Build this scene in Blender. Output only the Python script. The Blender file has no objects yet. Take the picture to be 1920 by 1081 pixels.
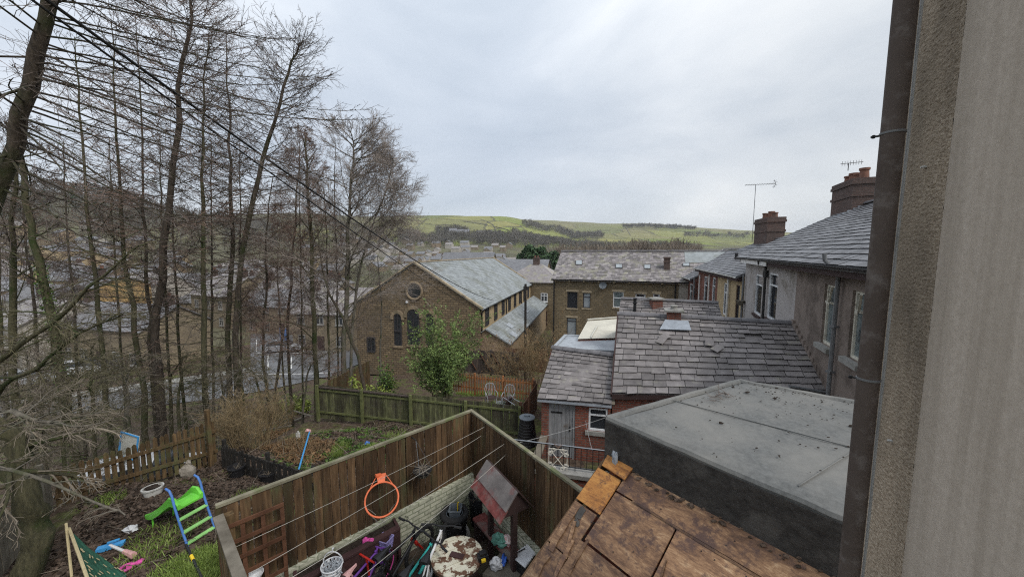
import bpy, math, random
import numpy as np
from mathutils import Vector as V
random.seed(7); RNG = np.random.default_rng(7)
C = bpy.context.scene.collection
R = math.radians
F = 690.0; TP = 0.1; CP = 1/math.sqrt(1+TP*TP)      # focal length in photo pixels, tangent of the downward pitch
def ray(px, py):
    xc = (px-960)/F; yc = (540.5-py)/F
    return V((xc, CP*(1+TP*yc), CP*(yc-TP)))
def at(px, py, Y):
    r = ray(px, py); return r*(Y/r.y)
def atz(px, py, z):
    r = ray(px, py); return r*(z/r.z)
def hit(px, py, p0, n):
    r = ray(px, py); return r*(p0.dot(n)/r.dot(n))
def az(a):
    return V((math.sin(R(a)), math.cos(R(a)), 0))
UP = V((0, 0, 1))
def rnd(a, b): return random.uniform(a, b)

# ---------------------------------------------------------------- materials
MATS = {}
def nodes_of(name):
    m = bpy.data.materials.new(name); m.use_nodes = True
    nt = m.node_tree; b = nt.nodes['Principled BSDF']
    MATS[name] = m
    return m, nt, b
def N(nt, t, **kw):
    n = nt.nodes.new(t)
    for k, v in kw.items():
        if k in n.inputs: n.inputs[k].default_value = v
        else: setattr(n, k, v)
    return n
def c4(c): return (c[0], c[1], c[2], 1)
def ramp(nt, fac, stops):
    r = nt.nodes.new('ShaderNodeValToRGB')
    e = r.color_ramp.elements
    while len(e) < len(stops): e.new(.5)
    for i, (p, c) in enumerate(stops):
        e[i].position = p; e[i].color = c4(c)
    nt.links.new(fac, r.inputs[0]); return r.outputs[0]
def mixc(nt, fac, a, b, mode='MIX'):
    m = nt.nodes.new('ShaderNodeMix'); m.data_type = 'RGBA'; m.blend_type = mode
    for s, v in ((0, fac), (6, a), (7, b)):
        if hasattr(v, 'is_linked'): nt.links.new(v, m.inputs[s])
        elif isinstance(v, (int, float)): m.inputs[s].default_value = v
        else: m.inputs[s].default_value = c4(v)
    return m.outputs[2]
def math_(nt, op, a, b=0.0):
    m = nt.nodes.new('ShaderNodeMath'); m.operation = op
    for i, v in enumerate((a, b)):
        if hasattr(v, 'is_linked'): nt.links.new(v, m.inputs[i])
        else: m.inputs[i].default_value = v
    return m.outputs[0]
def noise(nt, scale, detail=5, stretch=(1, 1, 1), rough=.6, coord='Object', dist=0.0):
    tc = nt.nodes.new('ShaderNodeTexCoord'); mp = nt.nodes.new('ShaderNodeMapping')
    mp.inputs['Scale'].default_value = stretch
    nt.links.new(tc.outputs[coord], mp.inputs[0])
    n = N(nt, 'ShaderNodeTexNoise', Scale=scale, Detail=detail, Roughness=rough, Distortion=dist)
    nt.links.new(mp.outputs[0], n.inputs['Vector']); return n.outputs['Fac']
def island(nt):
    return nt.nodes.new('ShaderNodeNewGeometry').outputs['Random Per Island']
def bump(nt, b, h, strength=.4, dist=.02):
    n = N(nt, 'ShaderNodeBump', Strength=strength, Distance=dist)
    nt.links.new(h, n.inputs['Height']); nt.links.new(n.outputs[0], b.inputs['Normal'])
def mat(name, stops, scale=4, rough=.8, isl=0.0, bmp=0.0, bd=.01, stretch=(1, 1, 1), spec=.3, detail=6, stain=None, sscale=1.2, sfrom=.5, sto=.62, metal=0, sstretch=(1, 1, 1)):
    """stops: ramp over noise; isl: brightness change per loose piece; stain: a second colour in patches"""
    m, nt, b = nodes_of(name)
    f = noise(nt, scale, detail, stretch)
    if isinstance(stops[0], (int, float)): stops = [(.3, tuple(x*.8 for x in stops)), (.7, tuple(min(1, x*1.2) for x in stops))]
    col = ramp(nt, f, stops)
    if stain:
        s = noise(nt, sscale, 6, sstretch, .65)
        k = ramp(nt, s, [(sfrom, (0, 0, 0)), (sto, (1, 1, 1))])
        col = mixc(nt, k, col, stain)
    if isl:
        g = ramp(nt, island(nt), [(0, (1-isl,)*3), (1, (1+isl,)*3)])
        mm = N(nt, 'ShaderNodeMapRange'); nt.links.new(island(nt), mm.inputs[0])
        mm.inputs[3].default_value = 1-isl; mm.inputs[4].default_value = 1+isl
        hs = N(nt, 'ShaderNodeHueSaturation'); nt.links.new(mm.outputs[0], hs.inputs['Value']); nt.links.new(col, hs.inputs['Color'])
        col = hs.outputs[0]
    nt.links.new(col, b.inputs['Base Color'])
    b.inputs['Roughness'].default_value = rough
    b.inputs['Specular IOR Level'].default_value = spec
    b.inputs['Metallic'].default_value = metal
    if bmp: bump(nt, b, f, bmp, bd)
    return m
def brick(name, c1, c2, mortar, bw=.225, bh=.075, ms=.012, rough=.9, stain=None, sscale=.6, sfrom=.45, sto=.7, bmp=.5, vary=.5):
    """coursed brick or stone on the metre UVs of a wall"""
    m, nt, b = nodes_of(name)
    tc = nt.nodes.new('ShaderNodeTexCoord')
    br = N(nt, 'ShaderNodeTexBrick', Scale=1.0)
    br.inputs['Color1'].default_value = c4(c1); br.inputs['Color2'].default_value = c4(c2); br.inputs['Mortar'].default_value = c4(mortar)
    br.inputs['Brick Width'].default_value = bw; br.inputs['Row Height'].default_value = bh; br.inputs['Mortar Size'].default_value = ms
    br.inputs['Mortar Smooth'].default_value = .3
    nw = N(nt, 'ShaderNodeTexNoise', Scale=3.0, Detail=2.0)
    nt.links.new(tc.outputs['UV'], nw.inputs['Vector'])
    va = N(nt, 'ShaderNodeVectorMath', operation='MULTIPLY_ADD'); va.inputs[1].default_value = (.02, .02, 0)
    nt.links.new(nw.outputs['Color'], va.inputs[0]); nt.links.new(tc.outputs['UV'], va.inputs[2])
    nt.links.new(va.outputs[0], br.inputs['Vector'])
    f = noise(nt, 9, 6)
    col = mixc(nt, vary, br.outputs['Color'], ramp(nt, f, [(.3, (.35, .35, .35)), (.7, (1.35, 1.35, 1.35))]), 'MULTIPLY')
    if stain:
        k = ramp(nt, noise(nt, sscale, 6), [(sfrom, (0, 0, 0)), (sto, (1, 1, 1))])
        col = mixc(nt, k, col, mixc(nt, .75, col, stain))
    nt.links.new(col, b.inputs['Base Color']); b.inputs['Roughness'].default_value = rough
    b.inputs['Specular IOR Level'].default_value = .2
    h = math_(nt, 'ADD', math_(nt, 'MULTIPLY', br.outputs['Fac'], -.8), f)
    bump(nt, b, h, bmp, .012)
    return m
def plain(name, c, rough=.5, spec=.4, metal=0):
    return mat(name, [(.2, tuple(x*.86 for x in c)), (.8, tuple(min(1, x*1.1) for x in c))], 7, rough, spec=spec, metal=metal)

mat('slate', [(.25, (.115, .104, .103)), (.55, (.185, .17, .168)), (.8, (.27, .25, .245))], 3.5, .62, isl=.3, bmp=.35, bd=.006, stain=(.26, .25, .205), sscale=3.2, sfrom=.58, sto=.76, spec=.35)
mat('slate_edge_shade', (.05, .046, .046), 5, .9)  # shadow line under each slate course, painted as dark colour on the edge faces
mat('slate_pale', [(.25, (.20, .22, .225)), (.55, (.28, .305, .315)), (.8, (.36, .385, .39))], 2.5, .6, isl=.14, bmp=.2, stain=(.20, .215, .20), sscale=.5)
mat('slate_stone', [(.25, (.15, .135, .135)), (.55, (.24, .222, .225)), (.8, (.37, .35, .34))], 2.5, .7, isl=.38, bmp=.3, stain=(.25, .24, .19), sscale=1.3)
mat('slate_grey', [(.25, (.10, .102, .112)), (.55, (.165, .168, .18)), (.8, (.25, .252, .265))], 2, .55, isl=.34, bmp=.2, stain=(.13, .13, .14), sscale=.7, spec=.45)
mat('ridge', [(.3, (.10, .098, .105)), (.7, (.185, .18, .19))], 5, .75, isl=.15, bmp=.2)
mat('underlay', (.03, .028, .028), 5, .9)
brick('red_brick', (.27, .085, .055), (.18, .062, .045), (.16, .13, .11), stain=(.10, .07, .06))
brick('dark_brick', (.14, .088, .074), (.095, .062, .055), (.12, .10, .09), stain=(.085, .072, .068))
brick('chapel_stone', (.28, .21, .13), (.18, .135, .088), (.10, .078, .055), .5, .21, .03, stain=(.115, .095, .068), vary=.65)
brick('brown_stone', (.27, .21, .13), (.185, .145, .09), (.115, .095, .066), .45, .2, .026, stain=(.13, .105, .07), vary=.6)
brick('yellow_brick', (.54, .42, .25), (.45, .345, .20), (.30, .24, .17), .225, .075, .01)
brick('buff_brick', (.36, .27, .17), (.29, .21, .13), (.17, .14, .11), .3, .11, .014)
brick('town_stone', (.30, .245, .165), (.22, .18, .125), (.18, .15, .11), .5, .2, .02, stain=(.14, .115, .085))
brick('town_pale', (.44, .41, .36), (.38, .35, .31), (.36, .34, .3), .5, .2, .02)
brick('mossy_white_brick', (.56, .56, .45), (.49, .50, .39), (.30, .32, .23), .225, .075, .012, stain=(.17, .21, .085), sfrom=.5, sto=.72)
brick('town_slates', (.25, .25, .262), (.18, .18, .19), (.12, .12, .125), .5, .3, .03)
mat('pebbledash', [(.35, (.25, .225, .215)), (.5, (.38, .355, .345)), (.65, (.50, .475, .46))], 45, .95, bmp=.8, bd=.012, stain=(.24, .215, .19), sscale=.8)
mat('brown_render', [(.3, (.18, .145, .125)), (.7, (.25, .205, .178))], 30, .95, bmp=.5, bd=.01, stain=(.125, .10, .085), sscale=.9)
mat('rough_stone', [(.28, (.29, .225, .16)), (.5, (.45, .37, .28)), (.72, (.58, .495, .39))], 75, .95, bmp=1.0, bd=.012, stain=(.20, .165, .125), sscale=2.2, sfrom=.42, sto=.7, sstretch=(1, 1, .35))
mat('smooth_stone', [(.3, (.50, .435, .365)), (.7, (.60, .53, .455))], 40, .92, bmp=.7, bd=.004, stretch=(1, 1, .8), stain=(.39, .335, .275), sscale=2.0, sfrom=.4, sto=.66, sstretch=(4, 4, .13))
mat('chapel_trim', (.27, .21, .14), 6, .9, bmp=.4, stain=(.15, .125, .08))
mat('sandstone', (.36, .30, .21), 5, .9, bmp=.3, stain=(.2, .165, .12))
mat('concrete', (.27, .265, .25), 6, .9, bmp=.3, stain=(.17, .17, .145))
mat('felt_roof', [(.3, (.098, .101, .10)), (.7, (.163, .168, .165))], 24, .8, bmp=.6, bd=.006, stain=(.20, .197, .185), sscale=1.3, sfrom=.38, sto=.66, detail=10)
mat('felt_black', [(.3, (.028, .026, .025)), (.7, (.066, .062, .058))], 14, .75, bmp=.9, bd=.02, stain=(.085, .08, .074), sscale=2.5)
mat('lead', (.33, .36, .39), 6, .5, stain=(.24, .26, .29), spec=.5)
mat('white_flashing', (.29, .32, .36), 6, .6)
mat('cream_sheet', (.52, .51, .45), 2, .6, stain=(.52, .51, .45))
PLY_O = ((.36, (.10, .042, .016)), (.46, (.32, .135, .035)), (.62, (.52, .26, .07)))
def plywood(name, stops, stain, isl, ang):
    """weathered sheet wood: long grain along the roof edge, blotches of stain"""
    m, nt, b = nodes_of(name); tc = nt.nodes.new('ShaderNodeTexCoord'); mp = nt.nodes.new('ShaderNodeMapping'); mp.vector_type = 'TEXTURE'
    mp.inputs['Rotation'].default_value = (0, 0, ang); mp.inputs['Scale'].default_value = (1, .28, .28); nt.links.new(tc.outputs['Object'], mp.inputs[0])
    gi = island(nt); off = N(nt, 'ShaderNodeVectorMath', operation='ADD'); nt.links.new(mp.outputs[0], off.inputs[0]); cx = nt.nodes.new('ShaderNodeCombineXYZ'); nt.links.new(math_(nt, 'MULTIPLY', gi, 9), cx.inputs[0]); nt.links.new(math_(nt, 'MULTIPLY', gi, 23), cx.inputs[1]); nt.links.new(cx.outputs[0], off.inputs[1])
    n1 = N(nt, 'ShaderNodeTexNoise', Scale=2.6, Detail=12.0, Roughness=.72, Distortion=.8); nt.links.new(off.outputs[0], n1.inputs['Vector'])
    n2 = N(nt, 'ShaderNodeTexNoise', Scale=22.0, Detail=6.0, Roughness=.7); nt.links.new(off.outputs[0], n2.inputs['Vector'])
    f = math_(nt, 'ADD', math_(nt, 'MULTIPLY', n1.outputs['Fac'], .72), math_(nt, 'MULTIPLY', n2.outputs['Fac'], .28))
    col = ramp(nt, f, stops); k = ramp(nt, noise(nt, 5.5, 10, rough=.75), [(.5, (0, 0, 0)), (.6, (1, 1, 1))]); col = mixc(nt, k, col, stain)
    mm = N(nt, 'ShaderNodeMapRange'); nt.links.new(gi, mm.inputs[0]); mm.inputs[3].default_value = 1-isl; mm.inputs[4].default_value = 1+isl
    hs = N(nt, 'ShaderNodeHueSaturation'); nt.links.new(mm.outputs[0], hs.inputs['Value']); nt.links.new(col, hs.inputs['Color']); nt.links.new(hs.outputs[0], b.inputs['Base Color'])
    b.inputs['Roughness'].default_value = .55; b.inputs['Specular IOR Level'].default_value = .35; bump(nt, b, f, .7, .01)
plywood('ply_orange', list(PLY_O), (.12, .055, .028), .1, R(-51))
plywood('ply_brown', [(.36, (.055, .03, .02)), (.46, (.14, .076, .043)), (.55, (.255, .148, .08)), (.66, (.44, .31, .19))], (.08, .046, .036), .22, R(-51))
mat('ply_edge', (.13, .075, .04), 20, .8)
mat('fence_brown', [(.3, (.036, .021, .011)), (.55, (.092, .055, .028)), (.75, (.165, .103, .053))], 3, .85, isl=.42, bmp=.5, bd=.008, stretch=(7, 7, .8), stain=(.085, .085, .04), sscale=1.9, sfrom=.53, sto=.72, sstretch=(2.5, 2.5, .5))
mat('fence_tan', [(.3, (.045, .03, .014)), (.55, (.115, .074, .036)), (.75, (.19, .125, .062))], 3, .85, isl=.35, bmp=.5, bd=.008, stretch=(7, 7, .8), stain=(.09, .09, .04), sscale=1.8)
mat('fence_cap', [(.3, (.13, .118, .08)), (.7, (.27, .25, .18))], 5, .85, isl=.15, bmp=.3, stain=(.15, .17, .08), sscale=3)
mat('fence_moss', [(.3, (.05, .054, .027)), (.55, (.125, .13, .062)), (.75, (.22, .225, .11))], 3, .9, isl=.4, bmp=.5, stretch=(6, 6, .8), stain=(.055, .05, .034), sscale=1.3, sfrom=.44, sto=.6, sstretch=(1, 1, .7))
mat('fence_moss_post', [(.3, (.075, .085, .034)), (.7, (.16, .175, .07))], 5, .9, bmp=.3)
mat('fence_dark', [(.3, (.05, .039, .035)), (.7, (.11, .088, .078))], 4, .85, isl=.25, bmp=.4, stretch=(5, 5, .8))
mat('fence_orange', [(.3, (.22, .088, .034)), (.7, (.42, .19, .08))], 4, .8, isl=.25, bmp=.3, stretch=(5, 5, .8))
mat('fence_red_brown', [(.3, (.075, .036, .022)), (.7, (.15, .078, .048))], 4, .85, isl=.3, bmp=.3, stretch=(6, 6, .8))
mat('black_wood', [(.3, (.012, .011, .010)), (.7, (.034, .031, .028))], 6, .85, isl=.3, bmp=.3)
mat('old_wood', [(.3, (.09, .078, .06)), (.7, (.2, .18, .145))], 5, .9, isl=.25, bmp=.4)
mat('trellis_wood', [(.3, (.07, .032, .018)), (.7, (.14, .066, .037))], 5, .8, isl=.2, bmp=.3)
mat('purple_wood', [(.3, (.035, .018, .018)), (.7, (.085, .042, .042))], 4, .75, isl=.2, bmp=.3)
mat('red_stain', [(.3, (.11, .028, .025)), (.7, (.23, .068, .062))], 4, .7, isl=.2, bmp=.3, stretch=(3, 3, 1), stain=(.17, .15, .135), sscale=3.2, sfrom=.5, sto=.66)
mat('grey_stain', [(.3, (.095, .085, .082)), (.7, (.2, .18, .172))], 4, .8, isl=.15, bmp=.3, stain=(.17, .085, .08), sscale=3)
mat('dark_stain', (.05, .03, .028), 5, .8, bmp=.3)
mat('door_grey', [(.3, (.15, .155, .165)), (.7, (.27, .275, .285))], 5, .8, isl=.1, bmp=.3, stretch=(4, 4, .6), stain=(.13, .11, .095), sscale=3.5, sfrom=.55, sto=.68)
mat('bark_dark', [(.3, (.035, .028, .023)), (.55, (.085, .068, .053)), (.8, (.16, .128, .098))], 9, .95, bmp=1.0, bd=.03, stretch=(2.5, 2.5, .5), stain=(.045, .056, .021), sscale=1.6, sfrom=.45, sto=.7)
mat('bark_moss', [(.3, (.042, .04, .024)), (.6, (.095, .088, .05)), (.85, (.18, .165, .10))], 9, .95, bmp=1.0, bd=.03, stretch=(2.5, 2.5, .5), stain=(.035, .05, .015), sscale=1.5)
mat('bark_rust', [(.3, (.032, .026, .021)), (.6, (.08, .064, .05)), (.85, (.15, .112, .082))], 9, .95, bmp=1.0, bd=.03, stretch=(2.5, 2.5, .5))
mat('bark_pale', [(.3, (.085, .076, .062)), (.6, (.16, .145, .12)), (.85, (.26, .24, .205))], 8, .95, bmp=.8, bd=.02, stretch=(2.5, 2.5, .5), stain=(.07, .075, .04), sscale=1.6)
mat('twig_dark', [(.3, (.10, .08, .07)), (.7, (.20, .165, .145))], 3, .9, isl=.35)
mat('twig_rust', [(.3, (.15, .10, .08)), (.7, (.29, .205, .165))], 3, .9, isl=.35)
mat('twig_birch', [(.3, (.22, .185, .165)), (.7, (.38, .335, .30))], 3, .9, isl=.3)
mat('twig_pale', [(.3, (.125, .105, .08)), (.7, (.25, .215, .17))], 3, .9, isl=.3)
mat('twig_olive', [(.3, (.08, .073, .04)), (.7, (.18, .162, .098))], 3, .9, isl=.35)
mat('twig_straw', [(.3, (.16, .118, .064)), (.7, (.31, .235, .135))], 3, .9, isl=.35)
def leafmat(name, c1, c2, rough=.55):
    m, nt, b = nodes_of(name)
    col = ramp(nt, island(nt), [(0, c1), (1, c2)])
    n = ramp(nt, noise(nt, 1.5, 3), [(.3, (.6, .6, .6)), (.7, (1.3, 1.3, 1.3))])
    nt.links.new(mixc(nt, 1, col, n, 'MULTIPLY'), b.inputs['Base Color']); b.inputs['Roughness'].default_value = rough
    b.inputs['Specular IOR Level'].default_value = .3
    return m
leafmat('leaf_bush', (.05, .10, .028), (.27, .37, .115))
leafmat('leaf_yellow', (.15, .21, .035), (.36, .42, .10))
leafmat('leaf_ivy', (.03, .07, .015), (.12, .19, .04))
leafmat('leaf_dead', (.034, .025, .019), (.13, .094, .072), .8)
leafmat('leaf_rust', (.12, .066, .032), (.27, .17, .09), .8)
leafmat('grass_blade', (.085, .14, .028), (.25, .33, .08))
leafmat('conifer_leaf', (.022, .05, .02), (.07, .13, .05))
leafmat('moss_clump', (.06, .085, .018), (.2, .22, .06))
mat('far_twigs', [(.3, (.125, .10, .078)), (.7, (.22, .18, .14))], .05, .95, isl=.3)
mat('far_twigs_dark', [(.3, (.085, .078, .066)), (.7, (.15, .137, .115))], .05, .95, isl=.3)
mat('far_scrub', [(.3, (.08, .09, .048)), (.7, (.16, .155, .09))], .05, .95, isl=.35)
mat('glass', (.03, .034, .04), 2, .06, spec=.6)
mat('glass_pale', (.30, .335, .36), 2, .15, spec=.5)
mat('glass_teal', [(.3, (.10, .13, .14)), (.7, (.2, .24, .245))], 6, .12, spec=.6, stain=(.05, .06, .065), sscale=2.5)
mat('upvc', (.74, .76, .78), 6, .35)
mat('old_white_paint', (.60, .575, .49), 12, .7, stain=(.28, .235, .175), sscale=7, sfrom=.57, sto=.66)
mat('black_paint', (.018, .018, .02), 6, .45)
mat('dark_frame', (.05, .047, .05), 6, .5)
mat('drain_brown', [(.3, (.075, .059, .051)), (.7, (.11, .088, .077))], 5, .75, stain=(.17, .15, .14), sscale=14, sfrom=.52, sto=.72, spec=.2)
mat('pipe_black', (.03, .028, .028), 8, .5)
mat('pipe_grey', (.16, .165, .17), 8, .5)
mat('pipe_white', (.6, .6, .58), 8, .5)
mat('cable_black', (.012, .012, .012), 8, .6)
mat('cable_grey', (.42, .43, .43), 8, .6)
mat('rope_white', (.42, .40, .355), 8, .8)
mat('metal', (.35, .36, .37), 8, .35, metal=.9)
mat('aerial_metal', (.12, .12, .125), 8, .45, metal=.5)
mat('terracotta', (.19, .095, .068), 8, .85, stain=(.12, .08, .065))
mat('black_plastic', (.016, .016, .018), 8, .5, spec=.4)
mat('grey_plastic', (.13, .15, .17), 8, .5)
mat('white_plastic', (.72, .74, .77), 8, .45)
mat('pale_plastic', (.50, .50, .48), 8, .55, stain=(.3, .29, .26), sscale=5)
mat('green_plastic', (.15, .55, .06), 4, .4)
mat('pale_green_plastic', (.28, .58, .19), 4, .45)
mat('blue_plastic', (.08, .20, .52), 4, .4)
mat('sky_plastic', (.06, .30, .62), 4, .4)
mat('orange_paint', (.80, .19, .08), 6, .45)
mat('pink_plastic', (.62, .09, .34), 5, .45)
mat('pale_pink', (.66, .38, .37), 5, .5)
mat('purple_paint', (.17, .06, .34), 5, .35)
mat('lilac_plastic', (.30, .27, .52), 5, .5)
mat('teal_paint', (.03, .36, .33), 5, .35)
mat('red_paint', (.55, .035, .025), 5, .35)
mat('white_paint', (.72, .72, .72), 5, .4)
mat('yellow_plastic', (.75, .52, .03), 5, .45)
mat('tyre', (.022, .022, .023), 12, .85, bmp=.3)
mat('tent_green', [(.3, (.02, .085, .055)), (.7, (.034, .125, .078))], 5, .7)
mat('bamboo', (.50, .42, .25), 10, .6)
mat('worn_cream', [(.3, (.62, .58, .44)), (.7, (.76, .73, .60))], 6, .7, isl=.06, bmp=.2, stain=(.15, .08, .05), sscale=7.5, sfrom=.485, sto=.53, sstretch=(1, 1, 1))
mat('sack', (.32, .29, .25), 9, .9, bmp=.5)
mat('plank_rot', (.16, .14, .11), 9, .9, bmp=.4)
mat('soil', (.03, .022, .017), 12, .95, bmp=.6)
mat('bag_teal', (.11, .27, .22), 9, .4, bmp=.3)
mat('bag_multi', [(.35, (.5, .08, .1)), (.5, (.65, .6, .6)), (.62, (.6, .4, .45)), (.7, (.08, .12, .5))], 9, .4)
mat('bag_white', (.55, .56, .58), 9, .4, bmp=.3)
mat('blue_wrap', (.06, .16, .62), 9, .35)
mat('car_white', (.68, .70, .73), 3, .25, spec=.5)
mat('car_dark', (.03, .035, .045), 3, .25, spec=.5)
mat('car_blue', (.06, .15, .36), 3, .25, spec=.5)
mat('car_silver', (.36, .38, .41), 3, .3, spec=.5)
mat('car_red', (.32, .03, .03), 3, .25, spec=.5)
mat('asphalt', [(.3, (.10, .101, .105)), (.7, (.155, .156, .162))], 2, .55, bmp=.2, spec=.5)
mat('road_paint', (.62, .62, .6), 4, .7)
mat('yard_flags', [(.3, (.05, .037, .028)), (.7, (.115, .086, .062))], 5, .8, bmp=.4, stain=(.052, .054, .03), sscale=1.8)
mat('white_iron', (.68, .655, .58), 9, .6, stain=(.3, .2, .13), sscale=12, sfrom=.6, sto=.68)
mat('orange_render', (.38, .255, .115), 1, .9, stain=(.31, .22, .12))
mat('gorse', (.19, .23, .05), 1, .9)
mat('grey_frame', (.28, .275, .26), 6, .6)
mat('chair_metal', (.36, .385, .42), 6, .5)
# ---------------------------------------------------------------- mesh building
class MB:
    def __init__(s): s.v = []; s.f = []; s.m = []; s.cur = 0
    def add(s, vs, fs):
        o = len(s.v); s.v += [tuple(x) for x in vs]; s.f += [tuple(i+o for i in f) for f in fs]; s.m += [s.cur]*len(fs); return s
    def poly(s, *p): return s.add(p, [tuple(range(len(p)))])
    def hexa(s, b, t):
        """b, t: bottom and top rings of equal length"""
        n = len(b)
        return s.add(list(b)+list(t), [tuple(range(n-1, -1, -1)), tuple(range(n, 2*n))]+[(i, (i+1) % n, n+(i+1) % n, n+i) for i in range(n)])
    def prism(s, poly, vec): return s.hexa(poly, [V(p)+vec for p in poly])
    def box(s, c, sx, sy, sz, rz=0):
        """c: centre of the bottom face"""
        c = V(c); a = V((math.cos(rz), math.sin(rz), 0)); b = V((-a.y, a.x, 0))
        q = [c+a*(i*sx/2)+b*(j*sy/2) for i, j in ((-1, -1), (1, -1), (1, 1), (-1, 1))]
        return s.hexa(q, [p+UP*sz for p in q])
    def bar(s, p, q, w, h=None, up=UP):
        h = h or w; p = V(p); q = V(q); d = (q-p).normalized()
        a = d.cross(up)
        if a.length < 1e-3: a = d.cross(V((1, 0, 0)))
        a.normalize(); b = a.cross(d)
        r = [a*(i*w/2)+b*(j*h/2) for i, j in ((-1, -1), (1, -1), (1, 1), (-1, 1))]
        return s.hexa([p+x for x in r], [q+x for x in r])
    def tube(s, pts, r, n=8, closed=False, caps=True):
        pts = [V(p) for p in pts]; k = len(pts); vs = []; ref = None
        for i, p in enumerate(pts):
            if closed: d = pts[(i+1) % k]-pts[i-1]
            else: d = pts[min(i+1, k-1)]-pts[max(i-1, 0)]
            d.normalize()
            if ref is None:
                ref = d.orthogonal().normalized()
            a = (ref-d*ref.dot(d)); a.normalize(); ref = a; b = d.cross(a)
            rr = r[i] if isinstance(r, (list, tuple)) else r
            vs += [p+a*(math.cos(t)*rr)+b*(math.sin(t)*rr) for t in [2*math.pi*j/n for j in range(n)]]
        fs = []
        for i in range(k if closed else k-1):
            i2 = (i+1) % k
            fs += [(i*n+j, i*n+(j+1) % n, i2*n+(j+1) % n, i2*n+j) for j in range(n)]
        if caps and not closed: fs += [tuple(range(n-1, -1, -1)), tuple((k-1)*n+j for j in range(n))]
        return s.add(vs, fs)
    def lathe(s, c, prof, n=20, axis=UP, sx=1):
        """prof: (radius, height) pairs"""
        c = V(c); axis = V(axis).normalized(); a = axis.orthogonal().normalized(); b = axis.cross(a); vs = []; fs = []
        for r, h in prof:
            vs += [c+axis*h+a*(math.cos(2*math.pi*j/n)*r)+b*(math.sin(2*math.pi*j/n)*r*sx) for j in range(n)]
        for i in range(len(prof)-1):
            fs += [(i*n+j, i*n+(j+1) % n, (i+1)*n+(j+1) % n, (i+1)*n+j) for j in range(n)]
        if prof[0][0] > 1e-4: fs.append(tuple(range(n-1, -1, -1)))
        if prof[-1][0] > 1e-4: fs.append(tuple((len(prof)-1)*n+j for j in range(n)))
        return s.add(vs, fs)
    def ring(s, c, r, t, axis, n=28, k=8):
        c = V(c); axis = V(axis).normalized(); a = axis.orthogonal().normalized(); b = axis.cross(a)
        return s.tube([c+a*(math.cos(2*math.pi*i/n)*r)+b*(math.sin(2*math.pi*i/n)*r) for i in range(n)], t, k, closed=True)
    def blob(s, c, rx, ry, rz, seed=0, jag=.2, nu=10, nv=7):
        rr = random.Random(seed); c = V(c); vs = []; fs = []
        for i in range(nv+1):
            th = math.pi*i/nv
            for j in range(nu):
                ph = 2*math.pi*j/nu; k = 1+rr.uniform(-jag, jag)
                vs.append(c+V((rx*math.sin(th)*math.cos(ph), ry*math.sin(th)*math.sin(ph), rz*math.cos(th)))*k)
        for i in range(nv): fs += [(i*nu+j, (i+1)*nu+j, (i+1)*nu+(j+1) % nu, i*nu+(j+1) % nu) for j in range(nu)]
        return s.add(vs, fs)
def total_loc(o):
    t = V((0, 0, 0))
    while o is not None: t += o.location; o = o.parent
    return t
def finish(o, parent, world=True):
    C.objects.link(o)
    if parent is not None:
        o.parent = parent
        if world: o.location = -total_loc(parent)
    return o
def uvs(me):
    """metre UVs: along the wall and up it; plan for flat faces"""
    n = len(me.loops); co = np.empty(len(me.vertices)*3); me.vertices.foreach_get('co', co); co = co.reshape(-1, 3)
    li = np.empty(n, int); me.loops.foreach_get('vertex_index', li)
    pn = np.empty(len(me.polygons)*3); me.polygons.foreach_get('normal', pn); pn = pn.reshape(-1, 3)
    lt = np.empty(len(me.polygons), int); me.polygons.foreach_get('loop_total', lt)
    nn = np.repeat(pn, lt, 0); p = co[li]
    h = np.hypot(nn[:, 0], nn[:, 1]); flat = h < .3; h[h < 1e-6] = 1
    tx, ty = -nn[:, 1]/h, nn[:, 0]/h
    sl = np.clip(np.hypot(nn[:, 0], nn[:, 1]), .3, 1)
    u = np.where(flat, p[:, 0], p[:, 0]*tx+p[:, 1]*ty); v = np.where(flat, p[:, 1], p[:, 2]/sl)
    l = me.uv_layers.new(name='UVMap'); l.data.foreach_set('uv', np.stack([u, v], 1).astype('f').ravel())
def build(name, mb, mats, parent=None, world=True, smooth=False, bevel=0):
    me = bpy.data.meshes.new(name); me.from_pydata(mb.v, [], mb.f)
    if isinstance(mats, str): mats = [mats]
    for m in mats: me.materials.append(MATS[m])
    if len(mats) > 1: me.polygons.foreach_set('material_index', mb.m)
    if smooth: me.polygons.foreach_set('use_smooth', [True]*len(mb.f))
    me.update()
    if any(MATS[m].node_tree.nodes.get('Brick Texture') for m in mats): uvs(me)
    o = bpy.data.objects.new(name, me); finish(o, parent, world)
    if bevel:
        b = o.modifiers.new('edge', 'BEVEL'); b.width = bevel; b.segments = 2; b.limit_method = 'ANGLE'
    if smooth and smooth != 2:
        try: me.set_sharp_from_angle(angle=R(40))
        except Exception: pass
    return o
def tag(o, label, cat, group=None):
    o['label'] = label; o['category'] = cat
    if group: o['group'] = group
    return o
def thing(name, label, cat, loc=(0, 0, 0), group=None):
    o = bpy.data.objects.new(name, None); o.location = loc; o.empty_display_size = .1; C.objects.link(o)
    return tag(o, label, cat, group)
def kind(o, k): o['kind'] = k; return o
def dup(root, loc, rz=0, label=None, sc=1):
    r = root.copy(); C.objects.link(r); r.location = loc; r.rotation_euler = (0, 0, rz); r.scale = (sc, sc, sc)
    if label: r['label'] = label
    for ch in root.children:
        c = ch.copy(); C.objects.link(c); c.parent = r
        for g in ch.children:
            d = g.copy(); C.objects.link(d); d.parent = c
    return r
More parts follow.
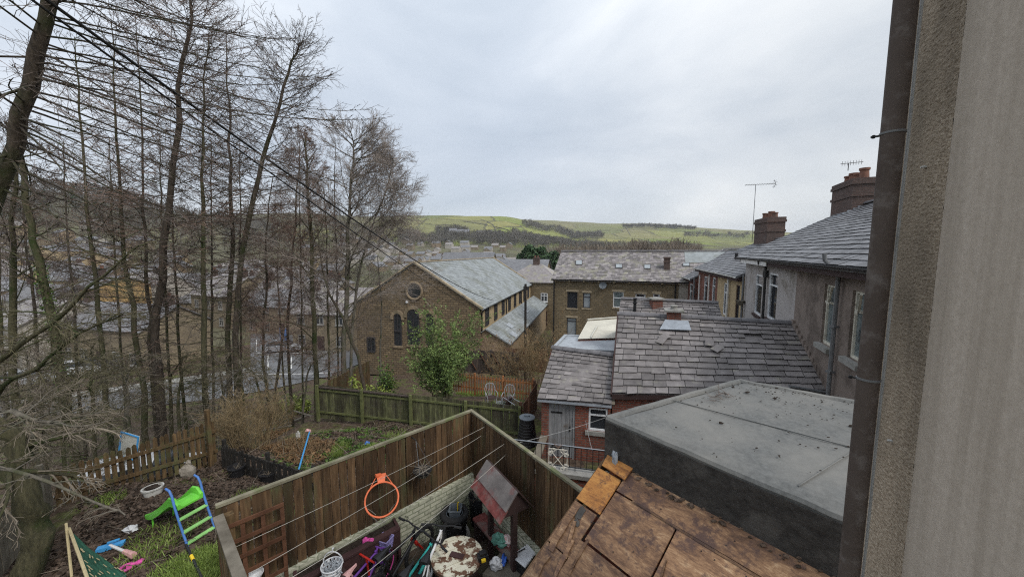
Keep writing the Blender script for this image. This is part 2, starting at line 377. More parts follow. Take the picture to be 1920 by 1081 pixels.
def raw_mesh(name, v, f, mats, parent=None, mi=None, smooth=False):
    """numpy mesh: v (n,3), f (m,k)"""
    me = bpy.data.meshes.new(name); me.vertices.add(len(v)); me.vertices.foreach_set('co', v.astype('f').ravel())
    k = f.shape[1]; me.loops.add(f.size); me.loops.foreach_set('vertex_index', f.astype('i').ravel())
    me.polygons.add(len(f)); me.polygons.foreach_set('loop_start', (np.arange(len(f))*k).astype('i'))
    if smooth: me.polygons.foreach_set('use_smooth', np.ones(len(f), bool))
    for m in ([mats] if isinstance(mats, str) else mats): me.materials.append(MATS[m])
    if mi is not None: me.polygons.foreach_set('material_index', mi.astype('i'))
    me.update(calc_edges=True)
    return finish(bpy.data.objects.new(name, me), parent)
def polytubes(lines, sides):
    """lines: (points list, radius at start, radius at end); vectorised tubes"""
    by = {}
    for p, a, b in lines: by.setdefault(len(p), []).append((p, a, b))
    VS, FS, off = [], [], 0
    for n, L in by.items():
        P = np.array([[tuple(q) for q in l[0]] for l in L], float); k = len(L)
        rad = np.array([l[1] for l in L])[:, None]+(np.array([l[2]-l[1] for l in L]))[:, None]*np.linspace(0, 1, n)[None]
        T = np.empty_like(P); T[:, 1:-1] = P[:, 2:]-P[:, :-2]; T[:, 0] = P[:, 1]-P[:, 0]; T[:, -1] = P[:, -1]-P[:, -2]
        T /= np.linalg.norm(T, axis=2, keepdims=True)+1e-9
        ref = np.where(np.abs(T[:, :1, 2:3]) > .8, np.array([1., 0, 0]), np.array([0, 0, 1.]))
        A = np.cross(T, np.broadcast_to(ref, T.shape)); A /= np.linalg.norm(A, axis=2, keepdims=True)+1e-9
        B = np.cross(T, A)
        an = 2*np.pi*np.arange(sides)/sides
        ring = P[:, :, None]+(A[:, :, None]*np.cos(an)[None, None, :, None]+B[:, :, None]*np.sin(an)[None, None, :, None])*rad[:, :, None, None]
        VS.append(ring.reshape(-1, 3))
        i = np.arange(n-1)[:, None]; j = np.arange(sides)[None]
        q = np.stack([i*sides+j, i*sides+(j+1) % sides, (i+1)*sides+(j+1) % sides, (i+1)*sides+j], -1).reshape(-1, 4)
        FS.append((q[None]+(np.arange(k)*n*sides)[:, None, None]+off).reshape(-1, 4)); off += k*n*sides
    return np.concatenate(VS), np.concatenate(FS)
def leaves(centres, size, aspect=2.0, flat=.3, jitter=.4):
    """small two-sided leaf quads at the given points (n,3)"""
    n = len(centres); a = RNG.normal(size=(n, 3)); a[:, 2] *= flat; a /= np.linalg.norm(a, axis=1, keepdims=True)
    b = RNG.normal(size=(n, 3)); b -= a*(a*b).sum(1, keepdims=True); b /= np.linalg.norm(b, axis=1, keepdims=True)
    s = size*(1+RNG.uniform(-jitter, jitter, n))[:, None]; c = np.asarray(centres, float)
    nn = np.cross(a, b)*s*.18
    v = np.stack([c-a*s*aspect/2, c+b*s/2+nn, c+a*s*aspect/2, c-b*s/2+nn], 1).reshape(-1, 3)
    return v, np.arange(4*n).reshape(-1, 4)

# ---------------------------------------------------------------- terrain heights
QK = [-3.0, -1.25, -.6, -.2, -.03, .1, .17, .3, .8, 3.0]
HK = [
 [(12, -8), (30, -12.5), (60, -12.5), (100, -12), (150, -10), (250, 6), (420, 50), (700, 60), (3200, 60)],
 [(12, -8), (30, -12.5), (60, -12.5), (100, -12), (150, -10), (250, 7), (420, 66), (600, 74), (3200, 60)],
 [(12, -7), (30, -12.4), (60, -12.6), (100, -14), (200, -13), (350, 4), (600, 50), (800, 82), (3200, 60)],
 [(12, -6.6), (30, -11), (60, -12), (100, -15), (250, -15), (450, -6), (650, 30), (820, 68), (960, 94), (1550, 138), (3200, 90)],
 [(12, -6.6), (30, -10.8), (60, -12), (100, -15), (250, -15), (450, -6), (650, 27), (820, 64), (980, 91), (1550, 134), (3200, 90)],
 [(12, -6.4), (30, -10.6), (60, -12), (100, -14), (250, -14), (450, -5), (700, 22), (900, 52), (1100, 74), (1550, 128), (3200, 100)],
 [(12, -6.3), (30, -10.5), (60, -12), (100, -13), (250, -13), (450, -4), (700, 16), (1000, 40), (1550, 124), (3200, 100)],
 [(12, -6.2), (30, -10.4), (60, -11.5), (100, -12.5), (250, -11), (450, -3), (700, 12), (1000, 42), (1500, 114), (3200, 100)],
 [(12, -6), (30, -9), (60, -10), (100, -10), (250, -8), (450, -3), (700, 10), (1000, 36), (1350, 68), (3200, 60)],
 [(12, -6), (30, -9), (60, -9), (100, -9), (250, -6), (450, 0), (700, 14), (1000, 40), (1350, 70), (3200, 70)]]
NEAR = np.array([(-5.3, 5.8, -4.95), (-6.9, 6.5, -4.98), (-7.8, 9.07, -5.5), (-8.85, 6.9, -5.0), (-3.2, 6.5, -5.25), (-1.5, 8.2, -5.6), (-4, 9.5, -5.8), (-6, 10.5, -6.1), (-8.4, 15.5, -7.3), (-4, 14.2, -7.0), (.3, 13, -6.9), (-2.6, 11.5, -6.5),
 (-1, 2, -5.15), (0, 5, -5.15), (-2, 4, -5.15), (1.2, 8.5, -6.15), (2, 10, -6.15), (-.3, 10.2, -6.25), (5, 11, -6.3), (-6, 3, -4.9), (-11, 3, -5.2), (-12, 8, -6.4), (-14, 12, -8.2), (-10.5, 11, -7.9), (-12, 11.3, -8.2), (-11, 9, -7.0), (-12, 16, -9.2), (-9, 18, -8.6), (-3, 18, -7.1), (2, 17, -6.9), (-2, 21.5, -7.4), (1, 22, -7.5), (-14, 22, -10.8), (-18, 16, -10.8), (-22, 12, -10.5), (-6, 25, -9.0), (2, 26, -8.6), (10, 15, -6.5), (10, 24, -9)])
def H(x, y):
    """ground height; numpy arrays or numbers"""
    x = np.asarray(x, float); y = np.asarray(y, float)
    yy = np.maximum(y, 4.0); q = np.clip(x/yy, -2.9, 2.9)
    d = np.maximum(np.where(y > 4, y, np.hypot(x, y)), 4)
    tab = np.stack([np.interp(np.log(d), np.log([k for k, _ in h]), [z for _, z in h]) for h in HK], -1)
    i = np.clip(np.searchsorted(QK, q)-1, 0, len(QK)-2); Q = np.array(QK)
    t = (q-Q[i])/(Q[i+1]-Q[i]); t = t*t*(3-2*t)
    far = np.take_along_axis(tab, i[..., None], -1)[..., 0]*(1-t)+np.take_along_axis(tab, (i+1)[..., None], -1)[..., 0]*t
    w = np.clip((d-150)/300, 0, 1)
    far = far+w*(np.sin(x*.013+y*.004)*np.cos(y*.009-x*.003)*2.2+np.sin(x*.031+1)*np.sin(y*.023)*1.2)
    dd = ((x[..., None]-NEAR[:, 0])**2+(y[..., None]-NEAR[:, 1])**2+.08)**-1.9
    near = (dd*NEAR[:, 2]).sum(-1)/dd.sum(-1)
    k = np.clip((np.hypot(x, y)-15)/12, 0, 1); k = k*k*(3-2*k)
    return near*(1-k)+far*k
def gz(x, y): return float(H(x, y))
def onground(px, py, y0=3, y1=2500):
    """where the pixel's ray meets the terrain"""
    r = ray(px, py); Y = y0
    while Y < y1:
        p = r*(Y/r.y)
        if p.z <= gz(p.x, p.y): return p
        Y *= 1.02
    return p
# ---------------------------------------------------------------- building parts
def slates(mb, a, b, c, d, row, wid, th=.012, tilt=.014, jit=.006, miss=.0, seed=1, widths=.25, ragged=0, gap=.012):
    """slates laid on the slope a-b (eave) c-d (ridge, c above b); each one a thin slab lapping the row below"""
    rr = random.Random(seed); a, b, c, d = map(V, (a, b, c, d))
    n = (b-a).cross(d-a).normalized()
    if n.z < 0: n = -n
    L = ((d-a).length+(c-b).length)/2; rows = max(2, int(round(L/row)))
    for i in range(rows):
        v0 = i/rows; v1 = min(1.0, (i+1.35)/rows)
        W = (b-a).lerp(c-d, v0).length; u = -rr.uniform(0, wid)/W
        while u < 1:
            w = wid*rr.uniform(1-widths, 1+widths)/W
            u0 = max(0, u); u1 = min(1, u+w-gap/W*rr.uniform(.5, 1.4)); u += w
            if u1-u0 < .02/W or rr.random() < miss: continue
            j0, j1 = rr.uniform(-jit, jit), rr.uniform(-jit, jit); dv = (rr.uniform(-1, 1)*.04+(rr.random() < .02)*rr.uniform(-.3, 0))/rows-ragged*rr.random()/rows
            def P(uu, vv, h): return a.lerp(b, uu).lerp(d.lerp(c, uu), max(0-.2/rows, vv))+n*h
            lo = tilt+th; h0 = lo+j0*.7; h1 = lo+j1*.7
            t = [P(u0, v0+dv, h0), P(u1, v0+dv*.6, h1), P(u1, v1, th*.4), P(u0, v1, th*.4)]
            bt = [P(u0, v0+dv, h0-th), P(u1, v0+dv*.6, h1-th)]
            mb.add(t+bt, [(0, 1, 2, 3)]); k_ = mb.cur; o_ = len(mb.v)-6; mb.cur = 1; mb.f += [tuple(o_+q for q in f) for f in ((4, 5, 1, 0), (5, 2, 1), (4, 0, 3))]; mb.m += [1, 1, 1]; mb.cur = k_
    return mb
def ridge_tiles(mb, p, q, r=.12, ln=.45, seed=1):
    rr = random.Random(seed); p = V(p); q = V(q); n = max(1, int((q-p).length/ln)); d = (q-p)/n
    s = d.normalized().cross(UP).normalized(); u = s.cross(d.normalized())
    for i in range(n):
        e = rr.uniform(-.008, .008); a = p+d*i+UP*e; b = p+d*(i+.985)+UP*(e+rr.uniform(-.004, .004))
        pr = [(math.cos(t)*r, math.sin(t)*r*.85) for t in [math.pi*k/8 for k in range(9)]]
        A = [a+s*x+u*z for x, z in pr]; B = [b+s*x*1.04+u*z*1.04 for x, z in pr]
        mb.add(A+B, [(k, k+1, 10+k, 9+k) for k in range(8)]+[tuple(range(9)), tuple(range(17, 8, -1))])
    return mb
def wall_grid(mb, o, u, wid, z0, z1, holes, depth=.15):
    """wall face with real openings; o: left end seen from outside, u: unit direction along it, holes: (u0,u1,z0,z1)"""
    o = V(o); u = V(u); nin = V((-u.y, u.x, 0))     # inwards: away from the viewer
    us = sorted({0, wid, *[x for h in holes for x in h[:2]]}); zs = sorted({z0, z1, *[x for h in holes for x in h[2:4]]})
    def P(a, z, dep=0): return V((o.x, o.y, 0))+u*a+UP*z+nin*dep
    for i in range(len(us)-1):
        for j in range(len(zs)-1):
            cu = (us[i]+us[i+1])/2; cz = (zs[j]+zs[j+1])/2
            if any(h[0] < cu < h[1] and h[2] < cz < h[3] for h in holes): continue
            mb.poly(P(us[i], zs[j]), P(us[i+1], zs[j]), P(us[i+1], zs[j+1]), P(us[i], zs[j+1]))
    for a, b, c, d in [h[:4] for h in holes]:
        q = [(a, c), (b, c), (b, d), (a, d)]
        for k in range(4):
            (x0, y0), (x1, y1) = q[k], q[(k+1) % 4]
            mb.poly(P(x0, y0), P(x0, y0, depth), P(x1, y1, depth), P(x1, y1))
    return mb
def window(parent, o, u, h, frame='upvc', glass='glass', depth=.09, fw=.055, bars=(), sill='sandstone', lintel=None, sash=True, label=None, world=True, sd=.1):
    """a window in the opening h=(u0,u1,z0,z1): pane, frame, sill and lintel as parts; bars: ('h'|'v', fraction)"""
    o = V((o[0], o[1], 0)); u = V(u); nin = V((-u.y, u.x, 0)); a, b, c, d = h[:4]
    def P(x, z, dep=0): return o+u*x+UP*z+nin*dep
    f = MB()
    def bb(x0, x1, z0, z1, d0, d1): f.hexa([P(x0, z0, d0), P(x1, z0, d0), P(x1, z0, d1), P(x0, z0, d1)], [P(x0, z1, d0), P(x1, z1, d0), P(x1, z1, d1), P(x0, z1, d1)])
    e = .003; d0, d1 = depth-.045, depth+.02
    bb(a+e, a+fw, c+e, d-e, d0, d1); bb(b-fw, b-e, c+e, d-e, d0, d1); bb(a+fw, b-fw, c+e, c+fw, d0, d1); bb(a+fw, b-fw, d-fw, d-e, d0, d1)
    for k, t in bars:
        if k == 'h': z = c+(d-c)*t; bb(a+fw, b-fw, z-fw*.42, z+fw*.42, d0+.006, d1)
        else: x = a+(b-a)*t; bb(x-fw*.42, x+fw*.42, c+fw, d-fw, d0+.009, d1)
    w = build('window', f, frame, parent, world)
    if label: w['label'] = label
    g = MB(); g.poly(P(a+e, c+e, depth), P(b-e, c+e, depth), P(b-e, d-e, depth), P(a+e, d-e, depth))
    build('pane', g, glass, w, world)
    if sill:
        s = MB(); s.hexa([P(a-.09, c-.13, -sd*.5), P(b+.09, c-.13, -sd*.5), P(b+.09, c-.13, .02), P(a-.09, c-.13, .02)], [P(a-.09, c-.012, -sd*.5), P(b+.09, c-.012, -sd*.5), P(b+.09, c-.002, .02), P(a-.09, c-.002, .02)])
        build('sill', s, sill, w, world)
    if lintel:
        s = MB(); s.hexa([P(a-.12, d+.003, -.015), P(b+.12, d+.003, -.015), P(b+.12, d+.003, .02), P(a-.12, d+.003, .02)], [P(a-.12, d+.2, -.015), P(b+.12, d+.2, -.015), P(b+.12, d+.2, .02), P(a-.12, d+.2, .02)])
        build('lintel', s, lintel, w, world)
    return w
def gutter(mb, p, q, r=.055):
    p = V(p); q = V(q); d = (q-p).normalized(); s = d.cross(UP).normalized(); n = 7
    pr = [(math.cos(math.pi+math.pi*k/(n-1))*r, math.sin(math.pi+math.pi*k/(n-1))*r) for k in range(n)]
    pi_ = [(x*.86, z*.86) for x, z in pr]
    A = [p+s*x+UP*z for x, z in pr]+[p+s*x+UP*z for x, z in pi_[::-1]]
    B = [q+s*x+UP*z for x, z in pr]+[q+s*x+UP*z for x, z in pi_[::-1]]
    return mb.hexa(A, B)
def chimney(parent, c, sx, sy, h, rz, pots, mt='dark_brick', name='chimney', pot_h=.35, pot_r=.11, world=True):
    m = MB(); m.box(c, sx, sy, h*.62, rz); m.box(V(c)+UP*(h*.62+.002), sx+.09, sy+.09, h*.06, rz); m.box(V(c)+UP*(h*.68+.004), sx, sy, h*.19, rz)
    m.box(V(c)+UP*(h*.87+.006), sx+.12, sy+.12, h*.06, rz); m.box(V(c)+UP*(h*.93+.008), sx+.06, sy+.06, h*.07, rz)
    o = build(name, m, mt, parent, world)
    for i in range(pots):
        t = (i+.5)/pots-.5; p = V(c)+V((math.cos(rz), math.sin(rz), 0))*t*sx*.9+UP*(h+.008)
        ph = pot_h*rnd(.6, 1.15)
        k = MB(); k.lathe(p, [(pot_r, 0), (pot_r*.85, ph*.75), (pot_r*1.05, ph*.8), (pot_r*1.05, ph), (pot_r*.75, ph), (pot_r*.7, ph*.6)], 12)
        build('chimney_pot', k, 'terracotta', o, world, smooth=True)
    return o
def fence(label, P, Q, hp, hq, board=.14, gap=.006, mt='fence_brown', rails=(.15, .85), rail_mat=None, posts=(), post_mat=None, post=.09, post_up=.05, cap=None, cap_w=.1, pick=False, jit=.02, side=1, group=None, name='wooden_fence', th=.018, wave=0, zig=None, seed=3, cat='fence'):
    """boards from base line P-Q up to heights hp..hq; posts: fractions along it"""
    rr = random.Random(seed); P = V(P); Q = V(Q); d = Q-P; L = math.hypot(d.x, d.y); u = V((d.x/L, d.y/L, 0)); nrm = V((u.y, -u.x, 0))*side
    t = thing(name, label, cat, P, group); m = MB(); n = max(1, int(L/(board+gap)))
    for i in range(n):
        f0 = (i+.5)/n; h = hp+(hq-hp)*f0+rr.uniform(-jit, jit); c = P.lerp(Q, f0)+nrm*rr.uniform(-.004, .004); w = board*rr.uniform(.96, 1.02)
        b0 = c-u*(w/2); b1 = c+u*(w/2); k = nrm*th; lean = u*rr.uniform(-jit, jit)*.6
        if pick: pr = [b0, b1, b1+UP*(h-w*.5)+lean, c+UP*h+lean, b0+UP*(h-w*.5)+lean]
        else: pr = [b0, b1, b1+UP*h+lean, b0+UP*h+lean]
        m.prism(pr, k)
    build('boards', m, mt, t)
    for fr in rails:
        r = MB(); a = P+UP*(hp*fr)-nrm*.022; b = Q+UP*(hq*fr)-nrm*.022; r.bar(a, b, .04, .075); build('rail', r, rail_mat or mt, t)
    for f0 in posts:
        r = MB(); c = P.lerp(Q, f0)-nrm*(.03+post/2+.018); r.box(c-UP*.1, post, post, hp+(hq-hp)*f0+post_up+.1, math.atan2(u.y, u.x)); build('post', r, post_mat or rail_mat or mt, t)
    if cap:
        r = MB(); k = max(1, int(L/1.3))
        for i in range(k):
            a = P.lerp(Q, i/k)+UP*(hp+(hq-hp)*i/k+.022); b = P.lerp(Q, (i+.995)/k)+UP*(hp+(hq-hp)*(i+1)/k+.022+rr.uniform(-.006, .006)); r.bar(a, b, cap_w, .035)
        build('capping', r, cap, t)
    return t
# ---------------------------------------------------------------- bare trees
def bez(p, d, L, n, sag=0, up=0, wob=.05, rr=random):
    """a wandering branch line: start p, direction d, length L; sag/up bend it"""
    p = np.array(p, float); d = np.array(d, float); d /= np.linalg.norm(d)+1e-9; out = [p.copy()]
    for i in range(n):
        d = d+np.array([rr.gauss(0, wob), rr.gauss(0, wob), rr.gauss(0, wob)+(up*(i/n)-sag*(1-i/n))]); d /= np.linalg.norm(d)
        p = p+d*(L/n); out.append(p.copy())
    return out
def along(line, t):
    k = t*(len(line)-1); i = min(int(k), len(line)-2); return line[i]*(1-(k-i))+line[i+1]*(k-i), line[i+1]-line[i]
def spread(d, ang, rr):
    d = d/(np.linalg.norm(d)+1e-9); a = np.cross(d, [rr.gauss(0, 1), rr.gauss(0, 1), rr.gauss(0, 1)]); a /= np.linalg.norm(a)+1e-9
    return d*math.cos(ang)+a*math.sin(ang)
def smooth_path(P, n):
    """Catmull-Rom through the control points"""
    P = [np.array(p, float) for p in P]; P = [2*P[0]-P[1]]+P+[2*P[-1]-P[-2]]; out = []; k = len(P)-3
    for i in range(n+1):
        t = i/n*k; j = min(int(t), k-1); t -= j; a, b, c, d = P[j:j+4]
        out.append(.5*((2*b)+(c-a)*t+(2*a-5*b+4*c-d)*t*t+(3*b-a-3*c+d)*t**3))
    return out
def make_tree(name, label, path, r0, r1, kindof, seed, bark='bark_dark', twig='twig_dark', h0=.25, h1=1, nb=50, blen=2.2, dens=1.0, side=None, inc0=-.12, curl=.2, ivy=0, group=None, cat='bare tree', cones=0, tw=.0042, lop=None):
    rr = random.Random(seed); tr = smooth_path(path, 16)
    for i in range(1, 16): tr[i] = tr[i]+np.array([rr.gauss(0, r0*.3), rr.gauss(0, r0*.3), 0])
    base = tr[0]; t = thing(name, label, cat, V(base), group)
    v, f = polytubes([(tr, r0, r1)], 9)
    k = np.arange(len(v)); v = v+(np.sin(k*12.9898)*43758.5 % 1-.5)[:, None]*r0*.2*(1-np.repeat(np.linspace(0, .85, 17), 9))[:, None]
    raw_mesh('trunk', v, f, bark, t, smooth=True)
    limbs, tws, ctr = [], [], []
    if kindof == 'larch':
        for i in range(nb):
            q = h0+(h1-h0)*(i+rr.random())/nb; p, td = along(tr, q); s = (q-h0)/max(.01, 1-h0)
            a = rr.uniform(0, 2*math.pi) if side is None or rr.random() > .6 else side+rr.gauss(0, .7)
            L = blen*(.45+.75*min(1, 3*s))*(1-s*.74)*rr.uniform(.5, 1.2)
            if s < .25: L *= rr.uniform(.35, 1)
            inc = inc0+.95*s+rr.gauss(0, .13); d = (math.cos(a), math.sin(a), inc)
            ln = bez(p, d, L, 8, .05, curl, .06, rr); limbs.append((ln, .009+.012*(1-s), .004))
            nt = int(L*9*dens*(1 if s > .3 else .3))
            for j in range(nt):
                u = .12+.88*(j+rr.random())/nt; pp, dd = along(ln, u); sd = rr.choice((-1, 1)); h = np.array([-dd[1], dd[0], 0])*sd; h /= np.linalg.norm(h)+1e-9
                d2 = dd/(np.linalg.norm(dd)+1e-9)*.9+h*.7+np.array([0, 0, rr.gauss(.0, .35)])
                l2 = (.24+.36*(1-u))*rr.uniform(.5, 1.5)*min(1.4, L/1.6); tl = bez(pp, d2, l2, 4, .07, .1, .1, rr); tws.append((tl, tw*1.1, tw*.6))
                for _ in range(3 if rr.random() < .5*dens else 2):
                    p3, d3 = along(tl, rr.uniform(.2, .95)); tws.append((bez(p3, spread(d3, rr.uniform(.4, .9), rr), l2*rr.uniform(.25, .6), 2, .05, .05, .12, rr), tw*.85, tw*.5))
                if cones and rr.random() < cones: ctr.append(pp+np.array([0, 0, .015])); ctr.append(tl[3])
    else:
        def grow(ln, r, L, lev):
            n = {0: nb, 1: int(6*dens+2), 2: int(6*dens+2), 3: 4}[lev]
            for i in range(n):
                u = (h0 if lev == 0 else .22)+(1-(h0 if lev == 0 else .22))*(i+rr.random())/n*(h1 if lev == 0 else 1); p, dd = along(ln, min(.999, u))
                s = (u-h0)/(1-h0) if lev == 0 else u
                if lev == 0:
                    a = rr.uniform(0, 2*math.pi) if side is None or rr.random() > .55 else side+rr.gauss(0, .8)
                    up = {'birch': .75, 'alder': .55, 'scrub': .35}[kindof]+rr.gauss(0, .2); d = np.array([math.cos(a), math.sin(a), up]); l2 = blen*(1-.7*s)*rr.uniform(.55, 1.15)
                else: d = spread(dd, rr.uniform(.4, .85), rr)+np.array([0, 0, .12 if kindof != 'scrub' else 0]); l2 = L*rr.uniform(.38, .68)*(1.1-.4*u)
                n2 = {0: 7, 1: 5, 2: 4, 3: 2}[lev]; l = bez(p, d, l2, n2, .03 if kindof != 'scrub' else .1, .07 if lev == 0 else -.02, .1, rr)
                rl = (r*.42 if lev == 0 else r*.5)*rr.uniform(.7, 1.1); rl = max(rl, tw*.8)
                (limbs if lev == 0 else tws).append((l, rl, max(tw*.55, rl*.3)))
                if lev < 3 and not (lev == 2 and rr.random() > .75*dens): grow(l, rl, l2, lev+1)
                if lev >= 2 and cones and rr.random() < cones: ctr.append(l[-1])
        grow(tr, max(r0*.5, .03), blen, 0)
    if limbs:
        v, f = polytubes(limbs, 5); v2, f2 = polytubes(tws, 3) if tws else (np.zeros((0, 3)), np.zeros((0, 4), int))
        VV = [v, v2]; FF = [f, f2+len(v)]; mi = [np.zeros(len(f)), np.ones(len(f2))]
        if ctr:
            ctr = np.array(ctr); c = np.repeat(ctr, 6, 0)+np.tile(np.array([(1, 0, 0), (0, 1, 0), (-1, 0, 0), (0, -1, 0), (0, 0, 1.3), (0, 0, -1.3)])*.012, (len(ctr), 1))
            q = np.array([(0, 1, 4, 4), (1, 2, 4, 4), (2, 3, 4, 4), (3, 0, 4, 4), (1, 0, 5, 5), (2, 1, 5, 5), (3, 2, 5, 5), (0, 3, 5, 5)])
            # octahedra as slim quads
            q = np.array([(4, 0, 5, 1), (4, 1, 5, 2), (4, 2, 5, 3), (4, 3, 5, 0)])
            FF.append((q[None]+(np.arange(len(ctr))*6)[:, None, None]).reshape(-1, 4)+len(v)+len(v2)); VV.append(c); mi.append(np.ones(len(ctr)*4))
        raw_mesh('crown', np.concatenate(VV), np.concatenate(FF), [bark if bark != 'bark_pale' else 'bark_pale', twig], t, np.concatenate(mi))
    if ivy:
        n = int(ivy*900); q = RNG.uniform(0, .55, n); pts = []
        for x in q:
            p, _ = along(tr, x); a = rr.uniform(0, 6.28); rad = r0*(1.05+rr.random()*.5)*(1-x*.4); pts.append(p+np.array([math.cos(a)*rad, math.sin(a)*rad, rr.gauss(0, .1)]))
        v, f = leaves(np.array(pts), .05, 1.2); raw_mesh('ivy', v, f, 'leaf_ivy', t)
    return t
def stems_bush(name, label, c, n, h, spreadr, twig, seed, leaf=None, nleaf=0, lsize=.05, r=.006, cat='shrub', lean=.35, lev=3, lz=(.3, 1.0), rad=None, grp=None, droop=0.02):
    """many-stemmed shrub from the ground; leaves scattered on its twigs"""
    rr = random.Random(seed); t = thing(name, label, cat, V(c), grp); L = []; pts = []
    for i in range(n):
        a = rr.uniform(0, 6.28); b = spreadr*math.sqrt(rr.random())*.35; p = np.array([c[0]+math.cos(a)*b, c[1]+math.sin(a)*b, c[2]-.05]); out = lean*rr.uniform(.2, 1.3)
        hh = h*rr.uniform(.55, 1.1); ln = bez(p, (math.cos(a)*out, math.sin(a)*out, 1), hh, 7, droop, -.02, .09, rr); L.append((ln, r*rr.uniform(.8, 1.5), r*.4))
        for j in range(7 if lev > 1 else 2):
            u = rr.uniform(.25, 1); q, d = along(ln, min(.99, u)); l2 = bez(q, spread(d, rr.uniform(.3, .8), rr), hh*rr.uniform(.15, .42), 4, .02, 0, .12, rr); L.append((l2, r*.55, r*.3)); pts += l2[1:]
            if lev > 2:
                for k in range(4): q, d = along(l2, rr.uniform(.2, .95)); l3 = bez(q, spread(d, rr.uniform(.3, .9), rr), hh*rr.uniform(.06, .16), 2, .02, 0, .12, rr); L.append((l3, r*.38, r*.25)); pts += l3[1:]
    v, f = polytubes(L, 4); raw_mesh('stems', v, f, twig, t)
    if leaf:
        P = np.array(pts); P = P[P[:, 2] > c[2]+h*lz[0]*.6]; P = P[RNG.integers(0, len(P), nleaf)]+RNG.normal(scale=lsize*1.1, size=(nleaf, 3))
        v, f = leaves(P, lsize, 2.2, .8); raw_mesh('foliage', v, f, leaf, t)
    return t
# ================================================================ camera, sky, light
cam = bpy.data.cameras.new('camera'); co = bpy.data.objects.new('camera', cam); C.objects.link(co)
cam.sensor_width = 36; cam.lens = F/1920*36; cam.clip_start = .05; cam.clip_end = 6000
co.rotation_euler = (math.pi/2-math.atan(TP), 0, 0); bpy.context.scene.camera = co
sc = bpy.context.scene; sc.cycles.use_denoising = False; sc.cycles.adaptive_threshold = .004; sc.cycles.filter_width = 1.15
sc.view_settings.view_transform = 'Standard'; sc.view_settings.look = 'None'; sc.view_settings.exposure = 0.5
w = bpy.data.worlds.new('World'); sc.world = w; w.use_nodes = True; nt = w.node_tree
bg = nt.nodes['Background']
sk = nt.nodes.new('ShaderNodeTexSky'); sk.sky_type = 'NISHITA'; sk.sun_disc = False; sk.sun_elevation = R(48); sk.sun_rotation = R(135); sk.air_density = 1.2; sk.dust_density = 3
tc = nt.nodes.new('ShaderNodeTexCoord'); mp = nt.nodes.new('ShaderNodeMapping'); mp.inputs['Scale'].default_value = (1, 1, 2.6); mp.inputs['Location'].default_value = (3.1, .4, .9)
nt.links.new(tc.outputs['Generated'], mp.inputs[0])
n1 = N(nt, 'ShaderNodeTexNoise', Scale=1.5, Detail=7.0, Roughness=.52, Distortion=.35); nt.links.new(mp.outputs[0], n1.inputs['Vector'])
cl = ramp(nt, n1.outputs['Fac'], [(.3, (4.55, 5.1, 5.85)), (.45, (5.5, 6.0, 6.7)), (.58, (6.8, 7.2, 7.75)), (.7, (7.9, 8.15, 8.5))])
# cloud sheet: duller near the horizon on the right hand side of the valley, warmer towards the sun
sep = nt.nodes.new('ShaderNodeSeparateXYZ'); nt.links.new(tc.outputs['Generated'], sep.inputs[0])
k = ramp(nt, sep.outputs['X'], [(0, (0, 0, 0)), (.75, (1, 1, 1))])
cl2 = mixc(nt, k, cl, mixc(nt, 1, cl, (.98, .945, .885), 'MULTIPLY'))
k2 = ramp(nt, sep.outputs['Z'], [(.02, (1.05, 1.05, 1.05)), (.10, (1.0, 1.0, 1.0)), (.2, (.88, .89, .91)), (.55, (1.12, 1.12, 1.11))])
cl3 = mixc(nt, 1, cl2, k2, 'MULTIPLY')
sky = mixc(nt, .86, sk.outputs[0], cl3)
nt.links.new(sky, bg.inputs[0]); bg.inputs[1].default_value = .0985
sun = bpy.data.lights.new('sun', 'SUN'); sun.energy = 1.5; sun.angle = R(20); sun.color = (1, .95, .88)
so = bpy.data.objects.new('sun', sun); C.objects.link(so)
sd = V((math.sin(R(135))*math.cos(R(48)), math.cos(R(135))*math.cos(R(48)), math.sin(R(48))))
so.rotation_euler = (-sd).to_track_quat('-Z', 'Y').to_euler()

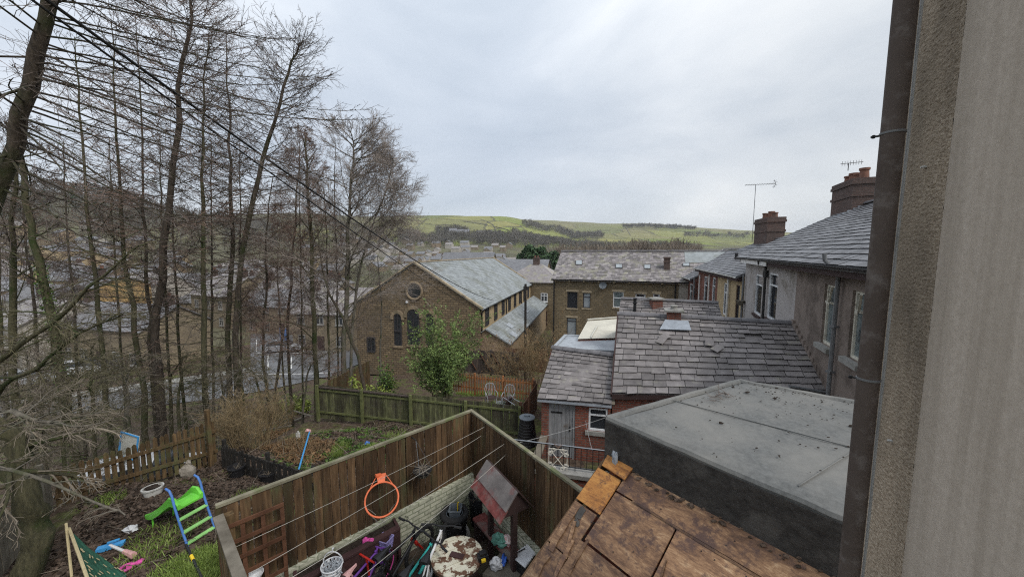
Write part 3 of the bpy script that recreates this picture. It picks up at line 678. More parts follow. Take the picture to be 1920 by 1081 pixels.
# ================================================================ ground and hills
def ground_mat():
    m, nt, b = nodes_of('ground')
    f1 = noise(nt, .9, 8, rough=.7); f2 = noise(nt, 7, 8, rough=.7)
    mud = ramp(nt, f2, [(.3, (.035, .025, .019)), (.5, (.09, .064, .048)), (.72, (.18, .138, .10))])
    grs = ramp(nt, f2, [(.3, (.045, .06, .02)), (.55, (.11, .125, .042)), (.75, (.19, .2, .08))])
    k = ramp(nt, f1, [(.49, (0, 0, 0)), (.6, (1, 1, 1))])
    nt.links.new(mixc(nt, k, mud, grs), b.inputs['Base Color']); b.inputs['Roughness'].default_value = .95
    b.inputs['Specular IOR Level'].default_value = .15
    bump(nt, b, f2, .8, .05)
def hills_mat():
    m, nt, b = nodes_of('hills')
    g = nt.nodes.new('ShaderNodeNewGeometry'); sp = nt.nodes.new('ShaderNodeSeparateXYZ'); nt.links.new(g.outputs['Position'], sp.inputs[0])
    mp = nt.nodes.new('ShaderNodeMapping'); mp.inputs['Scale'].default_value = (.0085, .0048, 0); mp.inputs['Rotation'].default_value = (0, 0, .5); nt.links.new(g.outputs['Position'], mp.inputs[0])
    nn = N(nt, 'ShaderNodeTexNoise', Scale=1.2, Detail=2.0); nt.links.new(mp.outputs[0], nn.inputs['Vector'])
    va = N(nt, 'ShaderNodeVectorMath', operation='MULTIPLY_ADD'); va.inputs[1].default_value = (.5, .5, 0); nt.links.new(nn.outputs['Color'], va.inputs[0]); nt.links.new(mp.outputs[0], va.inputs[2])
    vo = N(nt, 'ShaderNodeTexVoronoi', Scale=1.0, Randomness=.85); nt.links.new(va.outputs[0], vo.inputs['Vector'])
    vs = nt.nodes.new('ShaderNodeSeparateColor'); nt.links.new(vo.outputs['Color'], vs.inputs[0])
    fld = ramp(nt, vs.outputs[0], [(0, (.17, .20, .06)), (.2, (.22, .26, .08)), (.4, (.25, .245, .10)), (.6, (.155, .185, .075)), (.8, (.25, .23, .115)), (1, (.18, .23, .07))])
    ve = N(nt, 'ShaderNodeTexVoronoi', Scale=1.0, Randomness=.85, feature='DISTANCE_TO_EDGE'); nt.links.new(va.outputs[0], ve.inputs['Vector'])
    ln = ramp(nt, ve.outputs[0], [(.012, (1, 1, 1)), (.022, (0, 0, 0))])
    fld = mixc(nt, ln, fld, (.11, .11, .065))
    f1 = noise(nt, .05, 8, rough=.65); f2 = noise(nt, .012, 6, rough=.65)
    fld = mixc(nt, .6, fld, ramp(nt, f1, [(.3, (.55, .55, .5)), (.7, (1.35, 1.3, 1.2))]), 'MULTIPLY')
    moor = ramp(nt, f1, [(.3, (.15, .145, .085)), (.7, (.23, .205, .125))])
    scrub = ramp(nt, f1, [(.3, (.085, .083, .055)), (.5, (.125, .118, .078)), (.7, (.145, .155, .078))])
    z = sp.outputs['Z']
    hz = math_(nt, 'ADD', z, math_(nt, 'MULTIPLY', math_(nt, 'SUBTRACT', f2, .5), 50))
    k = ramp(nt, math_(nt, 'DIVIDE', hz, 100), [(.07, (0, 0, 0)), (.15, (1, 1, 1))])
    far = ramp(nt, math_(nt, 'DIVIDE', sp.outputs['Y'], 1600), [(.62, (0, 0, 0)), (.9, (.75, .75, .75))])
    left = ramp(nt, math_(nt, 'DIVIDE', sp.outputs['X'], -1000), [(.2, (0, 0, 0)), (.34, (1, 1, 1))])
    col = mixc(nt, k, scrub, mixc(nt, far, fld, moor))
    col = mixc(nt, left, col, scrub)
    nt.links.new(col, b.inputs['Base Color']); b.inputs['Roughness'].default_value = 1; b.inputs['Specular IOR Level'].default_value = .05
ground_mat(); hills_mat()
def polar(name, mt, r0, r1, nr, a0, a1, na, lift=0):
    r = np.geomspace(r0, r1, nr); a = np.radians(np.linspace(a0, a1, na)); A, Rr = np.meshgrid(a, r)
    X, Y = Rr*np.sin(A), Rr*np.cos(A); Z = H(X, Y)+lift
    v = np.stack([X, Y, Z], -1).reshape(-1, 3); i = np.arange(nr-1)[:, None]; j = np.arange(na-1)[None]
    f = np.stack([i*na+j, i*na+j+1, (i+1)*na+j+1, (i+1)*na+j], -1).reshape(-1, 4)
    return kind(raw_mesh(name, v, f, mt, smooth=True), 'structure')
polar('ground', 'ground', .6, 62, 130, -180, 180, 361)
polar('hills', 'hills', 61, 3200, 150, -180, 180, 401, -.02)

def drape(name, mt, a, b, c, d, n=14, lift=.06):
    a, b, c, d = (np.array((p[0], p[1])) for p in (a, b, c, d)); t = np.linspace(0, 1, n)
    U, W = np.meshgrid(t, t); P = (a*(1-U[..., None])+b*U[..., None])*(1-W[..., None])+(d*(1-U[..., None])+c*U[..., None])*W[..., None]
    v = np.concatenate([P, (H(P[..., 0], P[..., 1])+lift)[..., None]], -1).reshape(-1, 3); i = np.arange(n-1)[:, None]; j = np.arange(n-1)[None]
    f = np.stack([i*n+j, i*n+j+1, (i+1)*n+j+1, (i+1)*n+j], -1).reshape(-1, 4)
    return kind(raw_mesh(name, v, f, mt), 'structure')
def strip(name, mt, pts, wd, lift=.06, n=40):
    P = smooth_path([(p[0], p[1], 0) for p in pts], n); v = []
    for i in range(n+1):
        d = P[min(i+1, n)]-P[max(i-1, 0)]; d = d/np.linalg.norm(d); s = np.array([-d[1], d[0], 0])
        for k in np.linspace(-.5, .5, 5): q = P[i]+s*wd*k; v.append((q[0], q[1], gz(q[0], q[1])+lift))
    f = [(i*5+j, i*5+j+1, i*5+j+6, i*5+j+5) for i in range(n) for j in range(4)]
    return kind(raw_mesh(name, np.array(v), np.array(f), mt), 'structure')
strip('road', 'asphalt', [(-58, 14), (-42, 24), (-30, 31), (-22, 37), (-17, 46), (-18, 62), (-24, 85)], 7)
strip('pavement', 'concrete', [(-56, 20), (-40.5, 29.5), (-30, 36.3), (-24.6, 41), (-21.2, 50), (-22, 62), (-28, 85)], 1.6, .09)
cp = [onground(470, 712), onground(622, 712), onground(625, 628), onground(470, 628)]
drape('car_park', 'asphalt', *cp, lift=.12)
for i in range(7):      # bay lines and a give-way line on the car park
    f0 = (i+.5)/7; a = cp[0].lerp(cp[1], f0); b = cp[3].lerp(cp[2], f0)
    p = a.lerp(b, .15 if i % 2 else .5); q = a.lerp(b, .42 if i % 2 else .8)
    nn = (q-p).normalized(); s = V((-nn.y, nn.x, 0))*.05
    drape('bay_line', 'road_paint', p-s, p+s, q+s, q-s, 6, .14)
p = cp[0].lerp(cp[3], .06); q = cp[1].lerp(cp[2], .06); drape('bay_line', 'road_paint', p, q, q+V((0, .14, 0)), p+V((0, .14, 0)), 14, .14)
p = cp[0].lerp(cp[3], .45); q = cp[1].lerp(cp[2], .45); drape('bay_line', 'road_paint', p, q, q+V((0, .14, 0)), p+V((0, .14, 0)), 14, .14)

# ================================================================ chapel
def chapel():
    nd, rd = az(12.9), az(102.9); fo = V((-8.78, 33, 0)); hw = 6.12; ze, zr, zb, L = -4.84, -1.05, -11.6, 26
    t = thing('chapel', 'long stone chapel with a big gable, round window and pale slate roof', 'chapel', fo+UP*zb)
    def P(u, s, z): return fo+rd*u+nd*s+UP*z
    m = MB(); m.hexa([P(-hw, 0, zb), P(hw, 0, zb), P(hw, L, zb), P(-hw, L, zb)], [P(-hw, 0, ze), P(hw, 0, ze), P(hw, L, ze), P(-hw, L, ze)])
    for s in (0, L-.4): m.prism([P(-hw, s, ze), P(hw, s, ze), P(0, s, zr)], nd*.4)
    build('wall', m, 'chapel_stone', t)
    m = MB(); m.poly(P(hw+.012, .45, zb), P(hw+.012, L, zb), P(hw+.012, L, ze-.02), P(hw+.012, .45, ze-.02)); build('side_wall', m, 'yellow_brick', t)
    ro = MB()
    a, b, c, d = P(hw+.28, -.02, ze-.16), P(hw+.28, L+.1, ze-.16), P(0, L+.1, zr+.05), P(0, -.02, zr+.05)
    ro.hexa([a-UP*.1, b-UP*.1, c-UP*.1, d-UP*.1], [a, b, c, d]); slates(ro, a, b, c, d, .3, .42, seed=2, tilt=.012, jit=.004)
    a, b, c, d = P(-hw-.28, L+.1, ze-.16), P(-hw-.28, -.02, ze-.16), P(0, -.02, zr+.05), P(0, L+.1, zr+.05)
    ro.hexa([a-UP*.1, b-UP*.1, c-UP*.1, d-UP*.1], [a, b, c, d])
    build('roof', ro, ['slate_pale', 'slate_edge_shade'], t)
    cp_ = MB()
    for s0 in (-.12, L-.2):
        for sg in (-1, 1): cp_.bar(P(sg*(hw+.3), s0+.12, ze-.08), P(0, s0+.12, zr+.15), .34, .14)
    cp_.bar(P(0, -.05, zr+.13), P(0, L, zr+.13), .2, .1); build('coping', cp_, 'sandstone', t)
    g = MB(); gutter(g, P(hw+.33, 0, ze-.15), P(hw+.33, L, ze-.15), .08); build('gutter', g, 'black_paint', t)
    for s in (.35, 9.4, 18): g = MB(); g.tube([P(hw+.33, s, ze-.2), P(hw+.1, s, ze-.5), P(hw+.1, s, -7.5)], .06, 7); build('downpipe', g, 'black_paint', t)
    pn = fo-nd*.0
    def arch(px0, px1, py0, py1, trans=None, label=None):
        A = hit(px0, py1, pn, nd); B = hit(px1, py0, pn, nd); u0 = (A-fo).dot(rd); u1 = (B-fo).dot(rd); z0, z1 = A.z, B.z; r = (u1-u0)/2; zs = z1-r; uc = (u0+u1)/2
        prof = lambda k, dn: [P(u0-k, dn, z0), P(u1+k, dn, z0)]+[P(uc+math.cos(a)*(r+k), dn, zs+math.sin(a)*(r+k)) for a in [math.pi*i/10 for i in range(11)]]
        fr = MB(); o = prof(.0, -.03); i_ = prof(-.12, -.03); o2 = prof(0, .0); n = len(o)
        fr.add(o+i_, [(q, (q+1) % n, n+(q+1) % n, n+q) for q in range(n)]); fr.add(o+o2, [(q, (q+1) % n, n+(q+1) % n, n+q) for q in range(n)])
        fr.bar(P(uc, -.02, z0+.1), P(uc, -.02, z1-.1), .06)
        for zz in (trans or []): fr.bar(P(u0+.05, -.025, zz), P(u1-.05, -.025, zz), .16 if len(trans) == 1 else .06)
        w = build('window', fr, 'dark_frame', t); 
        if label: w['label'] = label
        g = MB(); g.poly(*prof(-.1, -.012)); build('pane', g, 'glass', w)
        if r:
            s = MB(); ar = lambda k, dn: [P(u0-k, dn, zs-.15)]+[P(uc-math.cos(a)*(r+k), dn, zs+math.sin(a)*(r+k)) for a in [math.pi*i/12 for i in range(13)]]+[P(u1+k, dn, zs-.15)]
            x, y = ar(.02, -.1), ar(.32, -.1); x2, y2 = ar(.02, -.002), ar(.32, -.002); n = len(x)
            s.add(x+y, [(q, q+1, n+q+1, n+q) for q in range(n-1)]); s.add(x+x2, [(q, q+1, n+q+1, n+q) for q in range(n-1)]); s.add(y+y2, [(q, q+1, n+q+1, n+q) for q in range(n-1)])
            s2 = MB(); s2.hexa([P(u0-.1, -.1, z0-.2), P(u1+.1, -.1, z0-.2), P(u1+.1, -.002, z0-.2), P(u0-.1, -.002, z0-.2)], [P(u0-.1, -.1, z0), P(u1+.1, -.1, z0), P(u1+.1, -.002, z0), P(u0-.1, -.002, z0)]); build('sill', s2, 'chapel_trim', w)
            build('surround', s, 'chapel_trim', w)
    zt = hit(745, 620, pn, nd).z
    arch(740, 752.5, 588, 647, [zt]); arch(765, 786, 580, 645, [zt]); arch(800, 813, 588, 647, [zt])
    c0 = hit(777, 545, pn, nd); m = MB(); m.ring(c0-nd*.05, .76, .11, nd, 32, 6); w_ = build('round_window', m, 'chapel_trim', t, smooth=True)
    g = MB(); g.lathe(c0-nd*.02, [(.72, 0), (.72, -.004)], 28, nd); build('pane', g, 'glass', w_)
    A = hit(690, 658, pn, nd); B = hit(703, 633, pn, nd); u0, u1 = (A-fo).dot(rd), (B-fo).dot(rd)
    m = MB()
    for x in (u0, u1, (u0+u1)/2): m.bar(P(x, -.03, A.z), P(x, -.03, B.z), .09)
    for z in (A.z, B.z): m.bar(P(u0, -.032, z), P(u1, -.032, z), .12)
    w_ = build('window', m, 'dark_frame', t); g = MB(); g.poly(P(u0, -.012, A.z), P(u1, -.012, A.z), P(u1, -.012, B.z), P(u0, -.012, B.z)); build('pane', g, 'glass', w_)
    m = MB(); m.lathe(hit(763, 566, pn, nd)-nd*.1, [(.0, 0), (.1, .02), (.13, .1), (.0, .16)], 10, nd); build('floodlight', m, 'white_plastic', t)
    for i in range(8):       # tall dark windows on the brick side wall
        s0 = 1.6+i*3.0; m = MB(); u = hw+.05
        for a in (s0, s0+1.0, s0+.5): m.bar(P(u, a, -6.75), P(u, a, -5.05), .1 if a != s0+.5 else .06)
        for z in (-6.75, -5.05, -5.55): m.bar(P(u, s0, z), P(u, s0+1.0, z), .1)
        w_ = build('window', m, 'dark_frame', t); g = MB(); g.poly(P(hw+.03, s0, -6.75), P(hw+.03, s0+1, -6.75), P(hw+.03, s0+1, -5.05), P(hw+.03, s0, -5.05)); build('pane', g, 'glass', w_)
    # side wing with its own low roof
    m = MB(); z1, z2, z3 = -7.05, -6.75, -7.85
    m.hexa([P(hw+.02, .3, zb), P(hw+2.5, .3, zb), P(hw+2.5, L-1, zb), P(hw+.02, L-1, zb)], [P(hw+.02, .3, z1), P(hw+2.5, .3, z3), P(hw+2.5, L-1, z3), P(hw+.02, L-1, z1)])
    m.poly(P(hw+.02, .3, z1), P(hw+2.5, .3, z3), P(hw+.55, .3, z2)); w_ = build('side_wing', m, 'buff_brick', t)
    ro = MB(); a, b, c, d = P(hw+2.75, .1, z3-.12), P(hw+2.75, L-.8, z3-.12), P(hw+.5, L-.8, z2+.05), P(hw+.5, .1, z2+.05); slates(ro, a, b, c, d, .3, .42, seed=4); ro.hexa([x-UP*.1 for x in (a, b, c, d)], [a, b, c, d])
    ro.hexa([P(hw+.05, .1, z1-.05), P(hw+.05, L-.8, z1-.05), P(hw+.5, L-.8, z2), P(hw+.5, .1, z2)], [P(hw+.05, .1, z1+.02), P(hw+.05, L-.8, z1+.02), P(hw+.5, L-.8, z2+.06), P(hw+.5, .1, z2+.06)])
    build('wing_roof', ro, ['slate_pale', 'slate_edge_shade'], w_)
    for s0, dn in ((4, .35), (13, .3), (2.2, .7)):
        m = MB(); e0 = V(d).lerp(a, dn)+nd*s0; s1 = (a-d).normalized(); n_ = nd.cross(s1); n_ = n_ if n_.z > 0 else -n_; q = [e0, e0+nd*1.1, e0+nd*1.1+s1*.7, e0+s1*.7]; m.hexa([x+n_*.03 for x in q], [x+n_*.1 for x in q]); build('skylight', m, 'lead', w_)
    g = MB(); gutter(g, P(hw+2.8, 0, z3-.12), P(hw+2.8, L-1, z3-.12), .07); build('wing_gutter', g, 'black_paint', w_)
    return t
chapel()

# ================================================================ generic town house
def house(label, x, y, a, wd, dp, hh, rh, wall='town_stone', roof='slate_grey', wins=3, floors=2, chim=1, hip=False, group=None, name='stone_house', cat='house', frame='upvc', z=None, detail=True, door=True):
    z = gz(x, y)-.3 if z is None else z
    t = thing(name, label, cat, (x, y, z), group); t.rotation_euler.z = R(90-a); hw, hd = wd/2, dp/2; o = .25
    m = MB(); m.hexa([V((-hw, -hd, -3)), V((hw, -hd, -3)), V((hw, hd, -3)), V((-hw, hd, -3))], [V((-hw, -hd, hh)), V((hw, -hd, hh)), V((hw, hd, hh)), V((-hw, hd, hh))])
    if not hip:
        for sx in (-1, 1): m.poly(V((sx*hw, -hd, hh)), V((sx*hw, hd, hh)), V((sx*hw, 0, hh+rh)))
    build('wall', m, wall, t, False); r = MB(); i = hd*.9 if hip else -o
    A = [V((-hw-o, -hd-o, hh-.1)), V((hw+o, -hd-o, hh-.1)), V((hw-i, 0, hh+rh)), V((-hw+i, 0, hh+rh)), V((hw+o, hd+o, hh-.1)), V((-hw-o, hd+o, hh-.1))]
    for q in ((0, 1, 2, 3), (4, 5, 3, 2)): q = [A[k] for k in q]; r.hexa([p-UP*.02 for p in q], [p+UP*.1 for p in q])
    if hip:
        for q in ((1, 4, 2), (5, 0, 3)): r.poly(*[A[k]+UP*.1 for k in q])
    rf = build('roof', r, roof, t, False)
    for k in range(chim):
        cx = (-hw*.86 if k == 0 else hw*.86)*(0 if chim == 1 and hip else 1)
        chimney(rf, V((cx, 0, hh+rh-.35)), 1.0, .55, 1.5, 0, 2, 'dark_brick', 'chimney', .4, .13, False)
    if detail:
        for fl in range(floors):
            for k in range(wins):
                cx = -hw+wd*(k+.5)/wins; z0 = .95+fl*2.7
                if fl == 0 and door and k == wins//2:
                    m = MB(); m.box((cx, -hd-.03, .1), .95, .08, 2.05); build('door', m, 'dark_stain', t, False); continue
                m = MB()
                for sx in (-.5, 0, .5): m.box((cx+sx*.95, -hd-.04, z0), .08, .08, 1.25)
                for sz in (0, .85, 1.2): m.box((cx, -hd-.042, z0+sz), 1.03, .075, .075)
                m.box((cx, -hd-.06, z0-.12), 1.2, .12, .12)
                w_ = build('window', m, frame, t, False); g = MB(); g.poly(V((cx-.47, -hd-.012, z0)), V((cx+.47, -hd-.012, z0)), V((cx+.47, -hd-.012, z0+1.25)), V((cx-.47, -hd-.012, z0+1.25))); build('pane', g, 'glass', w_, False)
    return t
def by_px(px, py, Y): p = at(px, py, Y); return p.x, p.y

# ================================================================ back building across the yards
def back_block():
    a_ = 110.3; u = az(a_); nin = V((-u.y, u.x, 0)); o = V((4.27, 38, 0)); W = 17.5; ze, zr, zb = -2.76, .0, -11.8; dep = 8.4
    t = thing('terrace_block', 'brown stone terrace with a patched slate roof and row of white skylights', 'terrace', o+UP*zb)
    pn = -nin
    def hole(x0, x1, y0, y1): A = hit(x0, y1, o, nin); B = hit(x1, y0, o, nin); return ((A-o).dot(u), (B-o).dot(u), A.z, B.z)
    wl = [(1063, 1083, 547, 577, 'dark_frame', 'glass', [], 'first'), (1092.5, 1107.5, 549, 577, 'dark_frame', 'glass_pale', [('h', .72)], ''), (1149, 1169.5, 547, 576, 'upvc', 'glass_teal', [('h', .6)], ''),
          (1191, 1210.5, 551, 563, 'upvc', 'glass', [('h', .5)], ''), (1224.5, 1237, 551, 557.5, 'upvc', 'glass', [], ''), (1062, 1081, 596, 628, 'dark_frame', 'glass_pale', [('h', .8)], ''), (1100, 1118, 603, 634, 'upvc', 'glass', [], ''), (1146, 1166, 600, 630, 'upvc', 'glass', [], '')]
    holes = [hole(*q[:4]) for q in wl]
    m = MB(); wall_grid(m, o, u, W, zb, ze, holes, .2)
    P = lambda s, z, d: o+u*s+UP*z+nin*d
    m.poly(P(0, zb, 0), P(0, ze, 0), P(0, zr-.1, dep/2), P(0, ze, dep), P(0, zb, dep)); m.poly(P(W, zb, 0), P(W, ze, 0), P(W, zr-.1, dep/2), P(W, ze, dep), P(W, zb, dep)); m.poly(P(0, zb, dep), P(W, zb, dep), P(W, ze, dep), P(0, ze, dep))
    build('wall', m, 'brown_stone', t)
    m = MB(); m.hexa([P(11.9, zb, -.02), P(14.5, zb, -.02), P(14.5, zb, -.002), P(11.9, zb, -.002)], [P(11.9, ze-.05, -.02), P(14.5, ze-.05, -.02), P(14.5, ze-.05, -.002), P(11.9, ze-.05, -.002)]); build('end_wall', m, 'town_pale', t)
    for h, q in zip(holes, wl): window(t, o, u, h, q[4], q[5], .15, .09, q[6], 'sandstone', 'sandstone')
    r = MB(); a, b, c, d = P(-.15, ze-.1, -.3), P(W, ze-.1, -.3), P(W, zr, dep/2), P(-.15, zr, dep/2)
    r.hexa([x-UP*.1 for x in (a, b, c, d)], [a, b, c, d]); slates(r, a, b, c, d, .26, .36, seed=9, miss=.006, jit=.01)
    e, f = P(-.15, ze-.1, dep+.3), P(W, ze-.1, dep+.3); r.hexa([x-UP*.1 for x in (d, c, f, e)], [d, c, f, e]); rf = build('roof', r, ['slate_stone', 'slate_edge_shade'], t)
    m = MB(); ridge_tiles(m, P(-.15, zr+.04, dep/2), P(W, zr+.04, dep/2), .14, .5); build('ridge', m, 'ridge', rf)
    n_ = (b-a).cross(d-a).normalized()
    for x0, x1, y0, y1 in ((1079.5, 1092, 489, 497), (1154, 1167, 496, 503.5), (1207.5, 1220, 497, 504.5), (1280, 1293, 494, 500)):
        q = [hit(x, y, a, n_) for x, y in ((x0, y1), (x1, y1), (x1, y0), (x0, y0))]; m = MB(); m.hexa([x+n_*.03 for x in q], [x+n_*.1 for x in q]); s = build('skylight', m, 'dark_frame', rf)
        g = MB(); cc = sum(q, V((0, 0, 0)))/4; g.poly(*[cc+(x-cc)*.86+n_*.106 for x in q]); build('pane', g, 'glass_pale', s)
    c0 = hit(1250, 503, a, n_); chimney(rf, c0-UP*.2, .55, .5, 1.3, R(90-a_), 0, 'dark_brick')
    m = MB(); q = [P(x, 0, 0) for x in (12.8, W)]; k0 = .66
    q = [a.lerp(b, .72).lerp(d.lerp(c, .72), .62), a.lerp(b, .999).lerp(d.lerp(c, .999), .62), a.lerp(b, .999).lerp(d.lerp(c, .999), .985), a.lerp(b, .72).lerp(d.lerp(c, .72), .985)]
    m.hexa([x+n_*.02 for x in q], [x+n_*.045 for x in q]); build('roof_patch', m, 'slate_pale', rf)
    g = MB(); gutter(g, P(-.1, ze-.02, -.4), P(W, ze-.02, -.4), .08); build('gutter', g, 'black_paint', t)
    for i in range(9): m = MB(); m.box(P(.3+i*1.45, ze-.26, -.17), .16, .3, .13, R(90-a_)); build('corbel', m, 'sandstone', t)
    for s in (.12, 11.6): g = MB(); g.tube([P(s, ze-.05, -.36), P(s, ze-.35, -.1), P(s, -11, -.1)], .06, 7); build('downpipe', g, 'black_paint', t)
    m = MB(); cc = hit(1131, 534, o, nin)-nin*.35; m.lathe(cc, [(0, .12), (.15, .1), (.3, .04), (.36, 0), (.3, .03), (0, .1)], 18, nin+UP*-.3); m.bar(cc+nin*.1, cc+nin*.36-UP*.2, .05); m.bar(cc-UP*.25, cc-nin*.3, .03); build('satellite_dish', m, 'grey_plastic', t)
back_block()
x, y = by_px(1000, 560, 58)
house('small stone house with a hipped slate roof behind the chapel roof', x+.6, y+2, 108, 9, 8, 6.6, 2.5, 'brown_stone', 'slate_stone', 2, 2, 1, True, z=-11.2)
house('low slate roofed stone building beyond the hipped house', *by_px(968, 520, 74), 106, 13, 8, 7.3, 2.6, 'brown_stone', 'slate_grey', 2, 2, 0, z=-11.5)
HZ = 1
if HZ:
    m = bpy.data.materials.new('haze'); m.use_nodes = True; nt = m.node_tree; nt.nodes.remove(nt.nodes['Principled BSDF']); pv = nt.nodes.new('ShaderNodeVolumePrincipled'); MATS['haze'] = m
    pv.inputs['Color'].default_value = (.86, .9, .96, 1); pv.inputs['Density'].default_value = .00017; nt.links.new(pv.outputs[0], nt.nodes['Material Output'].inputs['Volume'])
    b = MB(); b.box((0, 0, -40), 7000, 7000, 215); o = build('haze', b, 'haze'); o['kind'] = 'stuff'
# ================================================================ the terrace on the right
TA = 23.0; tu = az(TA); tin = V((math.cos(R(TA)), -math.sin(R(TA)), 0))       # along the terrace (away from us), and into the houses
T0 = V((8.1, 9.4, 0))
def TP_(t, z, d=0): return T0+tu*t+tin*d+UP*z
EZ = -.32
def t_of(px, py): p = hit(px, py, T0, tin); return (p-T0).dot(tu), p.z
def terrace_part(name, label, t0, t1, ze, rise, wall, wl, zb=-7.2, off=0.0, dep=4.4, group='houses of the terrace on the right', verge=.25, seed=1, gut='black_paint', row=.27):
    """one house of the terrace; wall seen from the yard side runs from t1 (left) to t0 (right)"""
    t = thing(name, label, 'house', TP_((t0+t1)/2, zb, off), group)
    o = TP_(t1, 0, off); u = -tu; m = MB(); holes = []
    for q in wl:
        a, za = t_of2(q[0], q[3], o); b, zb2 = t_of2(q[1], q[2], o); holes.append((a, b, za, zb2))
    wall_grid(m, o, u, t1-t0, zb, ze, holes, .14)
    P = lambda s, z, d: TP_(s, z, d+off)
    for s in (t0, t1): m.poly(P(s, zb, 0), P(s, ze, 0), P(s, ze+rise-.12, dep), P(s, ze, 2*dep), P(s, zb, 2*dep))
    m.poly(P(t0, zb, 2*dep), P(t1, zb, 2*dep), P(t1, ze, 2*dep), P(t0, ze, 2*dep)); build('wall', m, wall, t)
    for h, q in zip(holes, wl): window(t, o, u, h, **q[4])
    r = MB(); k = verge; a, b, c, d = P(t1+k, ze, -.32), P(t0, ze, -.32), P(t0, ze+rise, dep), P(t1+k, ze+rise, dep)
    r.hexa([x-UP*.1 for x in (a, b, c, d)], [x-UP*.005 for x in (a, b, c, d)]); slates(r, a, b, c, d, row, .42, seed=seed, jit=.01, tilt=.018, th=.02, gap=.016)
    e, f = P(t1+k, ze, 2*dep+.3), P(t0, ze, 2*dep+.3); r.hexa([x-UP*.1 for x in (d, c, f, e)], [d, c, f, e]); rf = build('roof', r, ['slate_grey', 'slate_edge_shade'], t)
    m = MB(); ridge_tiles(m, P(t1+k, ze+rise+.04, dep), P(t0, ze+rise+.04, dep), .13, .45); build('ridge', m, 'ridge', rf)
    g = MB(); gutter(g, P(t1+k, ze+.0, -.4), P(t0, ze+.0, -.4), .065); build('gutter', g, gut, t)
    g = MB(); g.hexa([P(t1+.0, ze-.24, -.3), P(t0, ze-.24, -.3), P(t0, ze-.24, -.002), P(t1, ze-.24, -.002)], [P(t1, ze-.06, -.3), P(t0, ze-.06, -.3), P(t0, ze-.06, -.002), P(t1, ze-.06, -.002)]); build('soffit', g, 'dark_stain', t)
    return t, rf, P
def t_of2(px, py, o): p = hit(px, py, o, tin); return (p-o).dot(-tu), p.z
old = dict(frame='old_white_paint', glass='glass_teal', fw=.06, depth=.1, bars=[('h', .7)], sill='concrete', sd=.24)
upv = dict(frame='upvc', glass='glass', fw=.07, depth=.06, bars=[('h', .74)], sill='dark_stain', sd=.15)
H1, H1r, P1 = terrace_part('terrace_house', 'brown rendered terrace house with two tall flaking white windows', -5.2, 2.5, EZ, 2.45, 'brown_render', [(1538, 1568, 536, 641, old), (1588, 1627, 549, 668, old)], verge=0, seed=11)
# opening casements left ajar on the old windows, hood gap, drain pipes
for x0, x1, y0, y1 in ((1552, 1568, 537, 566), (1608, 1624, 552, 584)):
    a = hit(x0, y1, T0, tin); b = hit(x1+3, y0, T0, tin); m = MB(); m.bar(a-tin*-.02, b-tin*.10, .045); m.bar(a-tin*.03+UP*.02, V((b.x, b.y, a.z))-tin*.16, .04); build('casement', m, 'old_white_paint', H1)
m = MB(); p = hit(1572, 520, T0-tin*.1, tin); q = hit(1556, 690, T0-tin*.1, tin)
m.tube([p+UP*.55-tin*.3, p+UP*.4-tin*.28, p+UP*.1, V((p.x, p.y, q.z-1.2))], .045, 8)
for z in (.9, 2.0): m.box(V((p.x, p.y, q.z-1+z))-tin*.0, .13, .13, .05)
build('downpipe', m, 'pipe_grey', H1, smooth=True)
chimney(H1r, P1(1.9, EZ+1.75, 4.4), 1.7, .95, 1, R(90-TA), 1) if False else None
H2, H2r, P2 = terrace_part('terrace_house', 'pebbledashed terrace house with two white plastic windows and a brick chimney', 2.5, 11.0, EZ, 2.45, 'pebbledash', [(1413.5, 1430.5, 516, 585, upv), (1437.5, 1459.5, 514, 594, upv)], verge=.9, seed=12)
m = MB(); p = hit(1437, 506, T0-tin*.08, tin); m.tube([p+UP*.42-tin*.3, p+UP*.25-tin*.28, p+UP*.12-tin*.03, V((p.x, p.y, -5.2))], .05, 8); m.box(V((p.x, p.y, p.z-.3)), .16, .16, .28); build('downpipe', m, 'pipe_black', H2, smooth=True)
g = MB(); a = P2(10.4, EZ-.14, -.335); b = P2(5.0, EZ-.14, -.335); g.bar(a, b, .03, .2); build('fascia', g, 'white_paint', H2)
ch = chimney(H2r, P2(11.3, EZ+1.5, 4.35), 2.35, 1.0, 2.15, R(90-TA), 4, 'dark_brick', 'chimney', .5, .19)
m = MB()
for i in range(7): f = i/6; m.box(P2(10.15-.0, EZ+1.55+f*.55, 3.2+f*1.0), .16, .24, .3, R(90-TA))
build('stepped_flashing', m, 'lead', ch)
def yagi(label, p, d, mast, ln, n, el, cat='aerial', panel=True):
    t = thing('television_aerial', label, cat, p); m = MB(); d = V(d).normalized(); top = V(p)+UP*mast; m.tube([V(p), top], .02, 6); build('mast', m, 'aerial_metal', t)
    m = MB(); a = top-d*ln*.35; b = top+d*ln*.65; m.bar(a, b, .025); s = d.cross(UP).normalized()
    for i in range(n): c = a.lerp(b, (i+.5)/n); m.bar(c-(UP if not panel else s*.8+UP*.25)*el, c+(UP if not panel else s*.8+UP*.25)*el, .012)
    if panel:
        for k in (-.22, -.11, .11, .22): m.bar(b-s*.25+UP*k-d*.12*abs(k)*4, b+s*.25+UP*k-d*.12*abs(k)*4, .015)
        m.bar(b+UP*.3-d*.15, b, .02); m.bar(b-UP*.3-d*.15, b, .02)
    build('antenna', m, 'aerial_metal', t); return t
c0 = P2(11.9, EZ+3.7, 4.2); yagi('small toothed aerial on the tall chimney beside the drainpipe', at(1590, 320, c0.y-.5), (1, .15, .12), .35, 1.25, 8, .11, panel=False)
T0_save = T0.copy()
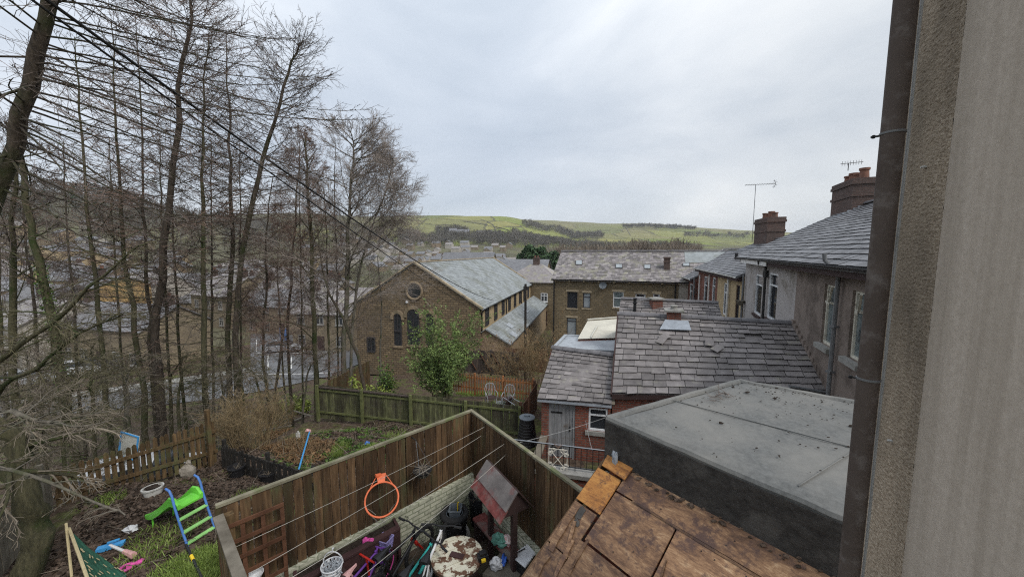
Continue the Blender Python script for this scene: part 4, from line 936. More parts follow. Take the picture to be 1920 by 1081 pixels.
# next houses step down the hill and turn a little
TA = 16.0; tu = az(TA); tin = V((math.cos(R(TA)), -math.sin(R(TA)), 0)); T0 = V((12.42, 19.75, 0))
wy = dict(frame='upvc', glass='glass', fw=.07, depth=.06, bars=[('h', .7)], sill='sandstone')
H3, H3r, P3 = terrace_part('terrace_house', 'yellow brick terrace house with a white drainpipe and dark arched doorway', 0, 5.1, -1.36, 2.2, 'yellow_brick', [(1377, 1388, 535, 598, dict(frame='dark_stain', glass='glass', fw=.09, depth=.08, sill=None)), (1355, 1363, 531, 588, wy)], zb=-8.2, verge=.05, seed=13, gut='pipe_white')
for px, r_ in ((1366, .07), (1394, .05)): m = MB(); p = hit(px, 520, T0-tin*.12, tin); m.tube([p+UP*.2, V((p.x, p.y, -6))], r_, 7); build('downpipe', m, 'pipe_white' if px < 1380 else 'pipe_grey', H3)
m = MB(); p = hit(1388, 572, T0-tin*.2, tin); m.lathe(p, [(.1, 0), (.24, .25), (.26, .25)], 12); m.bar(p+UP*.25, p+UP*.6+tin*.15, .02); hb = build('hanging_basket', m, 'plank_rot', H3)
H4, H4r, P4 = terrace_part('terrace_house', 'red brick terrace house with white window edges past the yellow brick one', 5.1, 11.3, -1.36, 2.2, 'red_brick', [(1318.5, 1327, 519, 571, wy), (1334, 1342, 521, 571, wy)], zb=-8.2, verge=.35, seed=14, gut='pipe_white')
chimney(H4r, P4(9.6, -.3, 4.3), 2.6, 1.1, 2.75, R(90-TA), 4, 'dark_brick', 'chimney', .55, .21)
m = MB(); m.tube([P4(6.5, -.7, 1.4), P4(6.5, -.1, 1.4)], .1, 8); build('vent_pipe', m, 'black_paint', H4r)
for px in (1312, 1330): m = MB(); p = hit(px, 520, T0-tin*.12, tin); m.tube([p+UP*.2, V((p.x, p.y, -6))], .06, 7); build('downpipe', m, 'pipe_white', H4)
p = P4(10.3, .7, 4.3); tp = at(1417, 346, p.y); yagi('tall television aerial on a thin mast behind the brick chimney', V((tp.x, tp.y, p.z)), (1, -.1, .03), tp.z-p.z, 2.2, 12, .17)
TA = 14.0; tu = az(TA); tin = V((math.cos(R(TA)), -math.sin(R(TA)), 0)); T0 = V((15.6, 31.4, 0))
H5, H5r, P5 = terrace_part('terrace_house', 'farthest red brick terrace house, lowest of the row', 0, 7.5, -2.35, 2.5, 'red_brick', [(1282, 1289, 532, 575, wy), (1292, 1299, 533, 575, wy)], zb=-9.2, verge=.3, seed=15, gut='pipe_white')
for px in (1279, 1302): m = MB(); p = hit(px, 524, T0-tin*.12, tin); m.tube([p+UP*.2, V((p.x, p.y, -6))], .07, 7); build('downpipe', m, 'pipe_white' if px < 1290 else 'pipe_grey', H5)
g = MB(); g.bar(P5(7.85, -2.38, -.3), P5(7.85, .2, 4.4), .1, .18); build('bargeboard', g, 'white_paint', H5)
TA = 23.0; tu = az(TA); tin = V((math.cos(R(TA)), -math.sin(R(TA)), 0)); T0 = T0_save

# ================================================================ outriggers with stone slate roofs
YB = -6.2
def outrigger():
    A, B = atz(1148, 737, -4.0), atz(1560, 745, -3.6); Cc, D = atz(1489, 607, -2.32), atz(1160, 589, -2.32)
    t = thing('outrigger', 'brick outrigger under a broad sagging stone slate roof with a stub chimney', 'outbuilding', V((A.x, A.y, YB)))
    r = MB(); n = (B-A).cross(D-A).normalized()
    r.hexa([x-n*.08 for x in (A, B, Cc, D)], [x-n*.004 for x in (A, B, Cc, D)]); slates(r, A, B, Cc, D, .268, .42, th=.026, tilt=.026, jit=.016, seed=21, miss=.002, widths=.32, ragged=.14, gap=.015)
    bk = V((1.15, 3.3, 0)); A2, B2 = D+bk*.9-UP*1.5, Cc+bk*.9-UP*1.5; r.hexa([x-UP*.08 for x in (D, Cc, B2, A2)], [x-UP*.004 for x in (D, Cc, B2, A2)])
    rf = build('roof', r, ['slate', 'slate_edge_shade'], t)
    # a few slipped slates lying loose on the slope
    for px, py, an in ((1345, 655, .7), (1246, 633, .5), (1330, 644, 1.3), (1240, 640, 1.0)):
        m = MB(); c = hit(px, py, A, n)+n*.05; e1 = (B-A).normalized(); e2 = n.cross(e1); a1 = e1*math.cos(an)+e2*math.sin(an); b1 = n.cross(a1); q = [c+a1*x+b1*y for x, y in ((-.17, -.12), (.17, -.12), (.17, .12), (-.17, .12))]; m.hexa(q, [x+n*.015 for x in q]); build('slipped_slate', m, 'slate', rf)
    m = MB(); ridge_tiles(m, D-(Cc-D).normalized()*.05, Cc, .13, .47, 3); build('ridge', m, 'ridge', rf)
    w = MB(); zb = YB-.5; i_ = n*.0
    a, b, c, d = A+V((.04, .12, -.1)), B+V((0, .12, -.1)), Cc+V((0, 0, -.1)), D+V((.03, 0, -.12))
    low = lambda p: V((p.x, p.y, zb))
    w.poly(low(a), low(b), b, a); a2 = A2+V((.03, 0, -.1)); w.poly(low(a), a, d, a2, low(a2)); w.poly(low(a2), a2, B2-UP*.1, low(B2)); build('wall', w, 'red_brick', t)
    g = MB(); g.bar(A+V((-.03, -.01, -.06)), D+V((-.03, 0, -.02)), .05, .12); g.bar(A+V((0, .03, -.1)), A.lerp(B, .5)+V((0, .03, -.1)), .06, .14); build('eaves_board', g, 'dark_stain', t)
    # gutter at the house end
    g = MB(); p, q = hit(1467, 723, A+UP*.02, n)+V((-.05, -.3, .12)), hit(1557, 740, A, n)+V((0, -.12, .1)); gutter(g, p, q, .07); g.lathe(q+V((0, 0, -.07)), [(.085, 0), (.085, .1)], 12); build('gutter', g, 'pipe_grey', t, smooth=True)
    # stub chimney with slab cap and white flashing
    c = D.lerp(Cc, .335)+V((-.0, -.12, 0)); rz = math.atan2((Cc-D).y, (Cc-D).x); m = MB(); m.box(c-UP*.5, .44, .44, .74, rz); cs = build('chimney', m, 'red_brick', rf)
    m = MB(); m.box(c+UP*.242, .62, .6, .06, rz); m.lathe(c+UP*.304, [(.12, 0), (.1, .1), (.13, .11), (.11, .15), (0, .16)], 12); build('cap_slab', m, 'concrete', cs)
    m = MB(); f = c+V((-.05, -.25, 0)); e1 = (Cc-D).normalized(); e2 = n.cross(e1); q = [hit(1237, 620, A, n)+n*.06, hit(1296, 622, A, n)+n*.06, hit(1290, 607, A, n)+n*.12, hit(1247, 605, A, n)+n*.12]; m.hexa(q, [x+n*.02 for x in q]); build('flashing', m, 'white_flashing', cs)
    m = MB(); a, b = Cc+V((.06, 0, .06)), B+V((.1, .05, .08)); k = 12
    for i in range(k): p = a.lerp(b, (i+.5)/k); m.box(p-UP*.1, .22, .3, .24, R(90-TA))
    build('stepped_flashing', m, 'brown_render', rf)
    return A, B, Cc, D, n
OA, OB, OC, OD, On = outrigger()
def far_outrigger():
    a, b = at(1164, 561, 19.2), at(1347, 569, 17.6); b.z = a.z; dr = V((-1.1, -3.0, -1.5)); t = thing('outrigger', 'farther outrigger, a strip of its slate roof showing over the nearer ridge', 'outbuilding', V((a.x, a.y, YB)))
    r = MB(); A, B = a+dr, b+dr; slates(r, A, B, b, a, .26, .4, th=.026, tilt=.022, jit=.014, seed=25, gap=.025); r.hexa([x-UP*.12 for x in (A, B, b, a)], [x-UP*.01 for x in (A, B, b, a)])
    dr2 = V((1.1, 3, -1.5)); r.hexa([x-UP*.12 for x in (a, b, b+dr2, a+dr2)], [x-UP*.01 for x in (a, b, b+dr2, a+dr2)]); rf = build('roof', r, ['slate', 'slate_edge_shade'], t)
    m = MB(); ridge_tiles(m, a+UP*.03, b+UP*.03, .12, .47, 5); build('ridge', m, 'ridge', rf)
    w = MB(); q = [A, B, b, a]; lo = lambda p: V((p.x, p.y, YB-2)); w.hexa([lo(A)+V((.1, .2, 0)), lo(B)+V((0, .2, 0)), lo(b+dr2), lo(a+dr2)+V((.1, 0, 0))], [A+V((.1, .2, -.15)), B+V((0, .2, -.15)), b+dr2-UP*.15, a+dr2+V((.1, 0, -.15))]); w.poly(A+V((.1, .2, -.15)), a+V((.1, 0, -.13)), a+dr2+V((.1, 0, -.15))); build('wall', w, 'red_brick', t)
    n = (B-A).cross(a-A).normalized(); c = hit(1230, 574, A, n); m = MB(); m.box(c-UP*.3, .5, .45, .65, 0); cs = build('chimney', m, 'red_brick', rf); m = MB(); m.box(c+UP*.352, .68, .6, .07, 0); build('cap_slab', m, 'concrete', cs)
    c = hit(1190, 584, A, n); m = MB(); m.tube([c-UP*.1, c+UP*.42], .075, 9); m.lathe(c+UP*.42, [(.11, 0), (.11, .06), (.07, .06), (.07, .2), (.1, .21), (.1, .26), (0, .28)], 10); build('flue_pipe', m, 'black_paint', rf)
far_outrigger()
def shed():
    A, B, Cc, D = atz(1008, 746, -4.3), atz(1147, 758, -4.3), atz(1151, 668, -3.42), atz(1037, 653, -3.42)
    t = thing('brick_shed', 'little red brick shed with a peeling grey plank door and slate roof', 'shed', V((A.x, A.y, YB)))
    r = MB(); n = (B-A).cross(D-A).normalized(); r.hexa([x-n*.07 for x in (A, B, Cc, D)], [x-n*.004 for x in (A, B, Cc, D)]); slates(r, A, B, Cc, D, .205, .31, th=.022, tilt=.024, jit=.014, seed=31, widths=.3, ragged=.16, gap=.018); rf = build('roof', r, ['slate', 'slate_edge_shade'], t)
    m = MB(); ridge_tiles(m, D-(Cc-D).normalized()*.04+UP*.02, Cc+UP*.02, .12, .42, 4); build('ridge', m, 'ridge', rf)
    u = (B-A); u.z = 0; L = u.length; u.normalize(); nin = V((-u.y, u.x, 0)); o = A+nin*.14+u*.1; L -= .12
    def hole(x0, x1, y0, y1): a = hit(x0, y1, o, nin); b = hit(x1, y0, o, nin); return [(a-o).dot(u), (b-o).dot(u), a.z, b.z]
    dh = hole(1028, 1079, 752, 855); dh[3] = min(dh[3], -4.43); dh[2] = max(dh[2], YB); wh = hole(1103, 1140, 762, 806); wh[3] = min(wh[3], -4.5); wh[1] = min(wh[1], L-.06)
    w = MB(); wall_grid(w, o, u, L, YB-.4, -4.38, [dh, wh], .1); lo = lambda p, z=YB-.4: V((p.x, p.y, z)); a2 = o+nin*2.3
    w.poly(lo(o), lo(o, -4.38), lo(D+V((.1, 0, 0)), -3.5), lo(a2, -3.5), lo(a2)); build('wall', w, 'red_brick', t)
    P = lambda s, z, d=0: V((o.x, o.y, 0))+u*s+nin*d+UP*z
    m = MB(); k = 6; dw = (dh[1]-dh[0]-.1)/k
    for i in range(k): x0 = dh[0]+.05+i*dw; m.hexa([P(x0+.004, dh[2]+.02+rnd(0, .03), .03), P(x0+dw-.004, dh[2]+.02, .03), P(x0+dw-.004, dh[2]+.02, .06), P(x0+.004, dh[2]+.02, .06)], [P(x0+.004, dh[3]-.05, .03), P(x0+dw-.004, dh[3]-.05, .03), P(x0+dw-.004, dh[3]-.05, .06), P(x0+.004, dh[3]-.05, .06)])
    d_ = build('door', m, 'door_grey', t); m = MB()
    for s in (dh[0]+.025, dh[1]-.025): m.bar(P(s, dh[2], .04), P(s, dh[3], .04), .05, .09)
    m.bar(P(dh[0], dh[3]-.025, .04), P(dh[1], dh[3]-.025, .04), .09, .05); build('door_frame', m, 'door_grey', d_)
    m = MB(); m.bar(P(dh[1]-.15, -5.3, .02), P(dh[1]-.15, -5.14, .02), .03, .02); build('handle', m, 'black_paint', d_)
    for z in (-4.75, -5.85): m = MB(); m.bar(P(dh[0]+.06, z, .024), P(dh[0]+.4, z, .024), .012, .05); build('hinge', m, 'black_paint', d_)
    window(t, o, u, wh, 'upvc', 'glass', .06, .055, [('h', .68)], 'concrete')
    g = MB(); g.bar(A+V((0, .02, -.07)), B+V((0, .02, -.07)), .05, .07); build('eaves_board', g, 'white_flashing', t)
    g = MB(); g.bar(B+V((.03, .02, -.02)), Cc+V((.03, 0, .03)), .12, .05); build('valley_strip', g, 'plank_rot', rf)
    return o, u, nin
so_, su_, sn_ = shed()
# lead flat roof and white corrugated roof behind the shed
t = thing('flat_roof_extension', 'low extension with a grey lead flat roof behind the shed ridge', 'extension', V((2.3, 14, YB)))
q = [atz(1040, 651, -3.55), atz(1154, 657, -3.55), atz(1154, 634, -3.5), atz(1061, 629, -3.5)]; m = MB(); m.hexa([x-UP*.14 for x in q], q); m.bar(q[0]+UP*.02, q[3]+UP*.02, .12, .08); m.bar(q[3]+UP*.02, q[2]+UP*.02, .1, .06); build('roof', m, 'lead', t)
m = MB(); k = [x*1 for x in q]; m.hexa([V((x.x+.06*(i in (0, 3)), x.y+.05, YB-1.5)) for i, x in enumerate(q)], [x-UP*.145 for x in q]); build('wall', m, 'red_brick', t)
t = thing('corrugated_lean_to', 'lean-to with a cream corrugated sheet roof beside the slates', 'lean-to', V((3.2, 16.5, YB)))
a, b, c, d = atz(1083, 635, -3.43), atz(1160, 633, -3.43), atz(1166, 596, -3.05), atz(1102, 601, -3.05); m = MB(); nc = 40
def cor(f, e, k): p = a.lerp(d, e).lerp(b.lerp(c, e), f); return p+UP*(.03*math.sin(k*math.pi))
ny = 12; vs = [cor(.5*math.sin(0)+j/ny, i/(nc), i*.5) for i in range(nc+1) for j in range(ny+1)]
m.add(vs, [(i*(ny+1)+j, i*(ny+1)+j+1, (i+1)*(ny+1)+j+1, (i+1)*(ny+1)+j) for i in range(nc) for j in range(ny)]); m.bar(d+UP*.06, c+UP*.06, .1, .04); m.bar(a.lerp(b, .32)+UP*.04, a.lerp(b, .32).lerp(d.lerp(c, .4), .55)+UP*.05, .06, .05); build('roof', m, 'cream_sheet', t)
m = MB(); m.hexa([V((x.x+.08*(i in (0, 3)), x.y, YB-1.5)) for i, x in enumerate((a, b, c, d))], [x-UP*.08 for x in (a, b, c, d)]); build('wall', m, 'red_brick', t)

# ================================================================ flat felted roof next door and our stripped timber roof
FZ = -1.9
fA, fB, fD, fC = atz(1140, 781, FZ), atz(1386, 713, FZ), atz(1592, 751, FZ), atz(1570, 962, FZ)
fC = fA+(fC-fA).normalized()*2.9; fD = fB+(fD-fB).normalized()*2.6
def flat_roof():
    t = thing('felt_flat_roof', 'flat grey felted roof with black sides next to the bare timber roof', 'flat roof', V((fA.x, fA.y, -3.2)))
    m = MB(); n = 24; zz = random.Random(4)
    c0 = (fA+fB+fC+fD)/4
    vs = []; 
    for i in range(n+1):
        for j in range(n+1):
            p = fA.lerp(fC, i/n).lerp(fB.lerp(fD, i/n), j/n); e = min(i, j, n-i, n-j); h = .008*math.sin(i*.9)*math.sin(j*.7)+(-.045 if e == 0 else .0 if e > 1 else .004); vs.append(p+UP*h)
    m.add(vs, [(i*(n+1)+j, i*(n+1)+j+1, (i+1)*(n+1)+j+1, (i+1)*(n+1)+j) for i in range(n) for j in range(n)])
    ob = build('felt', m, 'felt_roof', t, smooth=2)
    m = MB()
    def sheet(p0, p1, p2, p3, h): q = [fA.lerp(fC, a).lerp(fB.lerp(fD, a), b)+UP*h for a, b in (p0, p1, p2, p3)]; m.hexa([x-UP*.012 for x in q], q)
    sheet((.02, .40), (.98, .46), (.98, .463), (.02, .403), .0185)
    sheet((.60, .05), (.63, .42), (.633, .42), (.603, .05), .0185)
    build('felt_seam', m, 'felt_roof', ob)
    m = MB(); o = .012
    def side(p, q, drop, mt=None): d = (q-p).normalized(); s = V((d.y, -d.x, 0)); m.hexa([p-UP*drop+s*o, q-UP*drop+s*o, q-UP*drop-s*.05, p-UP*drop-s*.05], [p-UP*.04+s*o, q-UP*.04+s*o, q-UP*.04-s*.05, p-UP*.04-s*.05])
    side(fC, fA, .62)
    for f0 in (.13, .37, .62, .86):
        p = fA.lerp(fC, f0); q = fA.lerp(fC, f0+.012); d = (fC-fA).normalized(); s = V((d.y, -d.x, 0)); s = s if s.x < 0 else -s; m.hexa([p-UP*.6+s*.012, q-UP*.6+s*.012, q-UP*.6+s*.018, p-UP*.6+s*.018], [p-UP*.05+s*.012, q-UP*.05+s*.012, q-UP*.05+s*.018, p-UP*.05+s*.018])
    side(fA, fB, .2); side(fB, fD, .2); side(fD, fC, .62); build('black_side', m, 'felt_black', t)
    m = MB()
    for p, q in ((fC, fA), (fA, fB), (fB, fD)): m.tube([p.lerp(q, k/16)+UP*(-.02+rnd(-.006, .006)) for k in range(17)], .045, 8)
    build('rolled_edge', m, 'felt_roof', ob, smooth=True)
    m = MB(); i_ = .12; c = [c0+(p-c0)*.96 for p in (fA, fB, fD, fC)]; m.hexa([V((p.x, p.y, YB-.3)) for p in c], [p-UP*.21 for p in c]); build('wall', m, 'red_brick', t)
    m = MB(); p = atz(1158, 868, -2.3); m.blob(p+V((.0, .1, -.02)), .035, .04, .09, 3, .4, 7, 6); m.blob(p+V((.03, .16, .05)), .045, .035, .045, 5, .4, 7, 6); build('torn_flashing', m, 'white_flashing', t)
flat_roof()
rr = random.Random(12); m = MB()
for i in range(210):
    a, b = rr.uniform(.03, .8), rr.random()**1.0*.96+.02
    if i < 80: b = .75+.22*rr.random()
    p = fA.lerp(fC, a).lerp(fB.lerp(fD, a), b); s = rr.uniform(.003, .009)*(1+1.2*(rr.random() < .1)); m.blob(p+UP*.02, s*rr.uniform(1, 2), s, s*.6, i, .35, 6, 4)
kind(build('moss_debris', m, 'soil'), 'stuff')
L = []
for i in range(26): p = fA.lerp(fC, .06+.12*rr.random()).lerp(fB.lerp(fD, .1), .52+.16*rr.random())+UP*.03; L.append((bez(p, (rr.gauss(0, 1), rr.gauss(0, 1), .1), rr.uniform(.06, .22), 3, .1, 0, .2, rr), .004, .002))
v, f = polytubes(L, 4); kind(raw_mesh('fallen_twigs', v, f, 'twig_dark'), 'stuff')

tO = V((1.12, 4.05, -2.36)); tE = (fC-fA); tE.z = 0; tE.normalize(); tS = V((tE.y, -tE.x, 0)); tS = tS if tS.x < 0 else -tS; tS = (tS+UP*-.6).normalized(); tN = tE.cross(tS); tN = tN if tN.z > 0 else -tN
def timber():
    t = thing('timber_roof', 'stripped lean-to roof of stained brown plywood sheets', 'roof', V((.6, 3, -5)))
    P = lambda u, v, h=0: tO+tE*u+tS*v+tN*h
    rr = random.Random(8); m = MB()
    def sheet(u0, u1, v0, v1, h=0, tw=.006, th=.014, mb=None):
        q = [P(u0+rr.uniform(-tw, tw), v0+rr.uniform(-tw, tw), h+rr.uniform(0, .006)) for _ in (0,)]+[P(u1+rr.uniform(-tw, tw), v0+rr.uniform(-tw, tw), h+rr.uniform(0, .006)), P(u1+rr.uniform(-tw, tw), v1+rr.uniform(-tw, tw), h+rr.uniform(0, .01)), P(u0+rr.uniform(-tw, tw), v1+rr.uniform(-tw, tw), h+rr.uniform(0, .01))]
        (mb or m).hexa([x-tN*th for x in q], q)
    sheet(.30, 2.9, .0, .30, .008); 
    sheet(.30, .95, .31, .88); sheet(.97, 1.9, .31, .92, .004); sheet(1.92, 2.9, .31, .9)
    sheet(.26, 1.35, .90, 1.5, .002); sheet(1.37, 2.2, .94, 1.6); sheet(2.2, 2.9, .92, 1.6)
    sheet(-.02, .26, .62, 1.1, .003); sheet(-.02, .25, 1.11, 1.75); sheet(.27, 1.2, 1.51, 2.1); sheet(1.2, 2.9, 1.6, 2.2)
    build('plywood', m, 'ply_brown', t)
    m = MB(); sheet(-.02, .285, .18, .60, .012, mb=m); sheet(.02, .34, -.03, .17, .045, .02, .018, mb=m); build('new_plywood', m, 'ply_orange', t)
    # splintered strips and shreds of old felt
    m = MB()
    for u, v, l, an, wd in ((.02, .66, .5, 1.5, .05), (.1, .8, .35, 1.2, .03), (.2, .95, .6, 1.45, .025), (.05, 1.2, .5, 1.5, .06), (.12, 1.45, .4, 1.3, .02), (.9, .93, .5, .1, .012), (.32, .86, .35, 1.5, .02), (1.36, 1.0, .5, 1.55, .015), (.5, .305, 1.2, .01, .012), (1.0, .6, .35, 1.4, .012)):
        d = tE*math.cos(an)+tS*math.sin(an); s = tN.cross(d); p = P(u, v, .008); n = 5; top = [p+d*(l*i/n)+s*(wd*rr.uniform(.6, 1))+tN*rr.uniform(.004, .02) for i in range(n+1)]; bot = [p+d*(l*i/n)-s*(wd*rr.uniform(.3, 1))+tN*rr.uniform(.0, .012) for i in range(n+1)]
        m.add(top+bot, [(i, i+1, n+2+i, n+1+i) for i in range(n)]); m.add([x-tN*.01 for x in top]+[x-tN*.012 for x in bot], [(i, i+1, n+2+i, n+1+i) for i in range(n)])
    build('splinters', m, 'ply_brown', t)
    m = MB()
    for cu, cv, s in ((.1, .70, .07), (.13, .8, .05), (.26, 1.62, .06), (1.36, .98, .05)):
        k = [P(cu+math.cos(a)*s*rr.uniform(.4, 1), cv+math.sin(a)*s*rr.uniform(.5, 1.3), .012) for a in [6.28*i/9 for i in range(9)]]; m.hexa([x-tN*.004 for x in k], k)
    build('felt_scrap', m, 'felt_black', t)
    m = MB()
    for i in range(60): u, v = rr.uniform(0, 2.2), rr.uniform(.02, 1.8); m.lathe(P(u, v, .012), [(.006, 0), (.005, .003)], 6, tN)
    build('nail', m, 'black_paint', t)
    m = MB(); m.bar(P(-.03, 0, -.07), P(-.03, 2.2, -.07), .03, .12, tN); m.bar(P(0, -.0, -.06), P(2.9, 0, -.06), .03, .1, tN); build('bargeboard', m, 'ply_edge', t)
    m = MB(); a, b, c, d = P(.06, .04, -.09), P(2.9, .04, -.09), P(2.9, 1.95, -.09), P(.06, 1.95, -.09); lo = lambda p: V((p.x, p.y, -5.3)); m.hexa([lo(x) for x in (a, b, c, d)], [a, b, c, d]); build('wall', m, 'red_brick', t)
timber()
m = MB(); rr = random.Random(5)
for i in range(70):
    u = rr.uniform(.2, 2.4); p = tO+tE*u+tS*rr.uniform(.0, .09)+tN*.02; s = rr.uniform(.006, .02); m.blob(p, s*1.6, s, s*.7, i, .4, 6, 4)
kind(build('leaf_debris', m, 'leaf_dead'), 'stuff')

# ================================================================ our own wall beside the window, with its drainpipe
t = thing('house_wall', 'rough stone house wall close at the right edge with a paler smooth band', 'wall', V((1.3, 1.1, -5)))
e0 = at(1662, 540, 1.62); e1 = at(1752, 540, 1.37); e2 = at(2150, 540, .73); nrm = (e2-e0).cross(UP).normalized(); e1 = hit(1752, 540, e0, nrm); bk = V((1.0, .35, 0))
def slab(p, q, back, zb=-5.2, zt=3.2): return [V((p.x, p.y, zb)), V((q.x, q.y, zb)), V((q.x+back.x, q.y+back.y, zb)), V((p.x+back.x, p.y+back.y, zb))], [V((p.x, p.y, zt)), V((q.x, q.y, zt)), V((q.x+back.x, q.y+back.y, zt)), V((p.x+back.x, p.y+back.y, zt))]
def disp_wall(name, p, q, mt, amp, nx, nz, z0=-2.2, z1=1.6):
    X = np.linspace(0, 1, nx); Z = np.linspace(z0, z1, nz); a, b = np.meshgrid(X, Z); base = np.array(p[:2])*(1-a[..., None])+np.array(q[:2])*a[..., None]
    r = RNG.normal(size=(nz, nx)); r = (r+np.roll(r, 1, 0)+np.roll(r, 1, 1)+np.roll(r, (1, 1), (0, 1)))/4*amp
    n = np.array((nrm.x, nrm.y)); n = n if n[0] < 0 else -n; pos = base+r[..., None]*n
    v = np.concatenate([pos, b[..., None]], -1).reshape(-1, 3); i = np.arange(nz-1)[:, None]; j = np.arange(nx-1)[None]; f = np.stack([i*nx+j, i*nx+j+1, (i+1)*nx+j+1, (i+1)*nx+j], -1).reshape(-1, 4)
    return raw_mesh(name, v, f, mt, t, smooth=True)
disp_wall('rough_stone', e0, e1, 'rough_stone', .0014, 60, 1400); disp_wall('smooth_stone', e1, e2, 'smooth_stone', .0002, 60, 400)
m = MB(); d = (e2-e0).normalized(); nb = V((-d.y, d.x, 0)); nb = nb if nb.x > 0 else -nb; m.hexa(*slab(e0+nb*.012, e2+nb*.012, nb*.6)); build('core', m, 'rough_stone', t)
m = MB()
for px, py in ((1737, 313), (1673, 826)): p = hit(px, py, e0, nrm); m.bar(p, p-nb*.012+V((0, 0, 0)), .012, .006); m.lathe(p-nb*.004, [(.006, 0), (.004, .012)], 8, -nb)
build('cable_clip', m, 'pale_plastic', t)
t = thing('drainpipe', 'thick brown plastic drainpipe running up beside the stone wall', 'drainpipe', V((.95, .95, -5)))
pc = at(1645, 540, 1.39); m = MB(); m.tube([V((pc.x, pc.y, -5.2)), V((pc.x, pc.y, -1)), V((pc.x, pc.y, 1)), V((pc.x, pc.y, 3.2))], .0335, 28); build('pipe', m, 'drain_brown', t, smooth=True)
for py in (252, 712):
    z = hit(1640, py, pc, V((0, 1, 0))).z; m = MB(); m.lathe(V((pc.x, pc.y, z)), [(.0345, 0), (.0365, .001), (.0365, .008), (.0345, .009)], 28)
    b = build('pipe_clip', m, 'pipe_grey', t, smooth=True); m = MB(); s = V((-.75, .66, 0)); q = V((pc.x, pc.y, z+.001)); m.bar(q+s*.034, q+s*.058, .008, .006); m.bar(q+s*.05-UP*.006, q+s*.05+UP*.006, .007); build('lug', m, 'black_paint', b)
m = MB(); c0 = at(1673.5, 540, 1.40); m.tube([V((c0.x+math.sin(i*1.7)*.0012, c0.y, -5+i*.2)) for i in range(42)], .0048, 8); tag(build('cable', m, 'cable_grey', smooth=True), 'thin pale grey cable running up along the brown drainpipe', 'cable')
# ================================================================ our yard
ZF, ZT = -5.0, -3.0
K, Lf, Rt = atz(880, 775, ZT), atz(420, 950, ZT), atz(1095, 935, ZT)
dl = (Lf-K); dl.z = 0; dl.normalize(); dr = (Rt-K); dr.z = 0; dr.normalize()
nl = V((-dl.y, dl.x, 0)); nl = nl if nl.dot(dr) > 0 else -nl        # from the left fence into the yard
nr = V((-dr.y, dr.x, 0)); nr = nr if nr.dot(dl) > 0 else -nr
Rt = K+dr*3.7; Th = Lf+dr*1.9
def K_(a, b, z): return V((K.x, K.y, 0))+dl*a+dr*b+UP*z              # a along the left fence, b along the right one
m = MB(); q = [K_(0, 0, ZF), K_(3.75, 0, ZF), K_(3.9, 5.5, ZF), K_(0, 5.5, ZF)]; m.hexa([x-UP*.3 for x in q], q); kind(build('yard_floor', m, 'yard_flags'), 'structure')
WH = .78
def zof(p, z): return V((p.x, p.y, z))
m = MB(); m.hexa([K_(-.12, -.12, ZF-1.4), K_(3.75, -.12, ZF-1.4), K_(3.75, .0, ZF-1.4), K_(-.12, 0, ZF-1.4)], [K_(-.12, -.12, ZF+WH), K_(3.75, -.12, ZF+WH), K_(3.75, .0, ZF+WH), K_(-.12, 0, ZF+WH)])
tag(build('brick_wall', m, 'mossy_white_brick'), 'mossy cream painted brick wall under the tall fence behind the bicycles', 'wall')
m = MB(); m.hexa([K_(-.12, .003, ZF-1.4), K_(0, .003, ZF-1.4), K_(0, 3.7, ZF-1.4), K_(-.12, 3.7, ZF-1.4)], [K_(-.12, .003, ZF+.7), K_(0, .003, ZF+.7), K_(0, 3.7, ZF+.62), K_(-.12, 3.7, ZF+.62)])
tag(build('brick_wall', m, 'mossy_white_brick'), 'mossy cream brick wall behind the red roofed arbour seat', 'wall')
fence('tall brown board fence with pale capping behind the basketball hoop', K_(-.12, -.08, ZF+WH), K_(3.72, -.08, ZF+WH), 1.2, 1.2, .108, .005, rails=(.12, .9), cap='fence_cap', cap_w=.06, posts=(.012, .36, .7), post=.07, post_up=-.03, side=-1, seed=41)
fence('tall brown board fence with pale capping sloping behind the arbour seat', K_(-.1, -.09, ZF+.7), K_(-.1, 3.7, ZF+.62), 1.27, 1.35, .108, .005, mt='fence_brown', rails=(.12, .9), cap='fence_cap', cap_w=.06, posts=(.3, .66), post=.07, post_up=-.03, side=1, seed=42)
L3 = atz(409, 968, -3.1); L4 = L3+(atz(452, 1090, -3.1)-L3)*1.6
fence('short return of tan boards with grey capping at the yard corner', zof(L3, ZF-.1), zof(L4, ZF-.1), 1.98, 1.98, .125, .004, mt='fence_tan', rails=(.3, .85), cap='old_wood', cap_w=.1, posts=(.02,), post=.09, post_up=.03, side=1, seed=43)
# trellis panel leaning on the fence
t = thing('trellis', 'red brown lattice trellis leaning in the fence corner', 'trellis', K_(3.3, .08, ZF+WH)); m = MB()
tp = lambda u, v: K_(3.05+u*.62, .05+.1*(1-v), ZF+WH-.25+v*1.25)
for i in range(4): m.bar(tp(i/3, 0), tp(i/3, 1), .045, .02, nl)
m2 = MB()
for i in range(7): f0 = i/6; m2.bar(tp(-.03, f0)+nl*.021, tp(1.03, f0)+nl*.021, .02, .045)
build('upright', m, 'trellis_wood', t); build('lattice', m2, 'trellis_wood', t)
